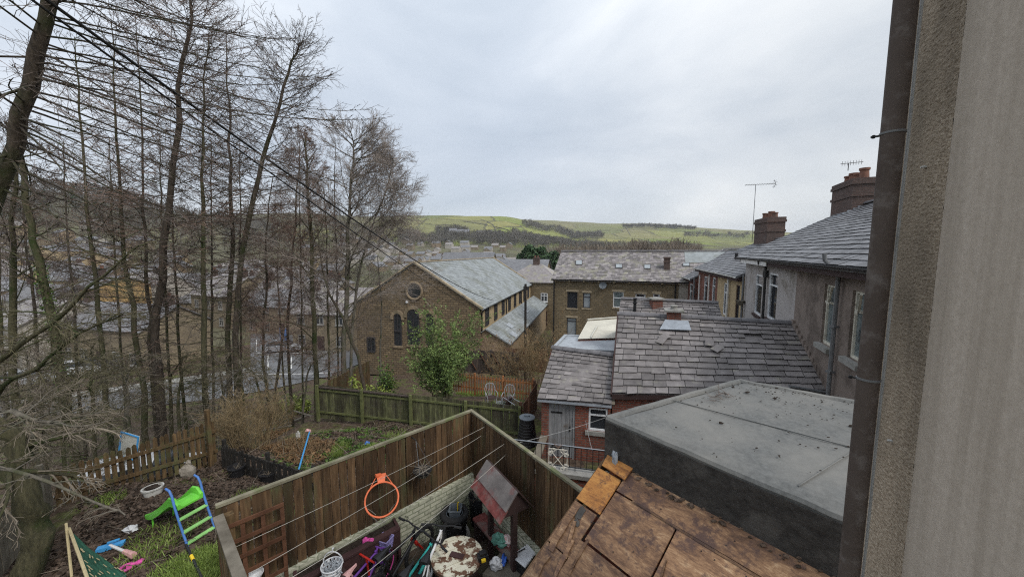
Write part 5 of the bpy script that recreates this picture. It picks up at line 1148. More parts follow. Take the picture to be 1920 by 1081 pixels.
# long planter along the left wall
t = thing('planter_box', 'long dark purple timber planter full of soil against the fence', 'planter', K_(2.2, .2, ZF)); m = MB()
a0, a1 = 1.55, 2.95
for z in (.0, .12): m.hexa([K_(a0, .30, ZF+.53+z), K_(a1, .30, ZF+.53+z), K_(a1, .34, ZF+.53+z), K_(a0, .34, ZF+.53+z)], [K_(a0, .30, ZF+.645+z), K_(a1, .30, ZF+.645+z), K_(a1, .34, ZF+.645+z), K_(a0, .34, ZF+.645+z)])
for a in (a0+.08, (a0+a1)/2, a1-.08): m.box(K_(a, .22, ZF), .09, .09, .53)
for a in (a0, a1): m.hexa([K_(a-.02, .03, ZF+.16), K_(a+.02, .03, ZF+.16), K_(a+.02, .298, ZF+.16), K_(a-.02, .298, ZF+.16)], [K_(a-.02, .03, ZF+.77), K_(a+.02, .03, ZF+.77), K_(a+.02, .298, ZF+.77), K_(a-.02, .298, ZF+.77)])
m.hexa([K_(a0, .26, ZF+.785), K_(a1, .26, ZF+.785), K_(a1, .36, ZF+.785), K_(a0, .36, ZF+.785)], [K_(a0, .26, ZF+.815), K_(a1, .26, ZF+.815), K_(a1, .36, ZF+.815), K_(a0, .36, ZF+.815)])
build('sides', m, 'purple_wood', t); m = MB(); rr = random.Random(2)
m.hexa([K_(a0+.025, .04, ZF+.3), K_(a1-.025, .04, ZF+.3), K_(a1-.025, .25, ZF+.3), K_(a0+.025, .25, ZF+.3)], [K_(a0+.025, .04, ZF+.74), K_(a1-.025, .04, ZF+.74), K_(a1-.025, .25, ZF+.74), K_(a0+.025, .25, ZF+.74)])
for i in range(60): m.blob(K_(rr.uniform(a0+.1, a1-.1), rr.uniform(.07, .23), ZF+.745), .03, .025, .018, i, .4, 6, 4)
build('soil', m, 'soil', t)
# basketball hoop
t = thing('basketball_hoop', 'orange basketball hoop hanging tilted from the board fence', 'basketball hoop', K_(1.45, .05, -3.35))
hp = hit(704, 912, K_(0, -.02, 0), nl); c = atz(716, 934, hp.z-.13); 
c = hp+nl*.30+UP*-.14; vw = -c.normalized(); ax = (vw+UP*.35).normalized(); r0 = .235
c = ray(716, 935)*(c.y/ray(716, 935).y)
m = MB(); m.ring(c, r0, .0135, ax, 40, 10); e1 = (UP-ax*UP.dot(ax)).normalized(); e2 = ax.cross(e1)
tp_ = c+e1*r0; build('rim', m, 'orange_paint', t, smooth=True); m = MB(); bk = hp+nl*.02
m.hexa([tp_+e2*.05-e1*.0, tp_-e2*.05, tp_-e2*.07+e1*.13-ax*.02, tp_+e2*.07+e1*.13-ax*.02], [x+ax*.008 for x in (tp_+e2*.05, tp_-e2*.05, tp_-e2*.07+e1*.13-ax*.02, tp_+e2*.07+e1*.13-ax*.02)])
m.tube([tp_+e1*.12+e2*.06-ax*.02, c+e2*r0*.9+e1*r0*.42], .006, 6); m.tube([tp_+e1*.12-e2*.06-ax*.02, c-e2*r0*.9+e1*r0*.42], .006, 6)
m.bar(tp_+e1*.12-ax*.02, zof(bk, (tp_+e1*.12).z), .05, .03); build('bracket', m, 'orange_paint', t)
m = MB(); n = 10
for i in range(n):
    a = 6.28*i/n; p = c+e1*math.cos(a)*r0+e2*math.sin(a)*r0
    if math.cos(a) > .25: continue
    for sg in (-1, 1):
        pts = [p]
        for k in range(1, 4): f = k/3; a2 = a+sg*6.28/n*k*.5; rd = r0*(1-.5*f); pts.append(c+e1*math.cos(a2)*rd*.75+e2*math.sin(a2)*rd-UP*(.02+.24*f)-ax*.1*f)
        m.tube(pts, .004, 4)
build('net', m, 'rope_white', t)
# hanging basket on the fence
t = thing('hanging_basket', 'black hanging basket of dead stalks on chains from the fence', 'hanging basket', K_(.75, .2, -3.6)); hb = hit(792, 878, K_(0, .2, 0), nl); topp = hit(780, 826, K_(0, .1, 0), nl)
m = MB(); m.lathe(hb-UP*.03, [(.03, -.11), (.1, -.08), (.15, 0), (.155, .01), (.14, .01), (.09, -.03), (0, -.04)], 18); build('bowl', m, 'black_plastic', t, smooth=True)
m = MB()
for k in range(3): a = 2.1*k+.5; m.tube([topp, hb+V((math.cos(a)*.15, math.sin(a)*.15, -.02))], .004, 5)
build('chain', m, 'metal', t); m = MB(); m.bar(topp+UP*.01, topp-nl*.16+UP*.01, .012); build('bracket', m, 'black_paint', t)
rr = random.Random(3); L = [(bez(hb, (rr.gauss(0, 1), rr.gauss(0, 1), .5), rr.uniform(.1, .26), 4, .35, 0, .2, rr), .0035, .0015) for _ in range(70)]; v, f = polytubes(L, 4); raw_mesh('dead_stalks', v, f, 'twig_pale', t)
# clothes lines
for k, (pa, za, pb, zb_, nm) in enumerate((((430, 1030), -3.35, (908, 800), -3.04, 'highest clothes line, from the trellis corner to the fence top'), ((470, 1073), -3.3, (903, 816), -3.1, 'second clothes line, crossing behind the basketball rim'), ((470, 1128), -3.0, (945, 832), -3.12, 'third clothes line, sagging low past the hoop net'), ((610, 1135), -2.9, (947, 853), -3.28, 'lowest clothes line, passing over the tub and bicycles'))):
    a, b = atz(*pa, za), hit(*pb, K_(-.06, 0, 0), nr); m = MB(); m.tube([a.lerp(b, i/14)-UP*(.03*math.sin(math.pi*i/14)) for i in range(15)], .0028, 5); tag(build('clothes_line', m, 'rope_white', smooth=True), nm, 'clothes line', 'clothes lines across the yard')
# cable drum table
def on(px, py, z): return atz(px, py, z)
tc_ = on(857, 1040, -4.44); t = thing('drum_table', 'round cable drum table with peeling cream paint', 'table', zof(tc_, ZF)); m = MB(); rr = random.Random(9); r0 = .375; n = 9; a0 = .5
e1 = V((math.cos(a0), math.sin(a0), 0)); e2 = V((-e1.y, e1.x, 0))
for i in range(n):
    x0 = -r0+2*r0*i/n+.003; x1 = -r0+2*r0*(i+1)/n-.003; s0 = [(x0+(x1-x0)*k/5) for k in range(6)]
    p = [zof(tc_, -4.48)+e2*x+e1*math.sqrt(max(.002, r0*r0-x*x)) for x in s0]+[zof(tc_, -4.48)+e2*x-e1*math.sqrt(max(.002, r0*r0-x*x)) for x in s0[::-1]]; m.prism(p, UP*(.04+rr.uniform(0, .006)))
build('tabletop', m, 'worn_cream', t); m = MB(); m.lathe(zof(tc_, -4.485), [(.37, -.03), (.37, 0), (0, 0)], 40); m.lathe(zof(tc_, ZF+.045), [(.2, 0), (.2, .48)], 24); m.lathe(zof(tc_, ZF), [(.38, .0), (.38, .045), (0, .045)], 40); build('drum', m, 'dark_stain', t)
m = MB(); m.lathe(zof(tc_, -4.435), [(.03, 0), (.03, .004), (0, .004)], 14); m.bar(zof(tc_, -4.43)+V((-.1, .02, .0)), zof(tc_, -4.43)+V((.1, -.04, .0)), .09, .012); build('centre_plate', m, 'purple_wood', t)
p = on(905, 1046, -4.43); t = thing('battery_charger', 'small black tool battery with a yellow tag at the table edge', 'tool', p); m = MB(); m.box(p, .15, .11, .07, .4); m.box(p+UP*.072, .10, .08, .035, .4); build('case', m, 'black_plastic', t, bevel=.008); m = MB(); m.box(p+V((.02, -.085, .03)), .06, .04, .03, .4); build('tag', m, 'yellow_plastic', t)
# tub with a pot inside, black bin behind
p = on(852, 957, -4.42); t = thing('planter_tub', 'fat black tyre rimmed tub on a barrel base', 'tub', zof(p, ZF)); m = MB(); m.lathe(zof(p, ZF), [(.17, 0), (.21, .3), (.205, .47), (.15, .47), (.14, .34), (0, .33)], 28); build('barrel', m, 'black_plastic', t, smooth=True)
m = MB(); m.ring(zof(p, -4.47), .195, .055, UP, 36, 12); build('rim', m, 'tyre', t, smooth=True); m = MB(); m.ring(zof(p, -4.46), .135, .012, UP, 30, 6); build('inner_ring', m, 'grey_plastic', t, smooth=True)
q = p+V((.02, -.01, 0)); t = thing('square_pot', 'tapered grey square pot standing in the black tub', 'plant pot', zof(q, -4.6)); m = MB(); q = zof(q, -4.66); B = [q+V((x*.055, y*.055, 0)) for x, y in ((-1, -1), (1, -1), (1, 1), (-1, 1))]; T = [q+V((x*.1, y*.1, .3)) for x, y in ((-1, -1), (1, -1), (1, 1), (-1, 1))]; T2 = [q+V((x*.085, y*.085, .3)) for x, y in ((-1, -1), (1, -1), (1, 1), (-1, 1))]; B2 = [q+V((x*.05, y*.05, .06)) for x, y in ((-1, -1), (1, -1), (1, 1), (-1, 1))]
m.add(B+T, [(3, 2, 1, 0)]+[(i, (i+1) % 4, 4+(i+1) % 4, 4+i) for i in range(4)]); m.add(T+T2, [(i, (i+1) % 4, 4+(i+1) % 4, 4+i) for i in range(4)]); m.add(T2+B2, [(i, (i+1) % 4, 4+(i+1) % 4, 4+i) for i in range(4)]+[(4, 5, 6, 7)]); m.tube([T[0].lerp(T[1], x/4)+UP*.004 for x in range(5)]+[T[1].lerp(T[2], x/4)+UP*.004 for x in range(1, 5)]+[T[2].lerp(T[3], x/4)+UP*.004 for x in range(1, 5)]+[T[3].lerp(T[0], x/4)+UP*.004 for x in range(1, 4)], .012, 6, closed=True); build('pot', m, 'grey_plastic', t)
m = MB(); q2 = q+V((.03, .05, .3)); m.tube([q2-UP*.2, q2+UP*.03, q2+V((.012, 0, .07))], .012, 7); tag(build('hand_tool', m, 'yellow_plastic', smooth=True), 'yellow handle of a garden tool stuck in the grey pot', 'garden tool')
p = on(893, 932, -4.45)+V((.02, .06, 0)); t = thing('plant_pot', 'tall black pot with dead stems in the fence corner', 'plant pot', zof(p, ZF)); m = MB(); m.lathe(zof(p, ZF), [(.13, 0), (.17, .55), (.18, .56), (.16, .56), (.14, .45), (0, .44)], 20); build('pot', m, 'black_plastic', t, smooth=True)
rr = random.Random(4); L = [(bez(zof(p, -4.55), (rr.gauss(0, .5), rr.gauss(0, .5), 1), rr.uniform(.15, .35), 4, .05, 0, .15, rr), .004, .002) for _ in range(26)]; v, f = polytubes(L, 4); raw_mesh('dead_stems', v, f, 'twig_dark', t)
# little roofed arbour with a seat
r1, r2 = atz(915, 862, -3.36), atz(973, 923, -3.36); rd = (r2-r1); rd.z = 0; rl = rd.length; rd.normalize(); rn = V((-rd.y, rd.x, 0)); rn = rn if rn.x < 0 else -rn
t = thing('arbour_seat', 'small wooden arbour with a red and grey board roof over a plank seat', 'arbour', zof((r1+r2)/2, ZF)); m = MB(); m2 = MB()
f1, f2 = r1+rn*.30-UP*.36, r2+rn*.30-UP*.36; b1, b2 = r1-rn*.26-UP*.34, r2-rn*.26-UP*.34; x0, x1 = -.0, 1.0
def slope(mb, a, b, c, d, h): n = (b-a).cross(d-a).normalized(); n = n if n.z > 0 else -n; mb.hexa([a+n*h, b+n*h, c+n*h, d+n*h], [x+n*(h+.018) for x in (a, b, c, d)])
slope(m2, f1.lerp(r1, .36)-rd*.0, f2.lerp(r2, .36), r2, r1, .014); slope(m, f1, f2, f2.lerp(r2, .42), f1.lerp(r1, .42), .0); build('front_board', m, 'red_stain', t); build('upper_board', m2, 'grey_stain', t)
m = MB(); slope(m, b2, b1, r1, r2, .0); build('back_board', m, 'dark_stain', t); m = MB()
for r, s in ((r1+rd*.06, 1), (r2-rd*.06, -1)): m = MB(); m.prism([r+rn*.27-UP*.35, r-rn*.24-UP*.34, r-UP*.03], rd*.02*s); build('gable', m, 'dark_stain', t)
for r in (r1+rd*.12, r2-rd*.1): m = MB(); q = zof(r+rn*.02, ZF); m.box(q, .075, .075, 1.36, math.atan2(rd.y, rd.x)); build('post', m, 'dark_stain', t)
sa, sb = atz(886, 970, -4.56), atz(937, 1030, -4.56); sd_ = (sb-sa); sd_.z = 0; sd_.normalize(); sn = V((-sd_.y, sd_.x, 0)); sn = sn if sn.x > 0 else -sn; sb = sa+sd_*1.25
m = MB(); m.hexa([sa-UP*.035, sb-UP*.035, sb+sn*.24-UP*.035, sa+sn*.24-UP*.035], [sa, sb, sb+sn*.24, sa+sn*.24]); build('seat', m, 'red_stain', t)
for q in (sa+sd_*.05, sb-sd_*.08): m = MB(); m.hexa([zof(q, ZF), zof(q+sd_*.05, ZF), zof(q+sd_*.05+sn*.22, ZF), zof(q+sn*.22, ZF)], [zof(q, -4.597), zof(q+sd_*.05, -4.597), zof(q+sd_*.05+sn*.22, -4.597), zof(q+sn*.22, -4.597)]); build('seat_support', m, 'dark_stain', t)
# clutter at the end of the seat
p = on(926, 1022, -4.555)+sn*.08; m = MB(); m.blob(p+UP*.07, .10, .09, .08, 2, .28, 12, 8); m.blob(p+V((.06, -.05, .06)), .08, .07, .06, 3, .3, 10, 7); tag(build('plastic_bag', m, 'bag_teal'), 'crumpled teal plastic bag on the arbour seat', 'bag')
t = thing('side_table', 'low old board table beside the arbour under the white crate lid', 'table', V((.02, 4.9, ZF))); q = [atz(905, 1075, -4.6), atz(965, 1090, -4.6), atz(1010, 1030, -4.6), atz(950, 1020, -4.6)]; m = MB(); m.hexa([x-UP*.04 for x in q], q); build('tabletop', m, 'old_wood', t)
m = MB()
for x in q: c = x.lerp(sum(q, V())/4, .15); m.box(zof(c, ZF), .06, .06, .357)
build('legs', m, 'dark_stain', t)
p = on(951, 1022, -4.58); m = MB(); m.blob(p+UP*.08, .08, .08, .08, 4, .25, 10, 7); tag(build('crisp_packet', m, 'bag_multi'), 'bright red and white packet beside the teal bag', 'packet')
q = [atz(959, 1040, -4.40), atz(985, 1062, -4.40), atz(1010, 1027, -4.37), atz(990, 1017, -4.37)]; t = thing('storage_crate', 'crate with a flat pale blue white lid at the edge of the roof', 'crate', V((.1, 4.95, -4.6))); m = MB(); c = sum(q, V())/4; qq = [c+(x-c)*.9 for x in q]; m.hexa([zof(x, -4.597) for x in qq], [x-UP*.036 for x in qq]); build('crate', m, 'black_plastic', t); m = MB(); m.hexa([x-UP*.03 for x in q], q); build('lid', m, 'white_plastic', t, bevel=.01)
m = MB(); a, b = q[0].lerp(q[2], .18)+UP*.016, q[0].lerp(q[2], .62)+UP*.014+V((-.05, .03, 0)); m.tube([a, a.lerp(b, .5), b], [.011, .007, .009], 7); tag(build('garden_fork', m, 'black_plastic', smooth=True), 'small black handled tool lying on the pale crate lid', 'garden tool')
p = on(930, 1066, -4.59)+V((0, .02, .0)); m = MB(); m.blob(p+UP*.06, .09, .075, .07, 6, .3, 12, 8); m.ring(p+UP*.11, .045, .02, (0, -.5, 1), 16, 6); tag(build('plastic_bag', m, 'bag_white'), 'crumpled grey white bag at the front of the board table', 'bag')
p = on(944, 1054, -4.59); m = MB(); m.blob(p+UP*.05, .05, .09, .06, 7, .3, 10, 7); tag(build('wrapper', m, 'blue_wrap'), 'bright blue wrapper tucked behind the grey white bag', 'wrapper')
m = MB(); p = on(877, 993, -4.75); m.tube([p+V((-.03, 0, .12)), p, p+V((.01, 0, -.1)), p+V((.01, 0, -.24))], [.004, .03, .04, .02], 8); tag(build('watering_rose', m, 'pale_plastic', smooth=True), 'small pale spray bottle on the flags beside the tub', 'bottle')
# laundry basket on a stool, bowl by the return fence
p = on(622, 1058, -4.02); t = thing('laundry_basket', 'white pierced laundry basket holding grey pegs', 'laundry basket', zof(p, -4.5)); m = MB()
for k in range(16):
    a = 6.28*k/16; m.bar(p+V((math.cos(a)*.085, math.sin(a)*.085, -.17)), p+V((math.cos(a)*.125, math.sin(a)*.125, 0)), .028, .006, V((-math.sin(a), math.cos(a), 0)).cross(UP))
for r, z in ((.127, 0), (.115, -.05), (.103, -.1), (.09, -.165)): m.ring(p+UP*z, r, .008, UP, 28, 6)
m.lathe(p-UP*.17, [(.088, 0), (.088, .008), (0, .008)], 24); build('basket', m, 'white_plastic', t)
m = MB(); m.tube([p+V((math.cos(a)*.128, .04, math.sin(a)*.15)) for a in [math.pi*k/12 for k in range(13)]], .008, 7); m.tube([p+V((0, .04, .15)), p+V((0, .04, .2)), p+V((.02, .04, .2))], .008, 6); build('handle', m, 'white_plastic', t)
m = MB(); rr = random.Random(6)
for i in range(46): a = rr.uniform(0, 6.28); r_ = .1*math.sqrt(rr.random()); q = p+V((math.cos(a)*r_, math.sin(a)*r_, -.05+rr.uniform(-.02, .02))); m.bar(q, q+V((rr.gauss(0, 1), rr.gauss(0, 1), rr.gauss(0, .5))).normalized()*.07, .012, .01)
build('pegs', m, 'lead', t)
t = thing('stool', 'dark low stool under the laundry basket', 'stool', zof(p, ZF)); m = MB(); m.lathe(zof(p, p.z-.215), [(.17, 0), (.17, .04), (0, .04)], 20); build('seat', m, 'dark_stain', t)
for k in range(3): m = MB(); a = 2.1*k; m.bar(zof(p, p.z-.217)+V((math.cos(a)*.1, math.sin(a)*.1, 0)), zof(p, ZF)+V((math.cos(a)*.14, math.sin(a)*.14, 0)), .035); build('leg', m, 'dark_stain', t)
p = on(476, 1076, -3.95); m = MB(); m.lathe(p, [(.05, -.1), (.09, -.02), (.1, .01), (.105, .012), (.095, .01), (.085, -.02), (0, -.06)], 22); tag(build('white_bowl', m, 'white_plastic', smooth=True), 'shallow white bowl on the post inside the yard corner', 'bowl')
m = MB(); m.box(zof(p, ZF), .12, .12, p.z-.1-ZF); tag(build('wooden_post', m, 'old_wood'), 'stout old post under the white bowl', 'post')
p2 = on(447, 1074, -3.9); m = MB(); m.ring(p2, .06, .016, (.7, -.6, .5), 24, 8); tag(build('white_ring', m, 'white_plastic', smooth=True), 'white plastic ring leaning beside the shallow bowl', 'ring'); 

# ---------------------------------------------------------------- bicycles
def bicycle(label, pos, head, wr, wb, cols, lean, hb='flat', extras=None, fat=.022, steer=0.0):
    """pos: ground point under the bottom bracket; head: direction of travel; wr wheel radius; wb wheelbase"""
    t = thing('bicycle', label, 'bicycle', pos, 'bicycles crowded in the yard'); d = az(head); s = V((d.y, -d.x, 0)); up = (UP*math.cos(lean)+s*math.sin(lean)); sd = d.cross(up)
    P = lambda x, z, y=0: V(pos)+d*x+up*z+sd*y
    k = wr/.33; rw, fw_ = P(-wb*.42, wr), P(wb*.58, wr); bb = P(0, wr*.88); st = P(-.17*k, wr+.42*k); hd = P(wb*.40, wr+.40*k); hd2 = P(wb*.43, wr+.26*k)
    m = MB(); tb = .019*k**.5
    m.tube([bb, st], tb, 8); m.tube([st.lerp(bb, .12), hd], tb, 8); m.tube([bb, hd2], tb*1.25, 8); m.tube([hd+up*.03, hd2-up*.04], tb*1.2, 8)
    for y in (-.045, .045): m.tube([bb+sd*y*.6, rw+sd*y], tb*.6, 6); m.tube([st.lerp(bb, .15)+sd*y*.4, rw+sd*y], tb*.6, 6)
    fr = build('frame', m, cols[0], t, smooth=True); m = MB()
    fd = (d*math.cos(steer)+sd*math.sin(steer))
    for y in (-.055, .055): m.tube([hd2-up*.03+sd*y*.9, fw_+sd*y], tb*.9, 7)
    m.bar(hd2-up*.03-sd*.06, hd2-up*.03+sd*.06, .035); build('fork', m, cols[1], t, smooth=True)
    for c, ax in ((rw, sd), (fw_, (sd*math.cos(steer)-d*math.sin(steer)))):
        m = MB(); m.ring(c, wr-fat, fat, ax, 40, 8); w_ = build('wheel', m, 'tyre', t, smooth=True)
        m = MB(); m.ring(c, wr-fat*2.1, fat*.45, ax, 40, 6); build('rim', m, cols[3], w_, smooth=True); m = MB(); a1 = ax.orthogonal().normalized(); a2 = ax.cross(a1)
        for q in range(18): a = 6.28*q/18; m.tube([c+ax*(.02*(-1)**q), c+(a1*math.cos(a)+a2*math.sin(a))*(wr-fat*2.2)], .0014, 3, caps=False)
        m.tube([c-ax*.05, c+ax*.05], .018, 8); build('spokes', m, 'metal', w_)
    m = MB(); sp = st+(st-bb).normalized()*.1*k; m.tube([st, sp], .013, 7); n = (d*1).normalized(); q = sp+up*.02
    for i, (x, w1) in enumerate(((-.13, .075), (-.05, .065), (.05, .03), (.13, .016))): pass
    prof = [(-.13, .07), (-.08, .075), (0, .045), (.08, .022), (.14, .016)]; kk = max(.7, k); vs = []
    for x, w1 in prof: c = q+d*x*kk; vs += [c-sd*w1*kk, c-sd*w1*kk*.6+up*.028, c+up*.034, c+sd*w1*kk*.6+up*.028, c+sd*w1*kk, c-up*.012]
    m.add(vs, [(i*6+j, i*6+(j+1) % 6, i*6+6+(j+1) % 6, i*6+6+j) for i in range(4) for j in range(6)]+[(5, 4, 3, 2, 1, 0), tuple(range(24, 30))]); build('saddle', m, cols[4] if len(cols) > 4 else 'black_plastic', t)
    m = MB(); hs = hd+up*(.07*k)+d*.04; bw = .31*k**.7; ba = sd*math.cos(steer)-d*math.sin(steer); r_ = .0115
    m.tube([hd+up*.0, hs], .015, 7); m.tube([hs-ba*bw-d*.04+up*.03, hs-ba*bw*.45+up*.02, hs-ba*.06, hs+ba*.06, hs+ba*bw*.45+up*.02, hs+ba*bw-d*.04+up*.03], r_, 8)
    hb_ = build('handlebar', m, cols[2], t, smooth=True); m = MB()
    for y in (-1, 1): e = hs+ba*bw*y-d*.04+up*.03; m.tube([e, e-ba*y*.11+d*.012-up*.004], .0175, 8); m.tube([hs+ba*bw*y*.62, hs+ba*bw*y*.68+d*.07, hs+ba*bw*y*.9+d*.06], .005, 5)
    m.tube([hs+ba*.08+d*.02, hs+d*.12-up*.06, hd2+d*.06], .004, 5); m.tube([hs-ba*.1+d*.02, hs-ba*.05+d*.13-up*.1, bb+up*.1], .004, 5); build('grips', m, 'black_plastic', hb_)
    m = MB(); m.lathe(bb+sd*.05, [(.085*k, 0), (.085*k, .006), (.06*k, .006), (.06*k, 0)], 22, sd); m.tube([bb-sd*.07, bb+sd*.07], .017, 8); cd = (d*.6-up*.8).normalized()
    for y, c in ((.075, 1), (-.075, -1)): e = bb+sd*y+cd*c*.15*k; m.bar(bb+sd*y, e, .018, .012); m.box(e+sd*(.05*c)-UP*.01, .08, .07, .02)
    build('crank', m, 'black_paint', t)
    if extras: extras(t, P, fw_, rw, hs, d, up, sd)
    return t
def mud(t, P, fw_, rw, hs, d, up, sd):
    m = MB(); m.add([x for a in [math.pi*.25+i*.14 for i in range(9)] for x in (rw+(d*-math.cos(a)+up*math.sin(a))*.36-sd*.03, rw+(d*-math.cos(a)+up*math.sin(a))*.36+sd*.03)], [(2*i, 2*i+1, 2*i+3, 2*i+2) for i in range(8)]); build('mudguard', m, 'leaf_yellow', t)
def kid(t, P, fw_, rw, hs, d, up, sd):
    m = MB(); c = hs+d*.12-up*.06+sd*.03; B = [c+d*x*.06+sd*y*.075-up*.03 for x, y in ((-1, -1), (1, -1), (1, 1), (-1, 1))]; T = [c+d*x*.085+sd*y*.1+up*.12 for x, y in ((-1, -1), (1, -1), (1, 1), (-1, 1))]
    for i in range(4):
        j = (i+1) % 4
        for k in range(6): m.bar(B[i].lerp(B[j], k/5.0), T[i].lerp(T[j], k/5.0), .008, .008)
        for f in (0, .5, 1): m.bar(B[i].lerp(T[i], f), B[j].lerp(T[j], f), .012, .012)
    for i in range(4): j = (i+1) % 4; cc = (B[i]+B[j]+T[i]+T[j])/4; nn = (cc-c-up*.045)*.06; m.poly(*[x-nn for x in (B[i], B[j], T[j], T[i])])
    m.hexa(B, [x+up*.006 for x in B]); build('basket', m, 'lilac_plastic', t)
    m = MB(); m.blob(hs-d*.02-sd*.12+up*.07, .075, .045, .045, 3, .2, 9, 6); m.blob(hs-d*.02-sd*.2+up*.05, .045, .045, .07, 4, .2, 9, 6); build('bow', m, 'pink_plastic', t)
gA = zof(on(715, 1050, -4.7), ZF)
bicycle('black mountain bicycle with red and white fork nearest the brick wall', V((-1.78, 4.92, ZF)), 28, .33, 1.02, ('black_paint', 'red_paint', 'black_paint', 'black_paint'), .12, extras=None, fat=.027)
bicycle('teal bicycle with knobbly tyres beside the drum table', V((-1.47, 4.70, ZF)), 20, .32, 1.0, ('teal_paint', 'black_paint', 'black_paint', 'black_paint'), .2, extras=mud, fat=.027, steer=.2)
bicycle('purple child bicycle with a lilac handlebar basket and pink bow', V((-2.06, 4.62, ZF+.12)), 22, .25, .78, ('purple_paint', 'purple_paint', 'purple_paint', 'pink_plastic', 'pale_pink'), -.05, extras=kid)
bicycle('dark bicycle with white lettered tubes standing between the teal one and the table', V((-1.22, 4.86, ZF)), 8, .33, 1.0, ('white_paint', 'black_paint', 'black_paint', 'black_paint'), .10, fat=.026, steer=-.15)
m = MB(); q = V((-2.06, 4.62, ZF)); m.box(q, .5, .9, .125, R(60)); tag(build('stone_slab', m, 'concrete'), 'low stone slab under the purple child bicycle', 'slab')
def scooter():
    t = thing('scooter', 'small red and black child scooter beside the purple bicycle', 'scooter', V((-2.2, 4.35, ZF))); b = V((-2.22, 4.42, ZF)); d = az(30); s = V((d.y, -d.x, 0)); m = MB(); m.hexa([b+s*.06+UP*.07, b-s*.06+UP*.07, b-s*.06+d*.4+UP*.07, b+s*.06+d*.4+UP*.07], [b+s*.06+UP*.09, b-s*.06+UP*.09, b-s*.06+d*.4+UP*.09, b+s*.06+d*.4+UP*.09]); build('deck', m, 'red_paint', t)
    m = MB(); h = b+d*.45; m.tube([h+UP*.08, h+UP*.75-d*.08], .015, 8); m.tube([h+UP*.75-d*.08-s*.17, h+UP*.75-d*.08+s*.17], .014, 8); build('handlebar', m, 'red_paint', t)
    for q in (b-d*.05, b+d*.47): m = MB(); m.lathe(q+UP*.06-s*.012, [(.06, 0), (.06, .024)], 18, s); build('wheel', m, 'black_plastic', t)
scooter()

# ================================================================ neighbour's little yard: wall, railing, bin, bucket
wa, wb_ = V((-.15, 7.85, 0)), V((2.75, 7.15, 0)); wd = (wb_-wa).normalized(); wn = V((wd.y, -wd.x, 0)); wn = wn if wn.y < 0 else -wn
t = thing('low_brick_wall', 'low red brick wall with a stone coping under the iron railing', 'wall', zof(wa, -6.2)); m = MB(); m.hexa([zof(wa, -6.4), zof(wb_, -6.4), zof(wb_-wn*.22, -6.4), zof(wa-wn*.22, -6.4)], [zof(wa, -4.85), zof(wb_, -4.85), zof(wb_-wn*.22, -4.85), zof(wa-wn*.22, -4.85)]); build('wall', m, 'red_brick', t)
m = MB(); q = [wa+wn*.05, wb_+wn*.05, wb_-wn*.27, wa-wn*.27]; m.hexa([zof(x, -4.847) for x in q], [zof(x, -4.76) for x in q]); build('coping', m, 'concrete', t)
t = thing('iron_railing', 'black iron railing on the stone coping', 'railing', zof(wa, -4.76)); rc = lambda s, z: zof(wa+wd*s-wn*.11, z); Lr = (wb_-wa).length; ztop = -4.22
m = MB(); m.bar(rc(0, ztop), rc(Lr, ztop), .03, .012); m.bar(rc(0, -4.68), rc(Lr, -4.68), .03, .012); build('rails', m, 'black_paint', t); m = MB()
for i in range(24):
    s = .05+i*Lr/24
    m.bar(rc(s, -4.76 if i % 6 == 0 else -4.68), rc(s, ztop), .013)
build('bars', m, 'black_paint', t); m = MB(); m.bar(rc(0, ztop+.012), rc(Lr, ztop+.012), .034, .008); build('handrail', m, 'metal', t)
t = thing('scroll_panel', 'white wrought iron scroll panel fixed on the black railing', 'iron panel', rc(.9, -4.7)); c = hit(1046, 861, rc(0, 0)+wn*.03, wn); hs = .20; m = MB(); X = lambda x, z: c+wd*x+UP*z
for a, b in (((-hs, -hs*1.2), (hs, -hs*1.2)), ((-hs, hs*1.2), (hs, hs*1.2)), ((-hs, -hs*1.2), (-hs, hs*1.2)), ((hs, -hs*1.2), (hs, hs*1.2))): m.bar(X(*a), X(*b), .012)
for sx in (-1, 1):
    for sz in (-1, 1):
        m.tube([X(sx*hs*.75*f, sz*hs*.9*f) for f in (0, .5, 1)], .008, 6)
        for ax in (0, 1):
            cx, cz = (sx*hs*.88, sz*hs*.62) if ax else (sx*hs*.5, sz*hs*1.02); m.tube([X(cx+math.cos(a)*.055*(1-a/14), cz+math.sin(a)*.055*(1-a/14)) for a in [k*.6 for k in range(17)]], .0075, 6)
build('scrolls', m, 'white_iron', t)
t = thing('chimney_ornament', 'small rusty wire ornament on the rail above the scroll panel', 'ornament', c+UP*.3); m = MB()
for i in range(5): a = -.9+i*.45; m.tube([c+UP*.26, c+UP*.32+wd*math.sin(a)*.08, c+UP*.36+wd*math.sin(a)*.12], .006, 5)
build('wires', m, 'twig_rust', t)
p = onground(986, 836, 9, 14); p = at(988, 838, 11.4); t = thing('compost_bin', 'tall black ribbed compost bin with a lid by the shed corner', 'compost bin', zof(p, YB)); m = MB(); pr = []
for i in range(9): z = i*.095; r_ = .33-.012*i; pr += [(r_, z), (r_, z+.07), (r_-.012, z+.08)]
m.lathe(zof(p, YB), pr+[(.22, .87)], 26); build('body', m, 'black_plastic', t, smooth=True); m = MB(); m.lathe(zof(p, YB+.87), [(.25, 0), (.26, .03), (.2, .06), (.05, .08), (0, .08)], 26); m.ring(zof(p, YB+.95), .09, .012, (0, .3, 1), 18, 6); build('lid', m, 'grey_plastic', t, smooth=True)
p = at(1016, 812, 10.7); pk = [at(1000, 836, 10.9), at(1022, 830, 10.4)]
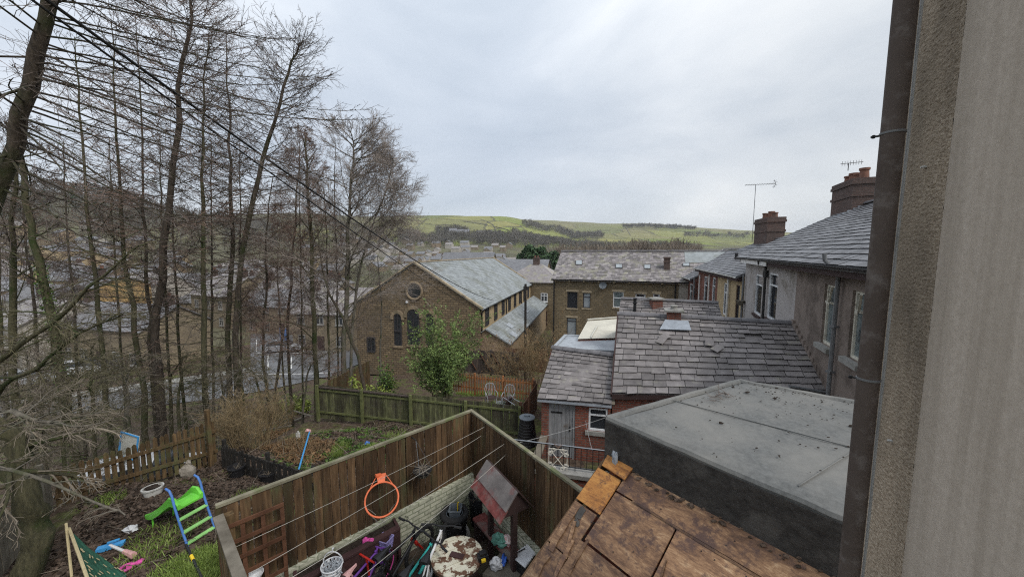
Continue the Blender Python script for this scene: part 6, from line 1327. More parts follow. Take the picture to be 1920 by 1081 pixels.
m = MB(); a, b = at(1004, 862, 9.3), at(1024, 806, 10.9); q = V((.12, .03, 0)); m.hexa([a-q-UP*.05, a+q-UP*.05, b+q-UP*.05, b-q-UP*.05], [a-q, a+q, b+q, b-q]); m.box(zof(b, YB), .2, .1, b.z-.06-YB); m.box(zof(a, YB), .2, .1, a.z-.06-YB); tag(build('plank', m, 'plank_rot'), 'sloping weathered plank between the railing and the compost bin', 'plank')
p = b; t = thing('bucket', 'bright blue bucket with a dark bag standing on the plank end', 'bucket', p); m = MB(); m.lathe(p+UP*.005, [(.09, 0), (.125, .2), (.135, .205), (.12, .205), (.11, .1), (0, .1)], 20); build('pail', m, 'sky_plastic', t, smooth=True); m = MB(); m.blob(p+UP*.22, .12, .12, .07, 3, .25, 10, 6); build('bag', m, 'black_plastic', t)
m = MB(); a, b, = rc(.2, -4.3), so_+su_*1.85+UP*0; b = zof(b-sn_*.03, -4.75); m.tube([a.lerp(b, i/8)-UP*.04*math.sin(math.pi*i/8) for i in range(9)], .004, 4); a = rc(1.9, -4.25); b2 = zof(so_+su_*1.3-sn_*.03, -4.9); m.tube([a.lerp(b2, i/8)-UP*.04*math.sin(math.pi*i/8) for i in range(9)], .004, 4); tag(build('washing_line', m, 'cable_grey'), 'thin washing lines strung from the railing to the shed', 'washing line')
# ================================================================ gardens beyond
def gp(px, py, y0=3): p = onground(px, py, y0); return V((p.x, p.y, gz(p.x, p.y)))
ma, mb_ = V((-8.45, 15.5, 0)), V((.35, 13.2, 0))
def gzv(p, dz=0): return V((p.x, p.y, gz(p.x, p.y)+dz))
fence('long low fence of mossy green weathered boards across the dirt garden', zof(ma, -7.25), zof(mb_, -7.05), 1.5, 1.33, .11, .008, 'fence_moss', (.2, .86), 'fence_moss_post', (0.005, .25, .5, .76, .995), 'fence_moss_post', .1, .02, None, seed=51, jit=.02, side=-1)
m = MB(); m.bar(zof(ma, -5.83), zof(ma.lerp(mb_, .49), -5.80), .05, .14, V((0, 1, 0)))
tag(build('fence_rail', m, 'fence_dark'), 'dark top rail along the mossy fence', 'rail')
fence('brown board fence running back beside the shed', zof(V((.42, 13.2, 0)), -7.0), zof(V((1.1, 15.7, 0)), -7.1), 1.35, 1.4, .12, .006, 'fence_red_brown', (.2, .8), None, (0, .98), None, .1, .08, seed=52, side=1)
fence('orange picket fence with flat topped rails behind the garden chairs', zof(V((-3.3, 18.2, 0)), -7.05), zof(V((1.0, 16.4, 0)), -6.85), .95, .98, .055, .095, 'fence_orange', (.3, .82), 'fence_orange', (0, .33, .66, .99), None, .08, .05, pick=True, seed=53)
fence('dark brown panel fence with diagonal braces at the back of the lawn', zof(V((-3.0, 22.5, 0)), -7.5), zof(V((.35, 21.6, 0)), -7.5), 1.45, 1.45, .12, .004, 'fence_dark', (.1, .93), None, (0, .27, .5, .75, .99), None, .1, .04, seed=54)
m = MB(); u = (V((.35, 21.6, 0))-V((-3, 22.5, 0))).normalized()
for f0 in (.03, .30, .53, .78): a = V((-3.0, 22.5, -7.3)).lerp(V((.35, 21.6, -7.3)), f0)+V((-.02, -.07, 0)); m.bar(a+UP*1.15, a+u*.75, .03, .09, V((0, 1, 0)))
tag(build('brace', m, 'fence_red_brown'), 'diagonal braces nailed across the dark panel fence', 'brace')
fence('tall brown panel fence behind the dark one near the chapel', zof(V((-.6, 26.5, 0)), -8.6), zof(V((2.4, 25.2, 0)), -8.5), 1.6, 1.6, .13, .004, 'fence_red_brown', (.2, .9), None, (0, .5, .99), None, .1, .05, seed=55)
a, b = at(617, 760, 16.6), at(694, 722, 24); fence('row of tall tan upright boards running back towards the chapel', zof(a, gz(a.x, a.y)), zof(b, gz(b.x, b.y)-.2), at(617, 714, 16.6).z-gz(a.x, a.y), at(694, 676, 24).z-gz(b.x, b.y)+.2, .12, .03, 'fence_tan', (.3, .8), None, (), None, .1, 0, seed=56, jit=.03)
fence('low black broken picket fence between the two gardens', gp(418, 884), gp(588, 926), .62, .5, .06, .03, 'black_wood', (.3, .8), None, (0, .5, .98), None, .07, .1, pick=True, jit=.05, seed=57)
pa, pb = V((-8.95, 6.75, -5.0)), V((-7.75, 9.2, -5.55)); fence('brown picket fence with gaps along the edge of the slide garden', pa, pb, .78, 1.2, .078, .032, 'fence_tan', (.3, .75), None, (.93,), None, .09, .35, pick=True, jit=.03, seed=58, side=-1)
m = MB(); a, b, c = V((-8.95, 6.7, -5.0)), V((-8.15, 5.55, -5.0)), V((-7.3, 4.4, -4.95)); 
fence('weathered grey boards continuing the picket fence below the branches', a, c, .8, .75, .1, .012, 'old_wood', (.3, .75), None, (0, .5), None, .09, .15, jit=.04, seed=59, side=-1)

# garden chairs
def gchair():
    t = thing('garden_chair', 'x', 'garden chair', (0, 0, 0), 'white metal garden chairs'); r = .014
    m = MB(); m.lathe((0, 0, .42), [(.23, 0), (.24, .015), (.23, .03), (0, .03)], 20); build('seat', m, 'dark_stain', t)
    for x in (-.19, .19):
        for y in (-.18, .18): m = MB(); m.tube([(x, y, .42), (x*1.2, y*1.25, 0)], r, 6); build('leg', m, 'chair_metal', t)
        m = MB(); m.tube([(x*1.25, .2, .66), (x*1.35, 0, .68), (x*1.3, -.2, .64), (x*1.1, -.2, .45)], r, 6); build('armrest', m, 'chair_metal', t)
    m = MB(); m.tube([(-.2, .2, .43), (-.24, .25, .75), (-.17, .29, .95), (0, .30, 1.0), (.17, .29, .95), (.24, .25, .75), (.2, .2, .43)], r, 6)
    for x in (-.12, -.06, 0, .06, .12): m.tube([(x*.5, .2, .44), (x*1.3, .27, .75), (x*1.1, .295, .97)], .008, 5)
    build('backrest', m, 'chair_metal', t); return t
g0 = gchair(); p = at(921, 757, 16.0); g0.location = zof(p, gz(p.x, p.y)); g0.rotation_euler.z = .3; g0['label'] = 'pale metal garden chair farthest from the brown side fence'
p = at(953, 760, 15.6); dup(g0, zof(p, gz(p.x, p.y)), -.25, 'pale metal garden chair standing between the other two')
p = at(968, 768, 15.0); g2 = dup(g0, zof(p, gz(p.x, p.y))+UP*.25, .9, 'pale metal garden chair tipped on its back by the brown side fence'); g2.rotation_euler = (-1.25, .1, .9)

# toy slide
def slide():
    t = thing('toy_slide', 'bright green toy slide with blue ladder rails', 'slide', V((-5.3, 5.9, -4.95))); bl, br = gp(363, 1018), gp(395, 1003); tl, tr = atz(336, 911, -3.92), atz(366, 900, -3.92)
    tl = bl+(atz(338, 936, -4.1)-bl); 
    u = (br-bl); u.z = 0; wl = .42; u.normalize(); fwd = gp(287, 972)-(bl+br)/2; fwd.z = 0; fwd.normalize(); u = V((fwd.y, -fwd.x, 0)); bl = (bl+br)/2-u*wl/2
    fwd = (fwd*.9).normalized(); bl = bl-UP*.0; br = bl+u*wl+UP*(0); top = 1.02; base = bl.z
    for i, b in enumerate((bl, br)):
        m = MB(); m.tube([b, b+fwd*.17+UP*.36, b+fwd*.28+UP*.64, b+fwd*.33+UP*.82, b+fwd*.39+UP*.9, b+fwd*.49+UP*.915], .018, 10); build('ladder_rail', m, 'blue_plastic', t, smooth=True)
    for k, (z, f) in enumerate(((.04, .03), (.22, .11), (.42, .2))):
        m = MB(); m.bar(bl+fwd*f+UP*z, br+fwd*f+UP*z, .07, .022); build('step', m, 'pale_green_plastic', t)
    m = MB(); c0 = bl+u*wl/2; prof = [(.24, .60), (.36, .615), (.5, .60), (.70, .46), (.90, .31), (1.08, .20), (1.2, .155), (1.3, .145)]; hw = .175; sec = []
    for f, z in prof:
        c = c0+fwd*f+UP*z; wal = .12 if f < .55 else .09
        if f < .45: wal = .05+.12*(f-.24)/.2
        if f > 1.15: wal = .09-.05*(f-1.15)/.15
        o = [(-hw-.02, wal), (-hw, wal+.012), (-hw+.025, wal), (-hw+.035, .02), (-hw+.06, .0), (hw-.06, 0), (hw-.035, .02), (hw-.025, wal), (hw, wal+.012), (hw+.02, wal), (hw+.01, -.03), (-hw-.01, -.03)]
        sec += [c+u*x+UP*y for x, y in o]
    n = 12; m.add(sec, [(i*n+j, i*n+(j+1) % n, (i+1)*n+(j+1) % n, (i+1)*n+j) for i in range(len(prof)-1) for j in range(n)]+[tuple(range(n)), tuple(range((len(prof)-1)*n, len(prof)*n))]); build('chute', m, 'green_plastic', t)
    for s in (.06, wl-.06): m = MB(); b = bl+u*s+fwd*1.15; m.tube([zof(b, base-.05), b+UP*.15], .015, 7); build('foot', m, 'green_plastic', t)
slide()
for px, py, lb in ((445, 897, 'round black plant pot of wet soil nearer the picket fence'), (503, 907, 'round black plant pot beside the blue prop pole')):
    p = gp(px, py); t = thing('plant_pot', lb, 'plant pot', p, 'black pots by the broken fence'); m = MB(); m.lathe(p-UP*.02, [(.13, 0), (.175, .26), (.19, .27), (.19, .3), (.165, .3), (.15, .24), (0, .235)], 22); build('pot', m, 'black_plastic', t, smooth=True)
    rr = random.Random(px); L = [(bez(p+UP*.2, (rr.gauss(0, .6), rr.gauss(0, .6), .8), rr.uniform(.08, .2), 3, .1, 0, .2, rr), .005, .002) for _ in range(16)]; v, f = polytubes(L, 4); raw_mesh('dead_stems', v, f, 'twig_pale', t)
p = gp(288, 932); t = thing('plant_pot', 'pale grey trough of a flower pot at the foot of the picket fence', 'plant pot', p); m = MB(); m.lathe(p-UP*.02, [(.13, 0), (.16, .17), (.18, .18), (.18, .21), (.155, .21), (.145, .16), (0, .15)], 18, sx=.8); build('pot', m, 'pale_plastic', t, smooth=True); m = MB(); m.blob(p+UP*.17, .12, .1, .05, 3, .3); build('soil', m, 'soil', t)
m = MB(); p = gp(353, 897); m.blob(p+UP*.13, .17, .13, .2, 8, .18, 10, 7); m.blob(p+V((.05, 0, .33)), .06, .05, .09, 9, .3, 8, 5); tag(build('rubble_sack', m, 'sack'), 'tied pale rubble sack against the picket fence end', 'sack')
m = MB(); p = at(237, 838, 9.6); q = [p+V((-.35, .12, -.30)), p+V((.35, -.12, -.30)), p+V((.37, .0, .30)), p+V((-.33, .22, .34))]; m.hexa(q, [x+V((.01, .03, 0)) for x in q]); t = thing('painted_board', 'pale yellow board with blue edges standing behind the picket fence', 'board', p-UP*.3); build('panel', m, 'cream_sheet', t); m = MB(); k = [x-V((.003, .012, 0)) for x in q]; [m.bar(k[i], k[(i+1) % 4], .04, .02) for i in range(4)]; build('edge', m, 'sky_plastic', t); m = MB(); g_ = gz(p.x, p.y+.3)-.1; [m.bar(V((x.x, x.y+.06, g_)), x+V((0, .06, .3)), .05) for x in q[:2]]; build('leg', m, 'old_wood', t)
# blue prop pole with toys on the soil
a = hit(552, 908, K_(0, -.3, 0), nl); b = gp(581, 823); b = b+UP*.25; t = thing('prop_pole', 'light blue clothes prop leaning out over the dirt garden', 'prop', b); a = at(552, 908, b.y-3.0); a = V((a.x, a.y, a.z)); m = MB(); m.tube([a, b], .024, 8); build('pole', m, 'sky_plastic', t); m = MB(); m.tube([b-(a-b)*-.0, b+(b-a).normalized()*.12], .04, 8); m.blob(b+UP*.05+V((-.06, 0, 0)), .06, .05, .05, 3, .3, 8, 5); build('hook', m, 'pale_pink', t)
m = MB(); p = gp(571, 826)+V((-.2, 0, 0)); m.box(p, .12, .08, .22, .4); m.lathe(p+UP*.22, [(.035, 0), (.03, .06), (0, .06)], 8); tag(build('plastic_bottle', m, 'pale_plastic'), 'small pale bottle on the soil beside the prop pole tip', 'bottle')
m = MB(); p = gp(688, 835); m.blob(p+UP*.06, .07, .05, .07, 2, .35, 9, 6); m.blob(p+V((.06, .0, .06)), .03, .03, .08, 4, .3, 8, 5); tag(build('blue_toy', m, 'blue_plastic'), 'bright blue plastic toy lying in the dirt garden', 'toy')
# tent, toys, hoe in the slide garden
t = thing('play_tent', 'dark green ridge tent with pale dashes and bamboo poles', 'play tent', V((-6.2, 5, -5))); A, B = atz(130, 993, -4.42), V((0, 0, 0)); A = atz(130, 993, -4.5); gr1, gr2 = gp(140, 1125, 3), gp(245, 1100, 3); B = gp(242, 1094, 3)
apx = A; ap2 = apx+(gp(205, 1150, 3)-gp(135, 1060, 3))*1.0; ap2.z = apx.z+.0; rr_ = B
m = MB(); n = 10; q = [apx, gp(238, 1086, 3)+UP*.03, gp(240, 1150, 3)+UP*.03, atz(176, 1120, -4.5)]
vs = [q[0].lerp(q[3], i/n).lerp(q[1].lerp(q[2], i/n), j/n)-UP*.05*math.sin(math.pi*j/n)+UP*.012*math.sin(i*2.1+j*1.3) for i in range(n+1) for j in range(n+1)]
fs = [(i*(n+1)+j, i*(n+1)+j+1, (i+1)*(n+1)+j+1, (i+1)*(n+1)+j) for i in range(n) for j in range(n)]; m.add(vs, fs); nn_ = (q[3]-q[0]).cross(q[1]-q[0]).normalized(); nn_ = nn_ if nn_.z > 0 else -nn_; m.add([x-nn_*.008 for x in vs], [f[::-1] for f in fs]); cm = m; cm.cur = 1; m = cm; rr = random.Random(3)
for i in range(40):
    f1, f2 = rr.uniform(.02, .85), rr.uniform(.06, .94); d = (q[1]-q[0]).normalized() if rr.random() < .75 else (q[3]-q[0]).normalized(); p = q[0].lerp(q[3], f1).lerp(q[1].lerp(q[2], f1), f2)-UP*.05*math.sin(math.pi*f2)+nn_*.017; l = rr.uniform(.04, .11); s = nn_.cross(d)*.007; m.hexa([p-s, p+s, p+d*l+s, p+d*l-s], [x+nn_*.003 for x in (p-s, p+s, p+d*l+s, p+d*l-s)])
build('cloth', m, ['tent_green', 'bamboo'], t); m = MB(); e = V((-.04, 0, 0)); m.tube([q[0]+UP*.03, q[0].lerp(q[3], .5)+UP*.05, q[3]+UP*.03], .02, 7); m.tube([q[0]+UP*.12+e, gp(140, 1085, 3)+e, ], .018, 7); build('pole', m, 'bamboo', t)
def toy_stick(lb, a, b, c1, c2): t = thing('toy_spade', lb, 'toy', a); m = MB(); m.tube([a, a.lerp(b, .6)], .022, 7); build('handle', m, c1, t); m = MB(); m.tube([a.lerp(b, .62), b], [.035, .05], 8); build('blade', m, c2, t)
a, b = gp(208, 1036, 3)+UP*.05, gp(251, 1047, 3)+UP*.05; toy_stick('white and pink toy spade lying on the leaves near the tent', a, b, 'white_paint', 'pale_pink')
m = MB(); p = gp(209, 1032, 3); m.box(p, .34, .1, .06, .5); m.tube([p+UP*.09+V((-.05, 0, 0)), p+UP*.12+V((.1, .05, 0))], .02, 6); tag(build('blue_toy', m, 'sky_plastic'), 'flat blue toy at the edge of the green tent', 'toy')
m = MB(); a, b = gp(238, 1074, 3)+UP*.03, gp(264, 1061, 3)+UP*.03; m.ring(a, .07, .022, UP, 18, 7); m.tube([a, b], [.035, .025], 7); m.blob(b, .05, .05, .03, 3, .2, 8, 5); tag(build('pink_rattle', m, 'pink_plastic', smooth=True), 'pink plastic toy racket on the wet leaves', 'toy')
t = thing('hoe', 'black handled hoe with a yellow band lying towards the yard corner', 'hoe', gp(365, 1060, 3)); a, b = gp(350, 1033, 3)+UP*.12, gp(385, 1110, 3)+UP*.08; m = MB(); m.tube([a, b], .02, 8); build('shaft', m, 'black_plastic', t); m = MB(); m.tube([a.lerp(b, .3), a.lerp(b, .42)], .024, 8); build('band', m, 'yellow_plastic', t)
m = MB(); p = gp(242, 1000, 3); m.blob(p+UP*.05, .10, .07, .06, 4, .4, 8, 5); m.blob(p+V((.1, .02, .05)), .05, .05, .05, 5, .4, 8, 5); tag(build('litter_bag', m, 'bag_white'), 'scrap of pale litter among the leaves by the slide', 'litter')
# posts, props and timber
m = MB(); a = gp(513, 752); b = at(532, 612, a.y); m.tube([a-UP*.1, a.lerp(b, .5)+V((.05, 0, 0)), b], .1, 9); tag(build('timber_post', m, 'bark_rust', smooth=True), 'leaning rust brown dead trunk behind the straw coloured bush', 'post')
m = MB(); a = gp(541, 800); m.bar(a, a+UP*1.9+V((-.08, 0, 0)), .1, .06); tag(build('concrete_post', m, 'concrete'), 'thin grey concrete post at the edge of the dirt garden', 'post')
rr = random.Random(7)
for i, (x0, y0, x1, y1) in enumerate(((505, 800, 560, 770), (520, 806, 575, 783), (485, 815, 545, 806), (548, 775, 585, 790), (470, 830, 508, 812))):
    m = MB(); a, b = gp(x0, y0)+UP*(.06+.05*i), gp(x1, y1)+UP*(.08+.05*i); m.bar(a, b, .14, .03); tag(build('plank', m, 'old_wood'), 'loose weathered plank in the timber heap by the concrete post', 'plank', 'planks heaped by the dirt garden')
m = MB(); a = at(985, 640, 30); a = zof(a, gz(a.x, a.y)); b = at(986, 532, a.y); t = thing('utility_pole', 'thin black utility pole in front of the chapel side wing', 'pole', a); m.tube([a-UP*.3, zof(a, b.z)], .1, 9); build('pole', m, 'black_wood', t); m = MB(); m.box(zof(a, b.z-.5), .35, .2, .3); build('crossarm', m, 'black_wood', t)
# overhead cables
for k, (pts, Ys, nm) in enumerate((([(60, 0), (330, 187), (560, 345), (775, 492), (800, 512)], [4.2, 7.5, 13, 28, 31], 'thicker black overhead cable sweeping down to the chapel eaves'), ([(25, -8), (300, 175), (560, 350), (740, 470), (815, 520)], [4.0, 7.2, 12.6, 25, 31.5], 'thinner black overhead cable running to the chapel gable wall'))):
    P = [at(px, py, Y) for (px, py), Y in zip(pts, Ys)]; b = P[0]+(P[0]-P[1])*.8; a, e = b, P[-1]; n = 40
    # one straight hanging span between its two ends
    e = [at(925, 563, 35.2), at(872, 571, 31.2)][k]; d0 = at(*[(97, 7), (60, 0)][k], [5.0, 4.8][k]); s = (e-d0); a = d0-s*.12; sag = [.75, .3][k]
    m = MB(); m.tube([a.lerp(e, i/n)-UP*(sag*4*(i/n)*(1-i/n)-sag*4*.107*.893*(1-i/n)/.893) for i in range(n+1)], [.022, .016][k], 7); tag(build('overhead_cable', m, 'cable_black', smooth=True), nm, 'cable')

# ================================================================ plants in the gardens
p = gp(808, 745, 14); p = V((-3.25, 16.9, gz(-3.25, 16.9)))
stems_bush('evergreen_bush', 'big bright green evergreen bush growing in front of the chapel windows', p, 46, 3.4, 1.3, 'twig_olive', 61, 'leaf_bush', 34000, .037, .012, 'bush', .27, lz=(.0, 1))
p = V((-3.3, 16.0, gz(-3.3, 16))); m = MB(); m.tube([p-UP*.1, p+V((.03, 0, .5)), p+V((.1, 0, .8))], [.13, .11, .09], 9); m.tube([p+V((.1, 0, .75)), p+V((.3, 0, 1.1))], [.05, .03], 7); m.cur = 0; t = thing('tree_stump', 'sawn pale topped stump at the foot of the evergreen bush', 'stump', p); build('trunk', m, 'bark_moss', t); m = MB(); m.lathe(p+V((.1, 0, .801)), [(.088, 0), (0, .01)], 12, (.13, 0, .3)); build('cut_face', m, 'bamboo', t)
q = at(708, 712, 17.5); q = V((q.x, q.y, gz(q.x, q.y))); stems_bush('yellow_shrub', 'yellow green leafy shrub beside the ivy covered post', q, 20, 1.5, 1.0, 'twig_olive', 62, 'leaf_yellow', 4500, .075, .009, lean=.5, lz=(.0, 1))
a = V((q.x+.25, q.y+.4, q.z)); t = thing('ivy_post', 'old fence post wrapped in ivy next to the yellow shrub', 'post', a); m = MB(); m.box(a, .14, .14, 2.0); build('post', m, 'old_wood', t); P = RNG.normal(size=(1300, 3))*np.array([.22, .2, .55])+np.array([a.x, a.y, a.z+1.25]); v, f = leaves(P, .075, 1.3); raw_mesh('ivy', v, f, 'leaf_ivy', t)
q = gp(562, 775); stems_bush('yellow_shrub', 'low sprawling yellow green shrub at the end of the mossy fence', q, 24, 1.05, 1.2, 'twig_olive', 63, 'leaf_yellow', 4500, .075, .008, lean=.7, lz=(0, 1))
q = gp(470, 842); stems_bush('bare_shrub', 'dense straw coloured bare shrub beside the larch trunks', V((q.x, q.y, q.z)), 100, 1.55, 1.3, 'twig_straw', 64, None, 0, .05, .0075, lean=.3)
q = gp(490, 815); stems_bush('bare_shrub', 'second straw coloured bare shrub just behind the first', V((q.x+.6, q.y+.8, q.z)), 50, 1.35, 1.0, 'twig_straw', 65, None, 0, .05, .007, lean=.3)
q = V((.2, 20.2, -7.4)); stems_bush('bare_shrub', 'tangled rust coloured bare shrub between the brown fence and shed', q, 60, 2.7, 2.4, 'twig_straw', 66, 'leaf_rust', 500, .05, .009, lean=.45)
q = V((1.6, 19.2, -7.2)); stems_bush('bare_shrub', 'rust coloured bare shrub right behind the shed roof', q, 50, 2.9, 2.0, 'twig_straw', 67, 'leaf_rust', 500, .05, .009, lean=.4)
q = V((-1.3, 25.2, -8.4)); stems_bush('bare_shrub', 'reddish bare shrub against the chapel wall behind the dark fence', q, 40, 2.2, 1.8, 'twig_rust', 68, 'leaf_rust', 400, .05, .008, lean=.5)
def scatter(name, mt, area, n, size, asp, zoff, flat=.25, kindn='stuff', dens=None):
    """loose leaves over the ground; area: list of (x, y, radius, weight)"""
    w_ = np.array([a[3] for a in area], float); w_ /= w_.sum(); pick = RNG.choice(len(area), n, p=w_); A = np.array([a[:3] for a in area])[pick]; r = np.sqrt(RNG.random(n))*A[:, 2]; th = RNG.random(n)*6.283
    x = A[:, 0]+r*np.cos(th); y = A[:, 1]+r*np.sin(th); ok = ((x-K.x)*nl.x+(y-K.y)*nl.y < -.2) | ((x-K.x)*nr.x+(y-K.y)*nr.y < -.2); x, y = x[ok], y[ok]
    z = H(x, y)+zoff+RNG.random(len(x))*size*.5; v, f = leaves(np.stack([x, y, z], -1), size, asp, flat); return kind(raw_mesh(name, v, f, mt), kindn)
scatter('leaf_litter', 'leaf_dead', [(-5.5, 6.5, 2.2, 3), (-7, 8, 2, 3), (-5.5, 9, 2, 2), (-4, 12, 3.4, 6), (-9, 11, 3, 2), (-6.8, 5, 1.6, 1)], 34000, .055, 1.5, .0)
bk = [gp(530, 838), gp(560, 845), gp(520, 815), gp(590, 850)]
scatter('bracken', 'leaf_rust', [(p.x, p.y, .7, 1) for p in bk], 2500, .03, 5, .06, .8)
L = []; rr = random.Random(31)
for i in range(420):
    p = rr.choice(bk); x, y = p.x+rr.gauss(0, .4), p.y+rr.gauss(0, .4); L.append((bez((x, y, gz(x, y)), (rr.gauss(0, .8), rr.gauss(0, .8), .8), rr.uniform(.2, .6), 5, .12, 0, .2, rr), .006, .003))
v, f = polytubes(L, 3); kind(raw_mesh('bracken', v, f, 'twig_straw'), 'stuff')
def blades(name, area, n, h, mt='grass_blade'):
    w_ = np.array([a[3] for a in area], float); w_ /= w_.sum(); pick = RNG.choice(len(area), n, p=w_); A = np.array([a[:3] for a in area])[pick]; r = np.sqrt(RNG.random(n))*A[:, 2]; th = RNG.random(n)*6.283
    x = A[:, 0]+r*np.cos(th); y = A[:, 1]+r*np.sin(th); ok = (((x-K.x)*nl.x+(y-K.y)*nl.y < -.2) | ((x-K.x)*nr.x+(y-K.y)*nr.y < -.2)); x, y = x[ok], y[ok]; n = len(x)
    z = H(x, y)-.01; hh = h*RNG.uniform(.4, 1.2, n); a = RNG.random(n)*6.283; wd = .006+.004*RNG.random(n); dx, dy = np.cos(a)*wd, np.sin(a)*wd; lx, ly = RNG.normal(size=(2, n))*hh*.45
    v = np.stack([np.stack([x-dx, y-dy, z], -1), np.stack([x+dx, y+dy, z], -1), np.stack([x+lx+dx*.2, y+ly+dy*.2, z+hh], -1), np.stack([x+lx-dx*.2, y+ly-dy*.2, z+hh], -1)], 1).reshape(-1, 3)
    return kind(raw_mesh(name, v, np.arange(4*n).reshape(-1, 4), mt), 'stuff')
pts = []; rr = random.Random(21)
for px, py, r_, w_ in ((370, 1065, .42, 6), (340, 1080, .45, 4), (310, 1010, .5, 1.2), (270, 1045, .4, .6), (390, 1075, .3, 2), (480, 930, .4, .8), (205, 945, .25, .5)): p = gp(px, py); pts.append((p.x, p.y, r_, w_))
blades('grass', pts, 9000, .1)
pts = []
for px, py, r_, w_ in ((640, 845, .25, 1), (700, 845, .3, 1.5), (745, 820, .5, .8), (630, 855, .2, 1)): p = gp(px, py); pts.append((p.x, p.y, r_, w_))
pts += [(-1.5, 19.8, 1.6, 9), (-.3, 20.2, 1, 4), (-2.6, 15.8, 1.2, 6), (-1, 15.4, 1.2, 6), (0, 15, .8, 3)]
blades('grass', pts, 19000, .17)
q = []
for i in range(150): x, y = rr.uniform(-7, -1), rr.uniform(9.5, 14); q.append((x, y, rr.uniform(.05, .3), 1))
scatter('ground_cover', 'leaf_ivy', q, 6500, .05, 1.6, .03, .6); L = []
for i in range(260):
    x, y = rr.uniform(-7.5, -1), rr.uniform(8.5, 14.3)
    if (x-K.x)*nl.x+(y-K.y)*nl.y > -.3 and (x-K.x)*nr.x+(y-K.y)*nr.y > -.3: continue
    L.append((bez((x, y, gz(x, y)+.03), (rr.gauss(0, 1), rr.gauss(0, 1), .25), rr.uniform(.3, 1.1), 5, .12, 0, .15, rr), .008, .003))
for i in range(200):
    x, y = rr.uniform(-9, -4.5), rr.uniform(4.5, 9)
    if (x-K.x)*nl.x+(y-K.y)*nl.y > -.3 and (x-K.x)*nr.x+(y-K.y)*nr.y > -.3: continue
    L.append((bez((x, y, gz(x, y)+.02), (rr.gauss(0, 1), rr.gauss(0, 1), .2), rr.uniform(.15, .6), 4, .12, 0, .15, rr), .006, .002))
v, f = polytubes(L, 4); kind(raw_mesh('fallen_twigs', v, f, 'twig_pale'), 'stuff')
# ================================================================ the trees on the left
def tpath(base_px, pts, Y=None, lift=-.3):
    """trunk control points: first pixel stands on the ground, the rest at the same distance"""
    if Y is None: p = onground(*base_px, 6); Y = p.y
    a = at(*base_px, Y); a = V((a.x, a.y, gz(a.x, a.y)+lift)); return [a]+[at(px, py, Y*(1+k)) for px, py, k in [(q+(0,))[:3] for q in pts]]
def T(label, base, pts, r, kindof, seed, Y=None, rt=.03, **kw):
    kw.setdefault('tw', .0056); r *= .8 if r > .07 else 1; return make_tree({'larch': 'larch_tree', 'birch': 'birch_tree', 'alder': 'alder_tree', 'scrub': 'bare_tree'}[kindof], label, tpath(base, pts, Y), r, rt, kindof, seed, **kw)
RIGHT = 0.0
T('big leaning larch with a thick bare trunk, leftmost of all', (-150, 900), [(-80, 620), (0, 320), (48, 160), (92, 0), (122, -110), (150, -210)], .135, 'larch', 101, 6.0, .075, h0=.3, nb=90, blen=5.2, dens=.75, cones=.3, side=.1, tw=.0042, inc0=-.42, curl=.1)
T('tallest larch with a rust tinged trunk in the middle of the trees', (298, 800), [(292, 680), (300, 550), (316, 400), (332, 220), (346, 95), (360, 10), (372, -60)], .19, 'larch', 102, 13.2, .018, h0=.1, nb=165, blen=4.3, dens=.8, cones=.25, curl=.3, bark='bark_rust', twig='twig_rust', tw=.006)
T('dark trunked larch leaning right towards the cable', (428, 640), [(445, 560), (470, 400), (492, 300), (520, 205), (545, 130), (562, 80)], .15, 'larch', 103, 15, .025, h0=.08, nb=140, blen=3.7, curl=.3, dens=1.0, cones=.2, tw=.006)
T('ivy greened trunk leaning left behind the big larch', (135, 805), [(118, 730), (95, 620), (80, 520), (62, 430), (38, 320), (25, 220)], .17, 'alder', 104, 11.2, .05, h0=.12, nb=22, blen=2.2, bark='bark_moss', ivy=1.0, dens=.8)
T('slender dark green trunk standing straight beside the ivy one', (205, 800), [(195, 700), (181, 560), (168, 430), (158, 330), (148, 190), (140, 70)], .105, 'larch', 105, 12.5, .012, h0=.1, nb=85, blen=3.0, bark='bark_moss', dens=.8)
T('greenish trunk rising between the slender one and the tallest larch', (272, 780), [(262, 690), (244, 560), (232, 450), (222, 330), (215, 180), (208, 40)], .13, 'larch', 106, 13.8, .012, h0=.1, nb=95, blen=3.0, bark='bark_moss', dens=.8)
T('thin trunk touching the left side of the tallest larch', (286, 770), [(281, 660), (277, 540), (272, 430), (268, 330), (262, 180), (254, 30)], .10, 'larch', 107, 14.6, .012, h0=.1, nb=80, blen=2.7, dens=.8, twig='twig_rust')
T('straight mossy trunk just right of the tallest larch', (383, 790), [(382, 690), (380, 560), (379, 430), (382, 300), (385, 180), (392, 50)], .135, 'larch', 108, 13.4, .012, h0=.08, nb=110, blen=2.9, curl=.28, bark='bark_moss', dens=.9, tw=.0058)
T('straight dark trunk that the leaning larch crosses', (424, 760), [(430, 650), (433, 520), (433, 400), (430, 280), (428, 190), (424, 60)], .15, 'larch', 109, 15.5, .012, h0=.08, nb=95, blen=3.0, curl=.28, dens=.7, twig='twig_rust')
T('thin grey trunk in front of the car park, left of the pair', (345, 760), [(335, 640), (330, 520), (322, 400), (318, 300)], .07, 'alder', 110, 17, .02, h0=.12, nb=46, blen=2.2, dens=.9, bark='bark_moss')
T('mossy trunk with a fork in front of the car park', (592, 735), [(590, 640), (586, 520), (580, 400), (576, 320), (572, 260)], .17, 'birch', 111, 18.5, .03, h0=.12, nb=34, blen=2.7, bark='bark_moss', twig='twig_rust', cones=.12)
T('slim trunk to the right of the forked mossy trunk', (616, 730), [(616, 640), (614, 540), (612, 440), (606, 350)], .09, 'alder', 112, 20, .02, h0=.12, nb=46, blen=2.3, bark='bark_moss', dens=.9)
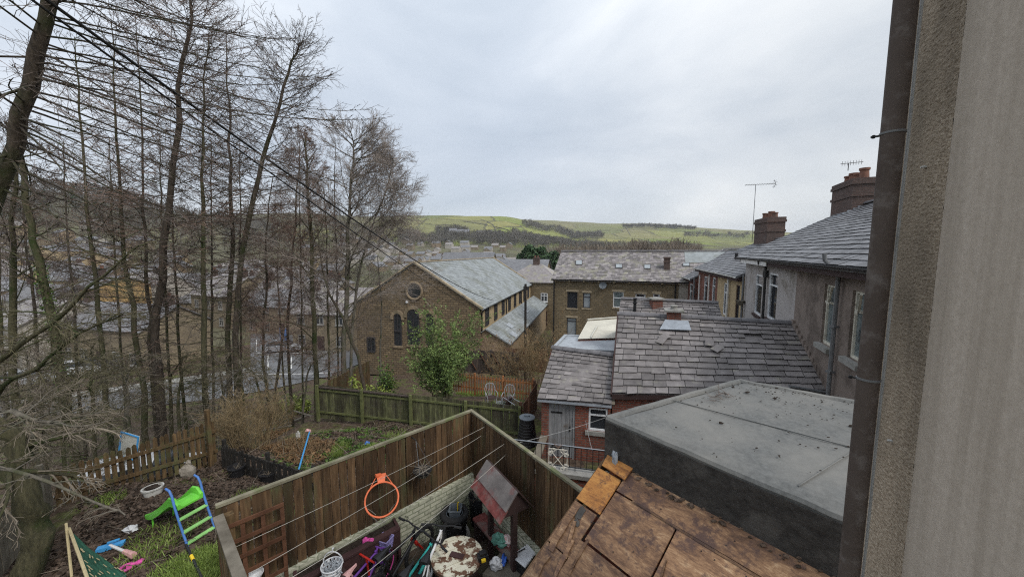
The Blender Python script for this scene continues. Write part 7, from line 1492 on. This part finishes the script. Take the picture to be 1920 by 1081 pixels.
T('spreading pale grey birch with the widest fan of fine twigs', (640, 720), [(645, 640), (651, 540), (655, 430), (658, 360), (662, 300), (664, 262)], .19, 'birch', 113, 19.5, .02, h0=.24, nb=60, blen=4.6, bark='bark_pale', twig='twig_birch', cones=.2, side=.15, dens=1.05, tw=.006)
T('second stem of the grey birch clump, leaning out to the right', (652, 715), [(662, 600), (676, 500), (700, 420), (722, 360), (738, 300)], .11, 'birch', 114, 19.8, .02, h0=.33, nb=42, blen=3.2, bark='bark_pale', twig='twig_birch', cones=.2, dens=1.0, tw=.006)
T('dark pruned trunk leaning left over the mossy fence', (690, 735), [(676, 690), (650, 610), (622, 560), (606, 510), (596, 430)], .11, 'alder', 115, 16.6, .02, h0=.35, nb=20, blen=1.7, dens=.8)
T('pale thin sapling in front of the chapel wall', (712, 705), [(714, 640), (716, 580), (712, 530), (708, 480)], .07, 'scrub', 116, 22, .02, h0=.3, nb=16, blen=1.0, bark='bark_pale', twig='twig_pale', dens=.6)
T('twin stem alder filling the gap left of the birch', (545, 730), [(540, 640), (545, 520), (555, 400), (560, 320), (562, 250)], .11, 'alder', 117, 21, .02, h0=.12, nb=56, blen=2.7, twig='twig_rust', dens=1, cones=.1)
T('bare tree with dark bark at the left picture edge', (20, 800), [(25, 690), (28, 560), (22, 430), (25, 330), (15, 230)], .14, 'alder', 118, 11.8, .03, h0=.12, nb=34, blen=2.4, bark='bark_moss', dens=.9)
T('thin bare tree between the ivy trunk and the picture edge', (75, 790), [(70, 660), (62, 540), (45, 430), (50, 330)], .08, 'alder', 119, 14.5, .02, h0=.12, nb=30, blen=2.0, dens=.8)
T('leaning bare tree behind the straw coloured shrub', (505, 740), [(492, 640), (500, 540), (498, 440), (512, 330)], .1, 'birch', 120, 19, .02, h0=.12, nb=50, blen=2.6, twig='twig_rust', dens=.95)
T('far thin alder beside the blue sign', (530, 690), [(526, 600), (520, 500), (528, 420)], .09, 'alder', 121, 27, .02, h0=.12, nb=46, blen=2.8, dens=.9)
T('thin upright pole of a tree behind the ivy trunk', (150, 790), [(141, 640), (132, 500), (123, 370), (120, 260)], .075, 'alder', 260, 15, .012, h0=.3, nb=26, blen=1.8, dens=.5, bark='bark_dark', twig='twig_dark')
T('thin upright pole of a tree behind the tallest larch', (320, 790), [(314, 640), (308, 500), (302, 370), (300, 260)], .075, 'alder', 261, 16, .012, h0=.3, nb=26, blen=1.8, dens=.5, bark='bark_moss', twig='twig_rust')
T('dark thin upright tree behind the leaning larch', (452, 790), [(451, 640), (450, 500), (450, 370), (450, 260)], .075, 'alder', 262, 17, .012, h0=.3, nb=26, blen=1.8, dens=.5, bark='bark_dark', twig='twig_dark')
T('thin upright tree behind the slender dark trunk', (235, 790), [(226, 640), (217, 500), (208, 370), (205, 260)], .075, 'alder', 263, 17, .012, h0=.3, nb=26, blen=1.8, dens=.5, bark='bark_moss', twig='twig_rust')
T('thin upright tree between the two straight trunks', (400, 790), [(398, 640), (397, 500), (396, 370), (396, 260)], .075, 'alder', 264, 16.5, .012, h0=.3, nb=26, blen=1.8, dens=.5, bark='bark_dark', twig='twig_dark')
T('thin upright tree left of the forked mossy trunk', (568, 790), [(566, 640), (564, 500), (562, 370), (562, 260)], .075, 'alder', 265, 21, .012, h0=.3, nb=26, blen=1.8, dens=.5, bark='bark_moss', twig='twig_rust')
T('thin upright tree just left of the birch clump', (636, 790), [(633, 640), (631, 500), (628, 370), (628, 260)], .075, 'alder', 266, 21, .012, h0=.3, nb=26, blen=1.8, dens=.5, bark='bark_dark', twig='twig_dark')
T('thin upright tree at the picture edge behind the leaning larch', (10, 790), [(4, 640), (-2, 500), (-8, 370), (-10, 260)], .075, 'alder', 267, 14, .012, h0=.3, nb=26, blen=1.8, dens=.5, bark='bark_moss', twig='twig_rust')
# near thicket with pale stems at the lower left
T('near pale limbed thorn tree reaching in from the left edge', (-150, 1010), [(-110, 880), (-60, 800), (10, 770), (85, 790), (150, 800)], .055, 'scrub', 131, 4.6, .014, h0=.3, nb=20, blen=1.3, bark='bark_pale', twig='twig_pale', dens=.35, tw=.0042)
T('pale twisting limb low over the slide garden fence', (-160, 1080), [(-120, 940), (-60, 890), (20, 880), (90, 900), (190, 945), (235, 965)], .04, 'scrub', 132, 4.5, .007, h0=.3, nb=14, blen=.8, bark='bark_pale', twig='twig_pale', dens=.25, tw=.004)
T('olive limb rising steeply across the left trunks', (-130, 960), [(-60, 760), (20, 660), (110, 595), (190, 520), (260, 460)], .05, 'scrub', 133, 5.2, .01, h0=.3, nb=18, blen=1.2, bark='bark_moss', twig='twig_olive', dens=.5, tw=.003)
T('long olive limb crossing low behind the picket fence', (-120, 1000), [(-20, 760), (70, 690), (150, 625), (230, 590)], .045, 'scrub', 134, 5.8, .009, h0=.3, nb=20, blen=1.3, bark='bark_moss', twig='twig_olive', dens=.5, tw=.003)
T('thick dark stump of a trunk in the bottom left corner', (60, 1120), [(58, 1030), (50, 950), (30, 860), (-10, 790)], .24, 'scrub', 135, 5.2, .1, h0=.6, nb=10, blen=1.2, bark='bark_moss', twig='twig_pale', dens=.5)
T('arching pale sapling nearest the lower left corner', (-60, 930), [(-63, 842), (-66, 755), (-74, 680)], 0.045, 'scrub', 201, 5.6, .008, h0=.08, nb=26, blen=1.50, bark='bark_moss', twig='twig_olive', dens=.5, tw=.0056)
T('pale sapling over the grey boards', (30, 890), [(18, 823), (6, 757), (-20, 700)], 0.045, 'scrub', 202, 7.5, .008, h0=.08, nb=26, blen=1.50, bark='bark_pale', twig='twig_pale', dens=.5, tw=.0056)
T('forked sapling behind the left end of the picket fence', (110, 870), [(119, 809), (128, 748), (150, 696)], 0.045, 'scrub', 203, 8.2, .008, h0=.08, nb=26, blen=1.50, bark='bark_moss', twig='twig_olive', dens=.5, tw=.0056)
T('many branched olive sapling on the bank at the far left', (60, 800), [(55, 741), (51, 682), (41, 631)], 0.060, 'scrub', 204, 10.0, .008, h0=.08, nb=24, blen=2.00, bark='bark_pale', twig='twig_pale', dens=.5, tw=.0062)
T('olive sapling between the ivy trunk and the slender trunk', (170, 820), [(171, 758), (172, 697), (176, 644)], 0.060, 'scrub', 205, 10.5, .008, h0=.08, nb=24, blen=2.00, bark='bark_moss', twig='twig_olive', dens=.5, tw=.0062)
T('bushy sapling in front of the tallest larch', (240, 815), [(239, 766), (239, 717), (238, 676)], 0.060, 'scrub', 206, 11.0, .008, h0=.08, nb=24, blen=2.00, bark='bark_pale', twig='twig_pale', dens=.5, tw=.0062)
T('low branching sapling right of the tallest larch', (330, 800), [(334, 759), (338, 718), (347, 682)], 0.060, 'scrub', 207, 12.0, .008, h0=.08, nb=24, blen=2.00, bark='bark_moss', twig='twig_olive', dens=.5, tw=.0062)
T('low branching sapling by the black picket fence', (400, 800), [(414, 758), (428, 716), (462, 680)], 0.060, 'scrub', 208, 12.5, .008, h0=.08, nb=24, blen=2.00, bark='bark_pale', twig='twig_pale', dens=.5, tw=.0062)
T('thin sapling behind the straw coloured shrub', (460, 780), [(455, 737), (451, 695), (442, 659)], 0.060, 'scrub', 209, 14.0, .008, h0=.08, nb=24, blen=2.00, bark='bark_moss', twig='twig_olive', dens=.5, tw=.0062)
T('grey sapling over the parked cars', (10, 760), [(-2, 715), (-15, 670), (-44, 631)], 0.060, 'scrub', 210, 13.0, .008, h0=.08, nb=24, blen=2.00, bark='bark_pale', twig='twig_pale', dens=.5, tw=.0062)
T('grey sapling at the edge of the road', (120, 760), [(132, 724), (145, 688), (174, 658)], 0.060, 'scrub', 211, 14.5, .008, h0=.08, nb=24, blen=2.00, bark='bark_moss', twig='twig_olive', dens=.5, tw=.0062)
T('thin olive sapling beyond the slender trunk', (220, 760), [(236, 722), (252, 685), (289, 653)], 0.060, 'scrub', 212, 15.0, .008, h0=.08, nb=24, blen=2.00, bark='bark_pale', twig='twig_pale', dens=.5, tw=.0062)
T('thin sapling beyond the tallest larch, on the bank', (310, 760), [(319, 725), (329, 691), (352, 662)], 0.060, 'scrub', 213, 16.0, .008, h0=.08, nb=24, blen=2.00, bark='bark_moss', twig='twig_olive', dens=.5, tw=.0062)
T('spindly sapling below the car park', (420, 750), [(416, 720), (412, 690), (404, 665)], 0.060, 'scrub', 214, 17.0, .008, h0=.08, nb=24, blen=2.00, bark='bark_pale', twig='twig_pale', dens=.5, tw=.0062)
T('spindly sapling at the foot of the rusty dead trunk', (500, 745), [(482, 717), (464, 690), (423, 667)], 0.060, 'scrub', 215, 18.0, .008, h0=.08, nb=24, blen=2.00, bark='bark_moss', twig='twig_olive', dens=.5, tw=.0062)
T('spindly sapling left of the mossy fence end', (560, 735), [(577, 704), (595, 674), (636, 648)], 0.060, 'scrub', 216, 18.5, .008, h0=.08, nb=24, blen=2.00, bark='bark_pale', twig='twig_pale', dens=.5, tw=.0062)
for i, (px, py, hgt, lb) in enumerate(((60, 930, 1.5, 'tangle of pale bare brush under the thorn tree'), (170, 850, 1.6, 'tangle of brush behind the picket fence'), (40, 830, 2.0, 'high tangle of brush at the left edge above the pavement'), (330, 800, 1.3, 'brush at the foot of the tallest larch'), (100, 770, 2.2, 'tall brush under the ivy trunk'), (230, 790, 1.8, 'brush between the slender trunk and larch'), (400, 800, 1.5, 'brush round the feet of the straight trunks'), (150, 800, 2.0, 'dense brush on the bank above the road'), (20, 760, 2.4, 'tall brush at the left edge on the bank'), (300, 760, 1.8, 'brush on the bank behind the tallest larch'))):
    p = onground(px, py, 4); stems_bush('brush', lb, (p.x, p.y, gz(p.x, p.y)), 34 if py > 900 else 40, hgt, 2.8, ('twig_pale', 'twig_olive')[i % 2], 140+i, None, 0, .05, .011, 'brush', .9)

# ================================================================ the town below
def car(label, px, py, mt, hd, Y0=20, at_=None):
    p = V(at_+(0,)) if at_ else onground(px, py, Y0); t = thing('parked_car', label, 'car', V((p.x, p.y, gz(p.x, p.y)+.12))); t.rotation_euler.z = R(hd)
    sec = [(-2.05, .35, .62, .78), (-1.9, .3, .86, .82), (-1.2, .28, .92, .84), (-.1, .28, .95, .85), (1.0, .28, .9, .84), (1.75, .3, .78, .8), (2.05, .36, .6, .72)]; m = MB(); vs = []
    for x, z0, z1, w_ in sec: vs += [(x, -w_, z0), (x, w_, z0), (x, w_, z1*.8), (x, w_*.93, z1), (x, -w_*.93, z1), (x, -w_, z1*.8)]
    m.add(vs, [(i*6+j, i*6+(j+1) % 6, i*6+6+(j+1) % 6, i*6+6+j) for i in range(6) for j in range(6)]+[(5, 4, 3, 2, 1, 0), tuple(range(36, 42))])
    m.hexa([V((-1.35, -.6, 1.405)), V((.35, -.6, 1.405)), V((.35, .6, 1.405)), V((-1.35, .6, 1.405))], [V((-1.2, -.56, 1.45)), V((.2, -.56, 1.45)), V((.2, .56, 1.45)), V((-1.2, .56, 1.45))]); build('body', m, mt, t, False)
    m = MB(); m.hexa([V((-1.8, -.78, .9)), V((1.0, -.78, .9)), V((1.0, .78, .9)), V((-1.8, .78, .9))], [V((-1.35, -.6, 1.4)), V((.35, -.6, 1.4)), V((.35, .6, 1.4)), V((-1.35, .6, 1.4))]); build('window', m, 'glass', t, False)
    for x in (-1.25, 1.25):
        for y in (-.84, .66): m = MB(); m.lathe((x, y, .32), [(.1, -.005), (.2, 0), (.32, .02), (.32, .16), (.2, .18)], 16, (0, 1, 0)); w_ = build('wheel', m, 'tyre', t, False); m = MB(); m.lathe((x, y+.0, .32), [(.19, -.012 if y < 0 else .19), (0, -.012 if y < 0 else .19)], 12, (0, 1, 0)); build('rim', m, 'metal', w_, False)
for a in (('white car parked on the road below the leftmost larch', 147, 708, 'car_white', 20), ('silver car on the car park near the rusty dead trunk', 533, 662, 'car_silver', 15), ('dark car at the top of the car park left of the chapel', 606, 634, 'car_dark', 25), ('white car beside the dark one on the car park', 583, 638, 'car_white', 20), ('white car on the pale yard far behind the straight trunk', 360, 548, 'car_white', 10), ('dark car at the kerb beside the long tan terrace', 175, 702, 'car_dark', 30), ('silver car half hidden behind the picket fence', 60, 725, 'car_silver', 25), ('white car close behind the picket fence', 232, 800, 'car_white', 35, 20, (-12.0, 11.3)), ('red car far up the road', 395, 585, 'car_red', 5)): car(*a)
p = onground(536, 668, 25); p = V((p.x, p.y, gz(p.x, p.y))); t = thing('blue_sign', 'blue and white board sign standing by the car park', 'sign', p); m = MB(); m.bar(p, p+UP*3.4, .1); build('post', m, 'metal', t); m = MB(); m.box(p+V((0, -.09, 1.9)), 1.0, .06, 1.5); build('board', m, 'car_blue', t)
HS = [('long tan stone terrace at the roadside behind the ivy trunk', 190, 700, 39, 104, 15, 7, 4.6, 2.2, 'town_stone', 'slate_grey', 6, 1), ('stone house end with a stepped slate roof at the left edge', 35, 700, 39, 112, 8, 8, 5, 2.4, 'town_pale', 'slate_stone', 3, 2),
 ('orange rendered three storey house behind the slender trunk', 178, 660, 55, 108, 5.4, 7, 7.4, 1.6, 'orange_render', 'slate_grey', 2, 3), ('pale stone row with small windows left of the orange house', 60, 655, 56, 104, 12, 7, 5.3, 2.2, 'town_pale', 'slate_grey', 5, 2),
 ('tan hipped house above the white roofed garage', 140, 560, 88, 108, 9, 8, 5, 2.2, 'town_stone', 'slate_grey', 3, 2), ('white flat roofed garage below the tan hipped house', 128, 590, 75, 104, 7, 6, 2.6, .25, 'town_pale', 'white_flashing', 2, 1),
 ('long low grey shed roof beyond the tallest larch', 330, 620, 70, 102, 18, 10, 3.6, 2.0, 'town_stone', 'slate_grey', 5, 1), ('tan stone house with a slate roof above the car park', 525, 622, 55, 104, 11, 7, 4.6, 2.2, 'town_stone', 'slate_grey', 4, 2),
 ('tan gabled house immediately left of the chapel gable', 612, 640, 45, 100, 8, 8, 5.0, 2.4, 'town_stone', 'slate_stone', 3, 2), ('yellow stone house high on the left valley side', 140, 470, 150, 108, 12, 9, 6, 2.6, 'yellow_brick', 'slate_grey', 3, 2),
 ('pale bungalow beyond the car park house', 470, 580, 85, 100, 11, 8, 3, 2.4, 'town_pale', 'slate_grey', 4, 1), ('brown roofed bungalow right of the pale one', 560, 570, 80, 98, 11, 8, 3, 2.4, 'town_stone', 'slate_stone', 4, 1),
 ('grey slate bungalow behind the birch clump', 660, 545, 75, 100, 11, 8, 3.4, 2.6, 'town_pale', 'slate_stone', 4, 1), ('grey roofed hall beyond the slim trunks', 400, 560, 100, 104, 20, 12, 4.5, 2.5, 'town_stone', 'slate_grey', 6, 1)]
for lb, px, py, Y, a, wd, dp, hh, rh, wl, rf, wn, fl in HS:
    p = at(px, py, Y); house(lb, p.x, p.y+dp/2, a, wd, dp, hh, rh, wl, rf if rf != 'slate_grey' else 'town_slates', wn, fl, 2 if wd > 10 else 1, False, frame='grey_frame')
rr = random.Random(77); n = 0
walls = ['town_stone', 'town_stone', 'town_pale', 'yellow_brick', 'brown_stone', 'buff_brick']
VEH = []
def town(px0, px1, Y0, Y1, count, lb, grp, size=1.0, floors=2):
    got = []
    while len(got) < count:
        px = rr.uniform(px0, px1); Y = math.exp(rr.uniform(math.log(Y0), math.log(Y1))); q = (px-960)/F*Y*1.0
        if any(math.hypot(q-x, Y-y) < 11*size for x, y in got): 
            if rr.random() < .97: continue
        got.append((q, Y)); fl = rr.choice((1, 2, 2)) if floors == 2 else floors; wd = rr.uniform(8, 15)*size
        house(lb, q, Y, 100+rr.uniform(-14, 14)+(rr.random() < .2)*80, wd, rr.uniform(7, 9), 2.9*fl, rr.uniform(2.2, 3.0), rr.choice(walls), rr.choice(('town_slates', 'slate_grey', 'slate_stone')), max(2, int(wd/3)), fl, rr.choice((0, 1, 2)), rr.random() < .2, grp, detail=Y < 260, frame='grey_frame')
town(-330, 620, 62, 130, 36, 'stone town house on the valley floor seen between the tree trunks', 'town houses between the trunks')
town(-450, 640, 130, 290, 56, 'small stone house on the far valley side behind the trees', 'far houses behind the trees')
def estate():
    got = []; k = 0
    while len(got) < 95 and k < 4000:
        k += 1; px = rr.uniform(640, 962); Y = rr.uniform(230, 520); q = (px-960)/F*Y
        if any(math.hypot(q-x, Y-y) < 13 for x, y in got): continue
        got.append((q, Y)); house('tiny grey roofed house on the estate below the green hill', q, Y, rr.choice((95, 100, 105, 15)), rr.uniform(7, 12), 8, rr.choice((3, 5.2)), 2.8, rr.choice(('town_pale', 'town_stone', 'buff_brick', 'town_pale')), rr.choice(('slate_grey', 'slate_stone', 'town_slates')), 3, 1, rr.choice((0, 1)), False, 'houses of the far estate', detail=False)
estate()
for lb, px, py, Y, a, wd, dp, hh, rh, wl, rf in (('long dark barn with pale openings behind the block roof', 1305, 466, 200, 104, 13, 8, 5, 3, 'town_stone', 'slate_grey'), ('red brick gabled house at the foot of the moor', 1374, 473, 130, 60, 9, 9, 5.5, 3.5, 'red_brick', 'slate_stone'), ('white fronted house beside the red gabled one', 1396, 474, 128, 100, 5, 8, 6, 2.5, 'town_pale', 'slate_grey'), ('stone terrace on the ridge beyond the aerial mast', 1345, 470, 170, 95, 9, 7, 6, 2.5, 'brown_stone', 'slate_grey'),
    ('grey farmhouse among trees on the green hill', 868, 428, 620, 95, 22, 12, 7, 5, 'town_stone', 'slate_grey'), ('long pale farm shed on the green hill', 908, 431, 640, 95, 26, 12, 5, 4, 'town_pale', 'slate_grey'), ('dark farm building left of the farmhouse', 850, 426, 630, 100, 14, 10, 7, 5, 'brown_stone', 'slate_grey')):
    p = at(px, py, Y); house(lb, p.x, p.y, a, wd, dp, hh, rh, wl, rf, max(2, int(wd/3)), 2, 1)
house('slate roofed chapel hall beyond the church ridge', *by_px(880, 480, 130), 100, 18, 12, 9, 6, 'brown_stone', 'slate_grey', 4, 2, 0)

# ================================================================ far woods and evergreens
def wood(name, mt, spots, n, h0, h1, wmul=.34, per=26):
    """a mass of bare trees: slivers of twig fanned through every crown; spots: (px, Y, spread px, spread Y, weight)"""
    w_ = np.array([s[4] for s in spots], float); w_ /= w_.sum(); k = RNG.choice(len(spots), n, p=w_); S = np.array([s[:4] for s in spots])[k]
    Y = S[:, 1]+RNG.uniform(-1, 1, n)*S[:, 3]; px = S[:, 0]+RNG.uniform(-1, 1, n)*S[:, 2]; X = (px-960)/F*Y; Z = H(X, Y); hh = RNG.uniform(h0, h1, n)
    base = np.stack([X, Y, Z], -1); t = RNG.random((n, per)); r = hh[:, None]*wmul*np.sin(np.pi*np.clip(t*.9+.12, 0, 1))*np.sqrt(RNG.random((n, per))); a = RNG.random((n, per))*6.283
    dd = RNG.normal(size=(n, per, 3)); dd /= np.linalg.norm(dd, axis=2, keepdims=True); rd_ = RNG.random((n, per))**.45; H3 = hh[:, None]
    p1 = base[:, None]+np.stack([dd[..., 0]*rd_*H3*wmul, dd[..., 1]*rd_*H3*wmul, H3*(.6+.4*dd[..., 2]*rd_)], -1)
    z0 = (p1[..., 2]-base[:, None, 2])*RNG.uniform(.4, .8, (n, per)); st = np.stack([base[:, None, 0]+0*z0, base[:, None, 1]+0*z0, base[:, None, 2]+z0], -1); p0 = p1+(st-p1)*RNG.uniform(.25, .6, (n, per))[..., None]
    wd = np.maximum(hh*.007, Y*.0006)[:, None]*RNG.uniform(.5, 1.4, (n, per)); b = RNG.random((n, per))*6.283; s = np.stack([np.cos(b)*wd, np.sin(b)*wd, 0*wd], -1)
    v = np.stack([p0-s, p0+s, p1+s*.6, p1-s*.6], 2).reshape(-1, 3); tk = np.stack([base-[.18, 0, .5], base+[.18, 0, -.5], base+np.stack([.05+0*hh, 0*hh, hh*.8], -1), base+np.stack([-.05+0*hh, 0*hh, hh*.8], -1)], 1).reshape(-1, 3)
    v = np.concatenate([v, tk]); return kind(raw_mesh(name, v, np.arange(len(v)).reshape(-1, 4), mt), 'stuff')
wood('far_wood', 'far_twigs', [(1080, 190, 40, 40, 4), (1150, 200, 60, 40, 4), (1230, 210, 50, 50, 4), (1280, 220, 30, 40, 2), (1030, 280, 30, 50, 1)], 220, 13, 19, .4, 170)
wood('far_wood', 'far_twigs_dark', [(860, 560, 110, 40, 5), (960, 580, 70, 60, 5), (1010, 640, 50, 60, 4), (800, 540, 50, 40, 2), (1060, 620, 60, 60, 3), (1170, 560, 120, 60, 3), (880, 600, 60, 30, 2)], 1500, 8, 14, .5, 44)
wood('far_wood', 'far_twigs_dark', [(1040, 900, 50, 60, 4), (1085, 1000, 40, 60, 4), (1005, 860, 25, 40, 1), (1215, 1220, 50, 25, 4), (1275, 1230, 25, 20, 2), (1100, 880, 30, 40, 2), (850, 650, 30, 20, 2), (1340, 1000, 60, 60, 2)], 800, 9, 17, .6, 40)
wood('far_wood', 'far_twigs_dark', [(-350, 300, 300, 60, 4), (100, 330, 220, 70, 5), (350, 330, 200, 80, 4), (560, 420, 140, 90, 3), (700, 560, 90, 80, 3), (-100, 330, 200, 60, 2)], 1500, 9, 15, .5, 40)
wood('far_scrub', 'far_scrub', [(850, 330, 110, 120, 4), (500, 150, 250, 60, 3), (100, 140, 250, 60, 3), (700, 160, 100, 80, 2), (1150, 130, 120, 40, 2), (930, 100, 60, 30, 1)], 1000, 2.5, 6, .7, 34)
wood('hillside_wood', 'far_twigs_dark', [(40, 420, 260, 20, 3), (330, 430, 200, 25, 2)], 400, 10, 18, .5, 44)
def conifer(label, px, py, Y, h, w_, seed, n=2600, nm='evergreen_tree', cone=False, base=None):
    p = at(px, py, Y); z = gz(p.x, p.y) if base is None else base; t = thing(nm, label, 'tree', V((p.x, p.y, z))); m = MB(); m.tube([V((p.x, p.y, z-.3)), V((p.x, p.y, z+h*.8))], [.3, .06], 7); build('trunk', m, 'bark_dark', t)
    rg = np.random.default_rng(seed); nc = 26; u = rg.random(nc)**.8; cr = w_*(.25+.75*np.sin(np.pi*np.clip(u*.85+.13, 0, 1))) if not cone else w_*(1.05-u); a = rg.random(nc)*6.283; rad = cr*np.sqrt(rg.random(nc))*.75
    cc = np.stack([p.x+rad*np.cos(a), p.y+rad*np.sin(a), z+h*(.12+.84*u)], -1); k = rg.integers(0, nc, n); d = rg.normal(size=(n, 3)); d /= np.linalg.norm(d, axis=1, keepdims=True); P = cc[k]+d*(w_*(.30 if not cone else .2)*rg.uniform(.6, 1.05, n))[:, None]*np.array([1, 1, .85])
    v, f = leaves(P, h*.036, 1.5, .8); raw_mesh('crown', v, f, 'conifer_leaf', t)
conifer('dark round evergreen, the left one of the clump beyond the chapel', 993, 470, 110, 16, 5, 1, 4200); conifer('dark evergreen in the middle of the clump beyond the chapel', 1013, 470, 116, 15.4, 4.6, 2, 4200); conifer('dark evergreen touching the slate roof of the stone block', 1036, 480, 100, 14, 3.8, 3, 3800)
conifer('small dark conifer among the estate roofs', 853, 480, 190, 8.5, 2.6, 4, 1200, cone=True); conifer('round bare looking evergreen beside the dark barn', 1320, 468, 150, 9, 3, 5, 1500)
for i, (px, Y, h) in enumerate(((40, 300, 22), (95, 310, 20), (150, 320, 24), (190, 300, 18), (15, 290, 20), (270, 330, 18))): conifer('dark spruce in the wooded hillside at the top left', px, 471, Y, h, h*.2, 20+i, 1100, 'spruce_tree', True)
for o in bpy.data.objects:
    if o.name.startswith('spruce_tree'): o['group'] = 'spruces on the left hillside'
# dry stone walls and hedges across the fields
rr = random.Random(5)
def field_wall(label, pts, h=1.1, w_=1.2):
    P = []
    for (ax, ay, aY), (bx, by, bY) in zip(pts, pts[1:]):
        for i in range(12): f = i/12; px = ax+(bx-ax)*f; Y = aY+(bY-aY)*f; P.append(((px-960)/F*Y, Y))
    m = MB(); L = []
    for i in range(len(P)-1):
        (x0, y0), (x1, y1) = P[i], P[i+1]; hh = h*rr.uniform(.5, 1.5); m.bar(V((x0, y0, gz(x0, y0)+hh*.4)), V((x1, y1, gz(x1, y1)+hh*.4)), w_, hh)
    tag(build('field_wall', m, 'far_twigs_dark'), label, 'wall', 'walls across the hill fields')
for k, (lb, pts) in enumerate((('dark field wall slanting down the green hill from the farm', [(870, 0, 800), (960, 0, 700), (1040, 0, 640)]), ('field wall low on the green hill', [(900, 0, 680), (975, 0, 640), (1020, 0, 600)]), ('short field wall above the farm', [(800, 0, 760), (870, 0, 720)]), ('field wall climbing to the crest of the green hill', [(935, 0, 640), (925, 0, 760), (900, 0, 900)]), ('long field wall along the moor side', [(1120, 0, 1150), (1250, 0, 1150), (1400, 0, 1050)]), ('field wall climbing the moor', [(1180, 0, 1000), (1170, 0, 1250), (1165, 0, 1480)]))): field_wall(lb, pts)
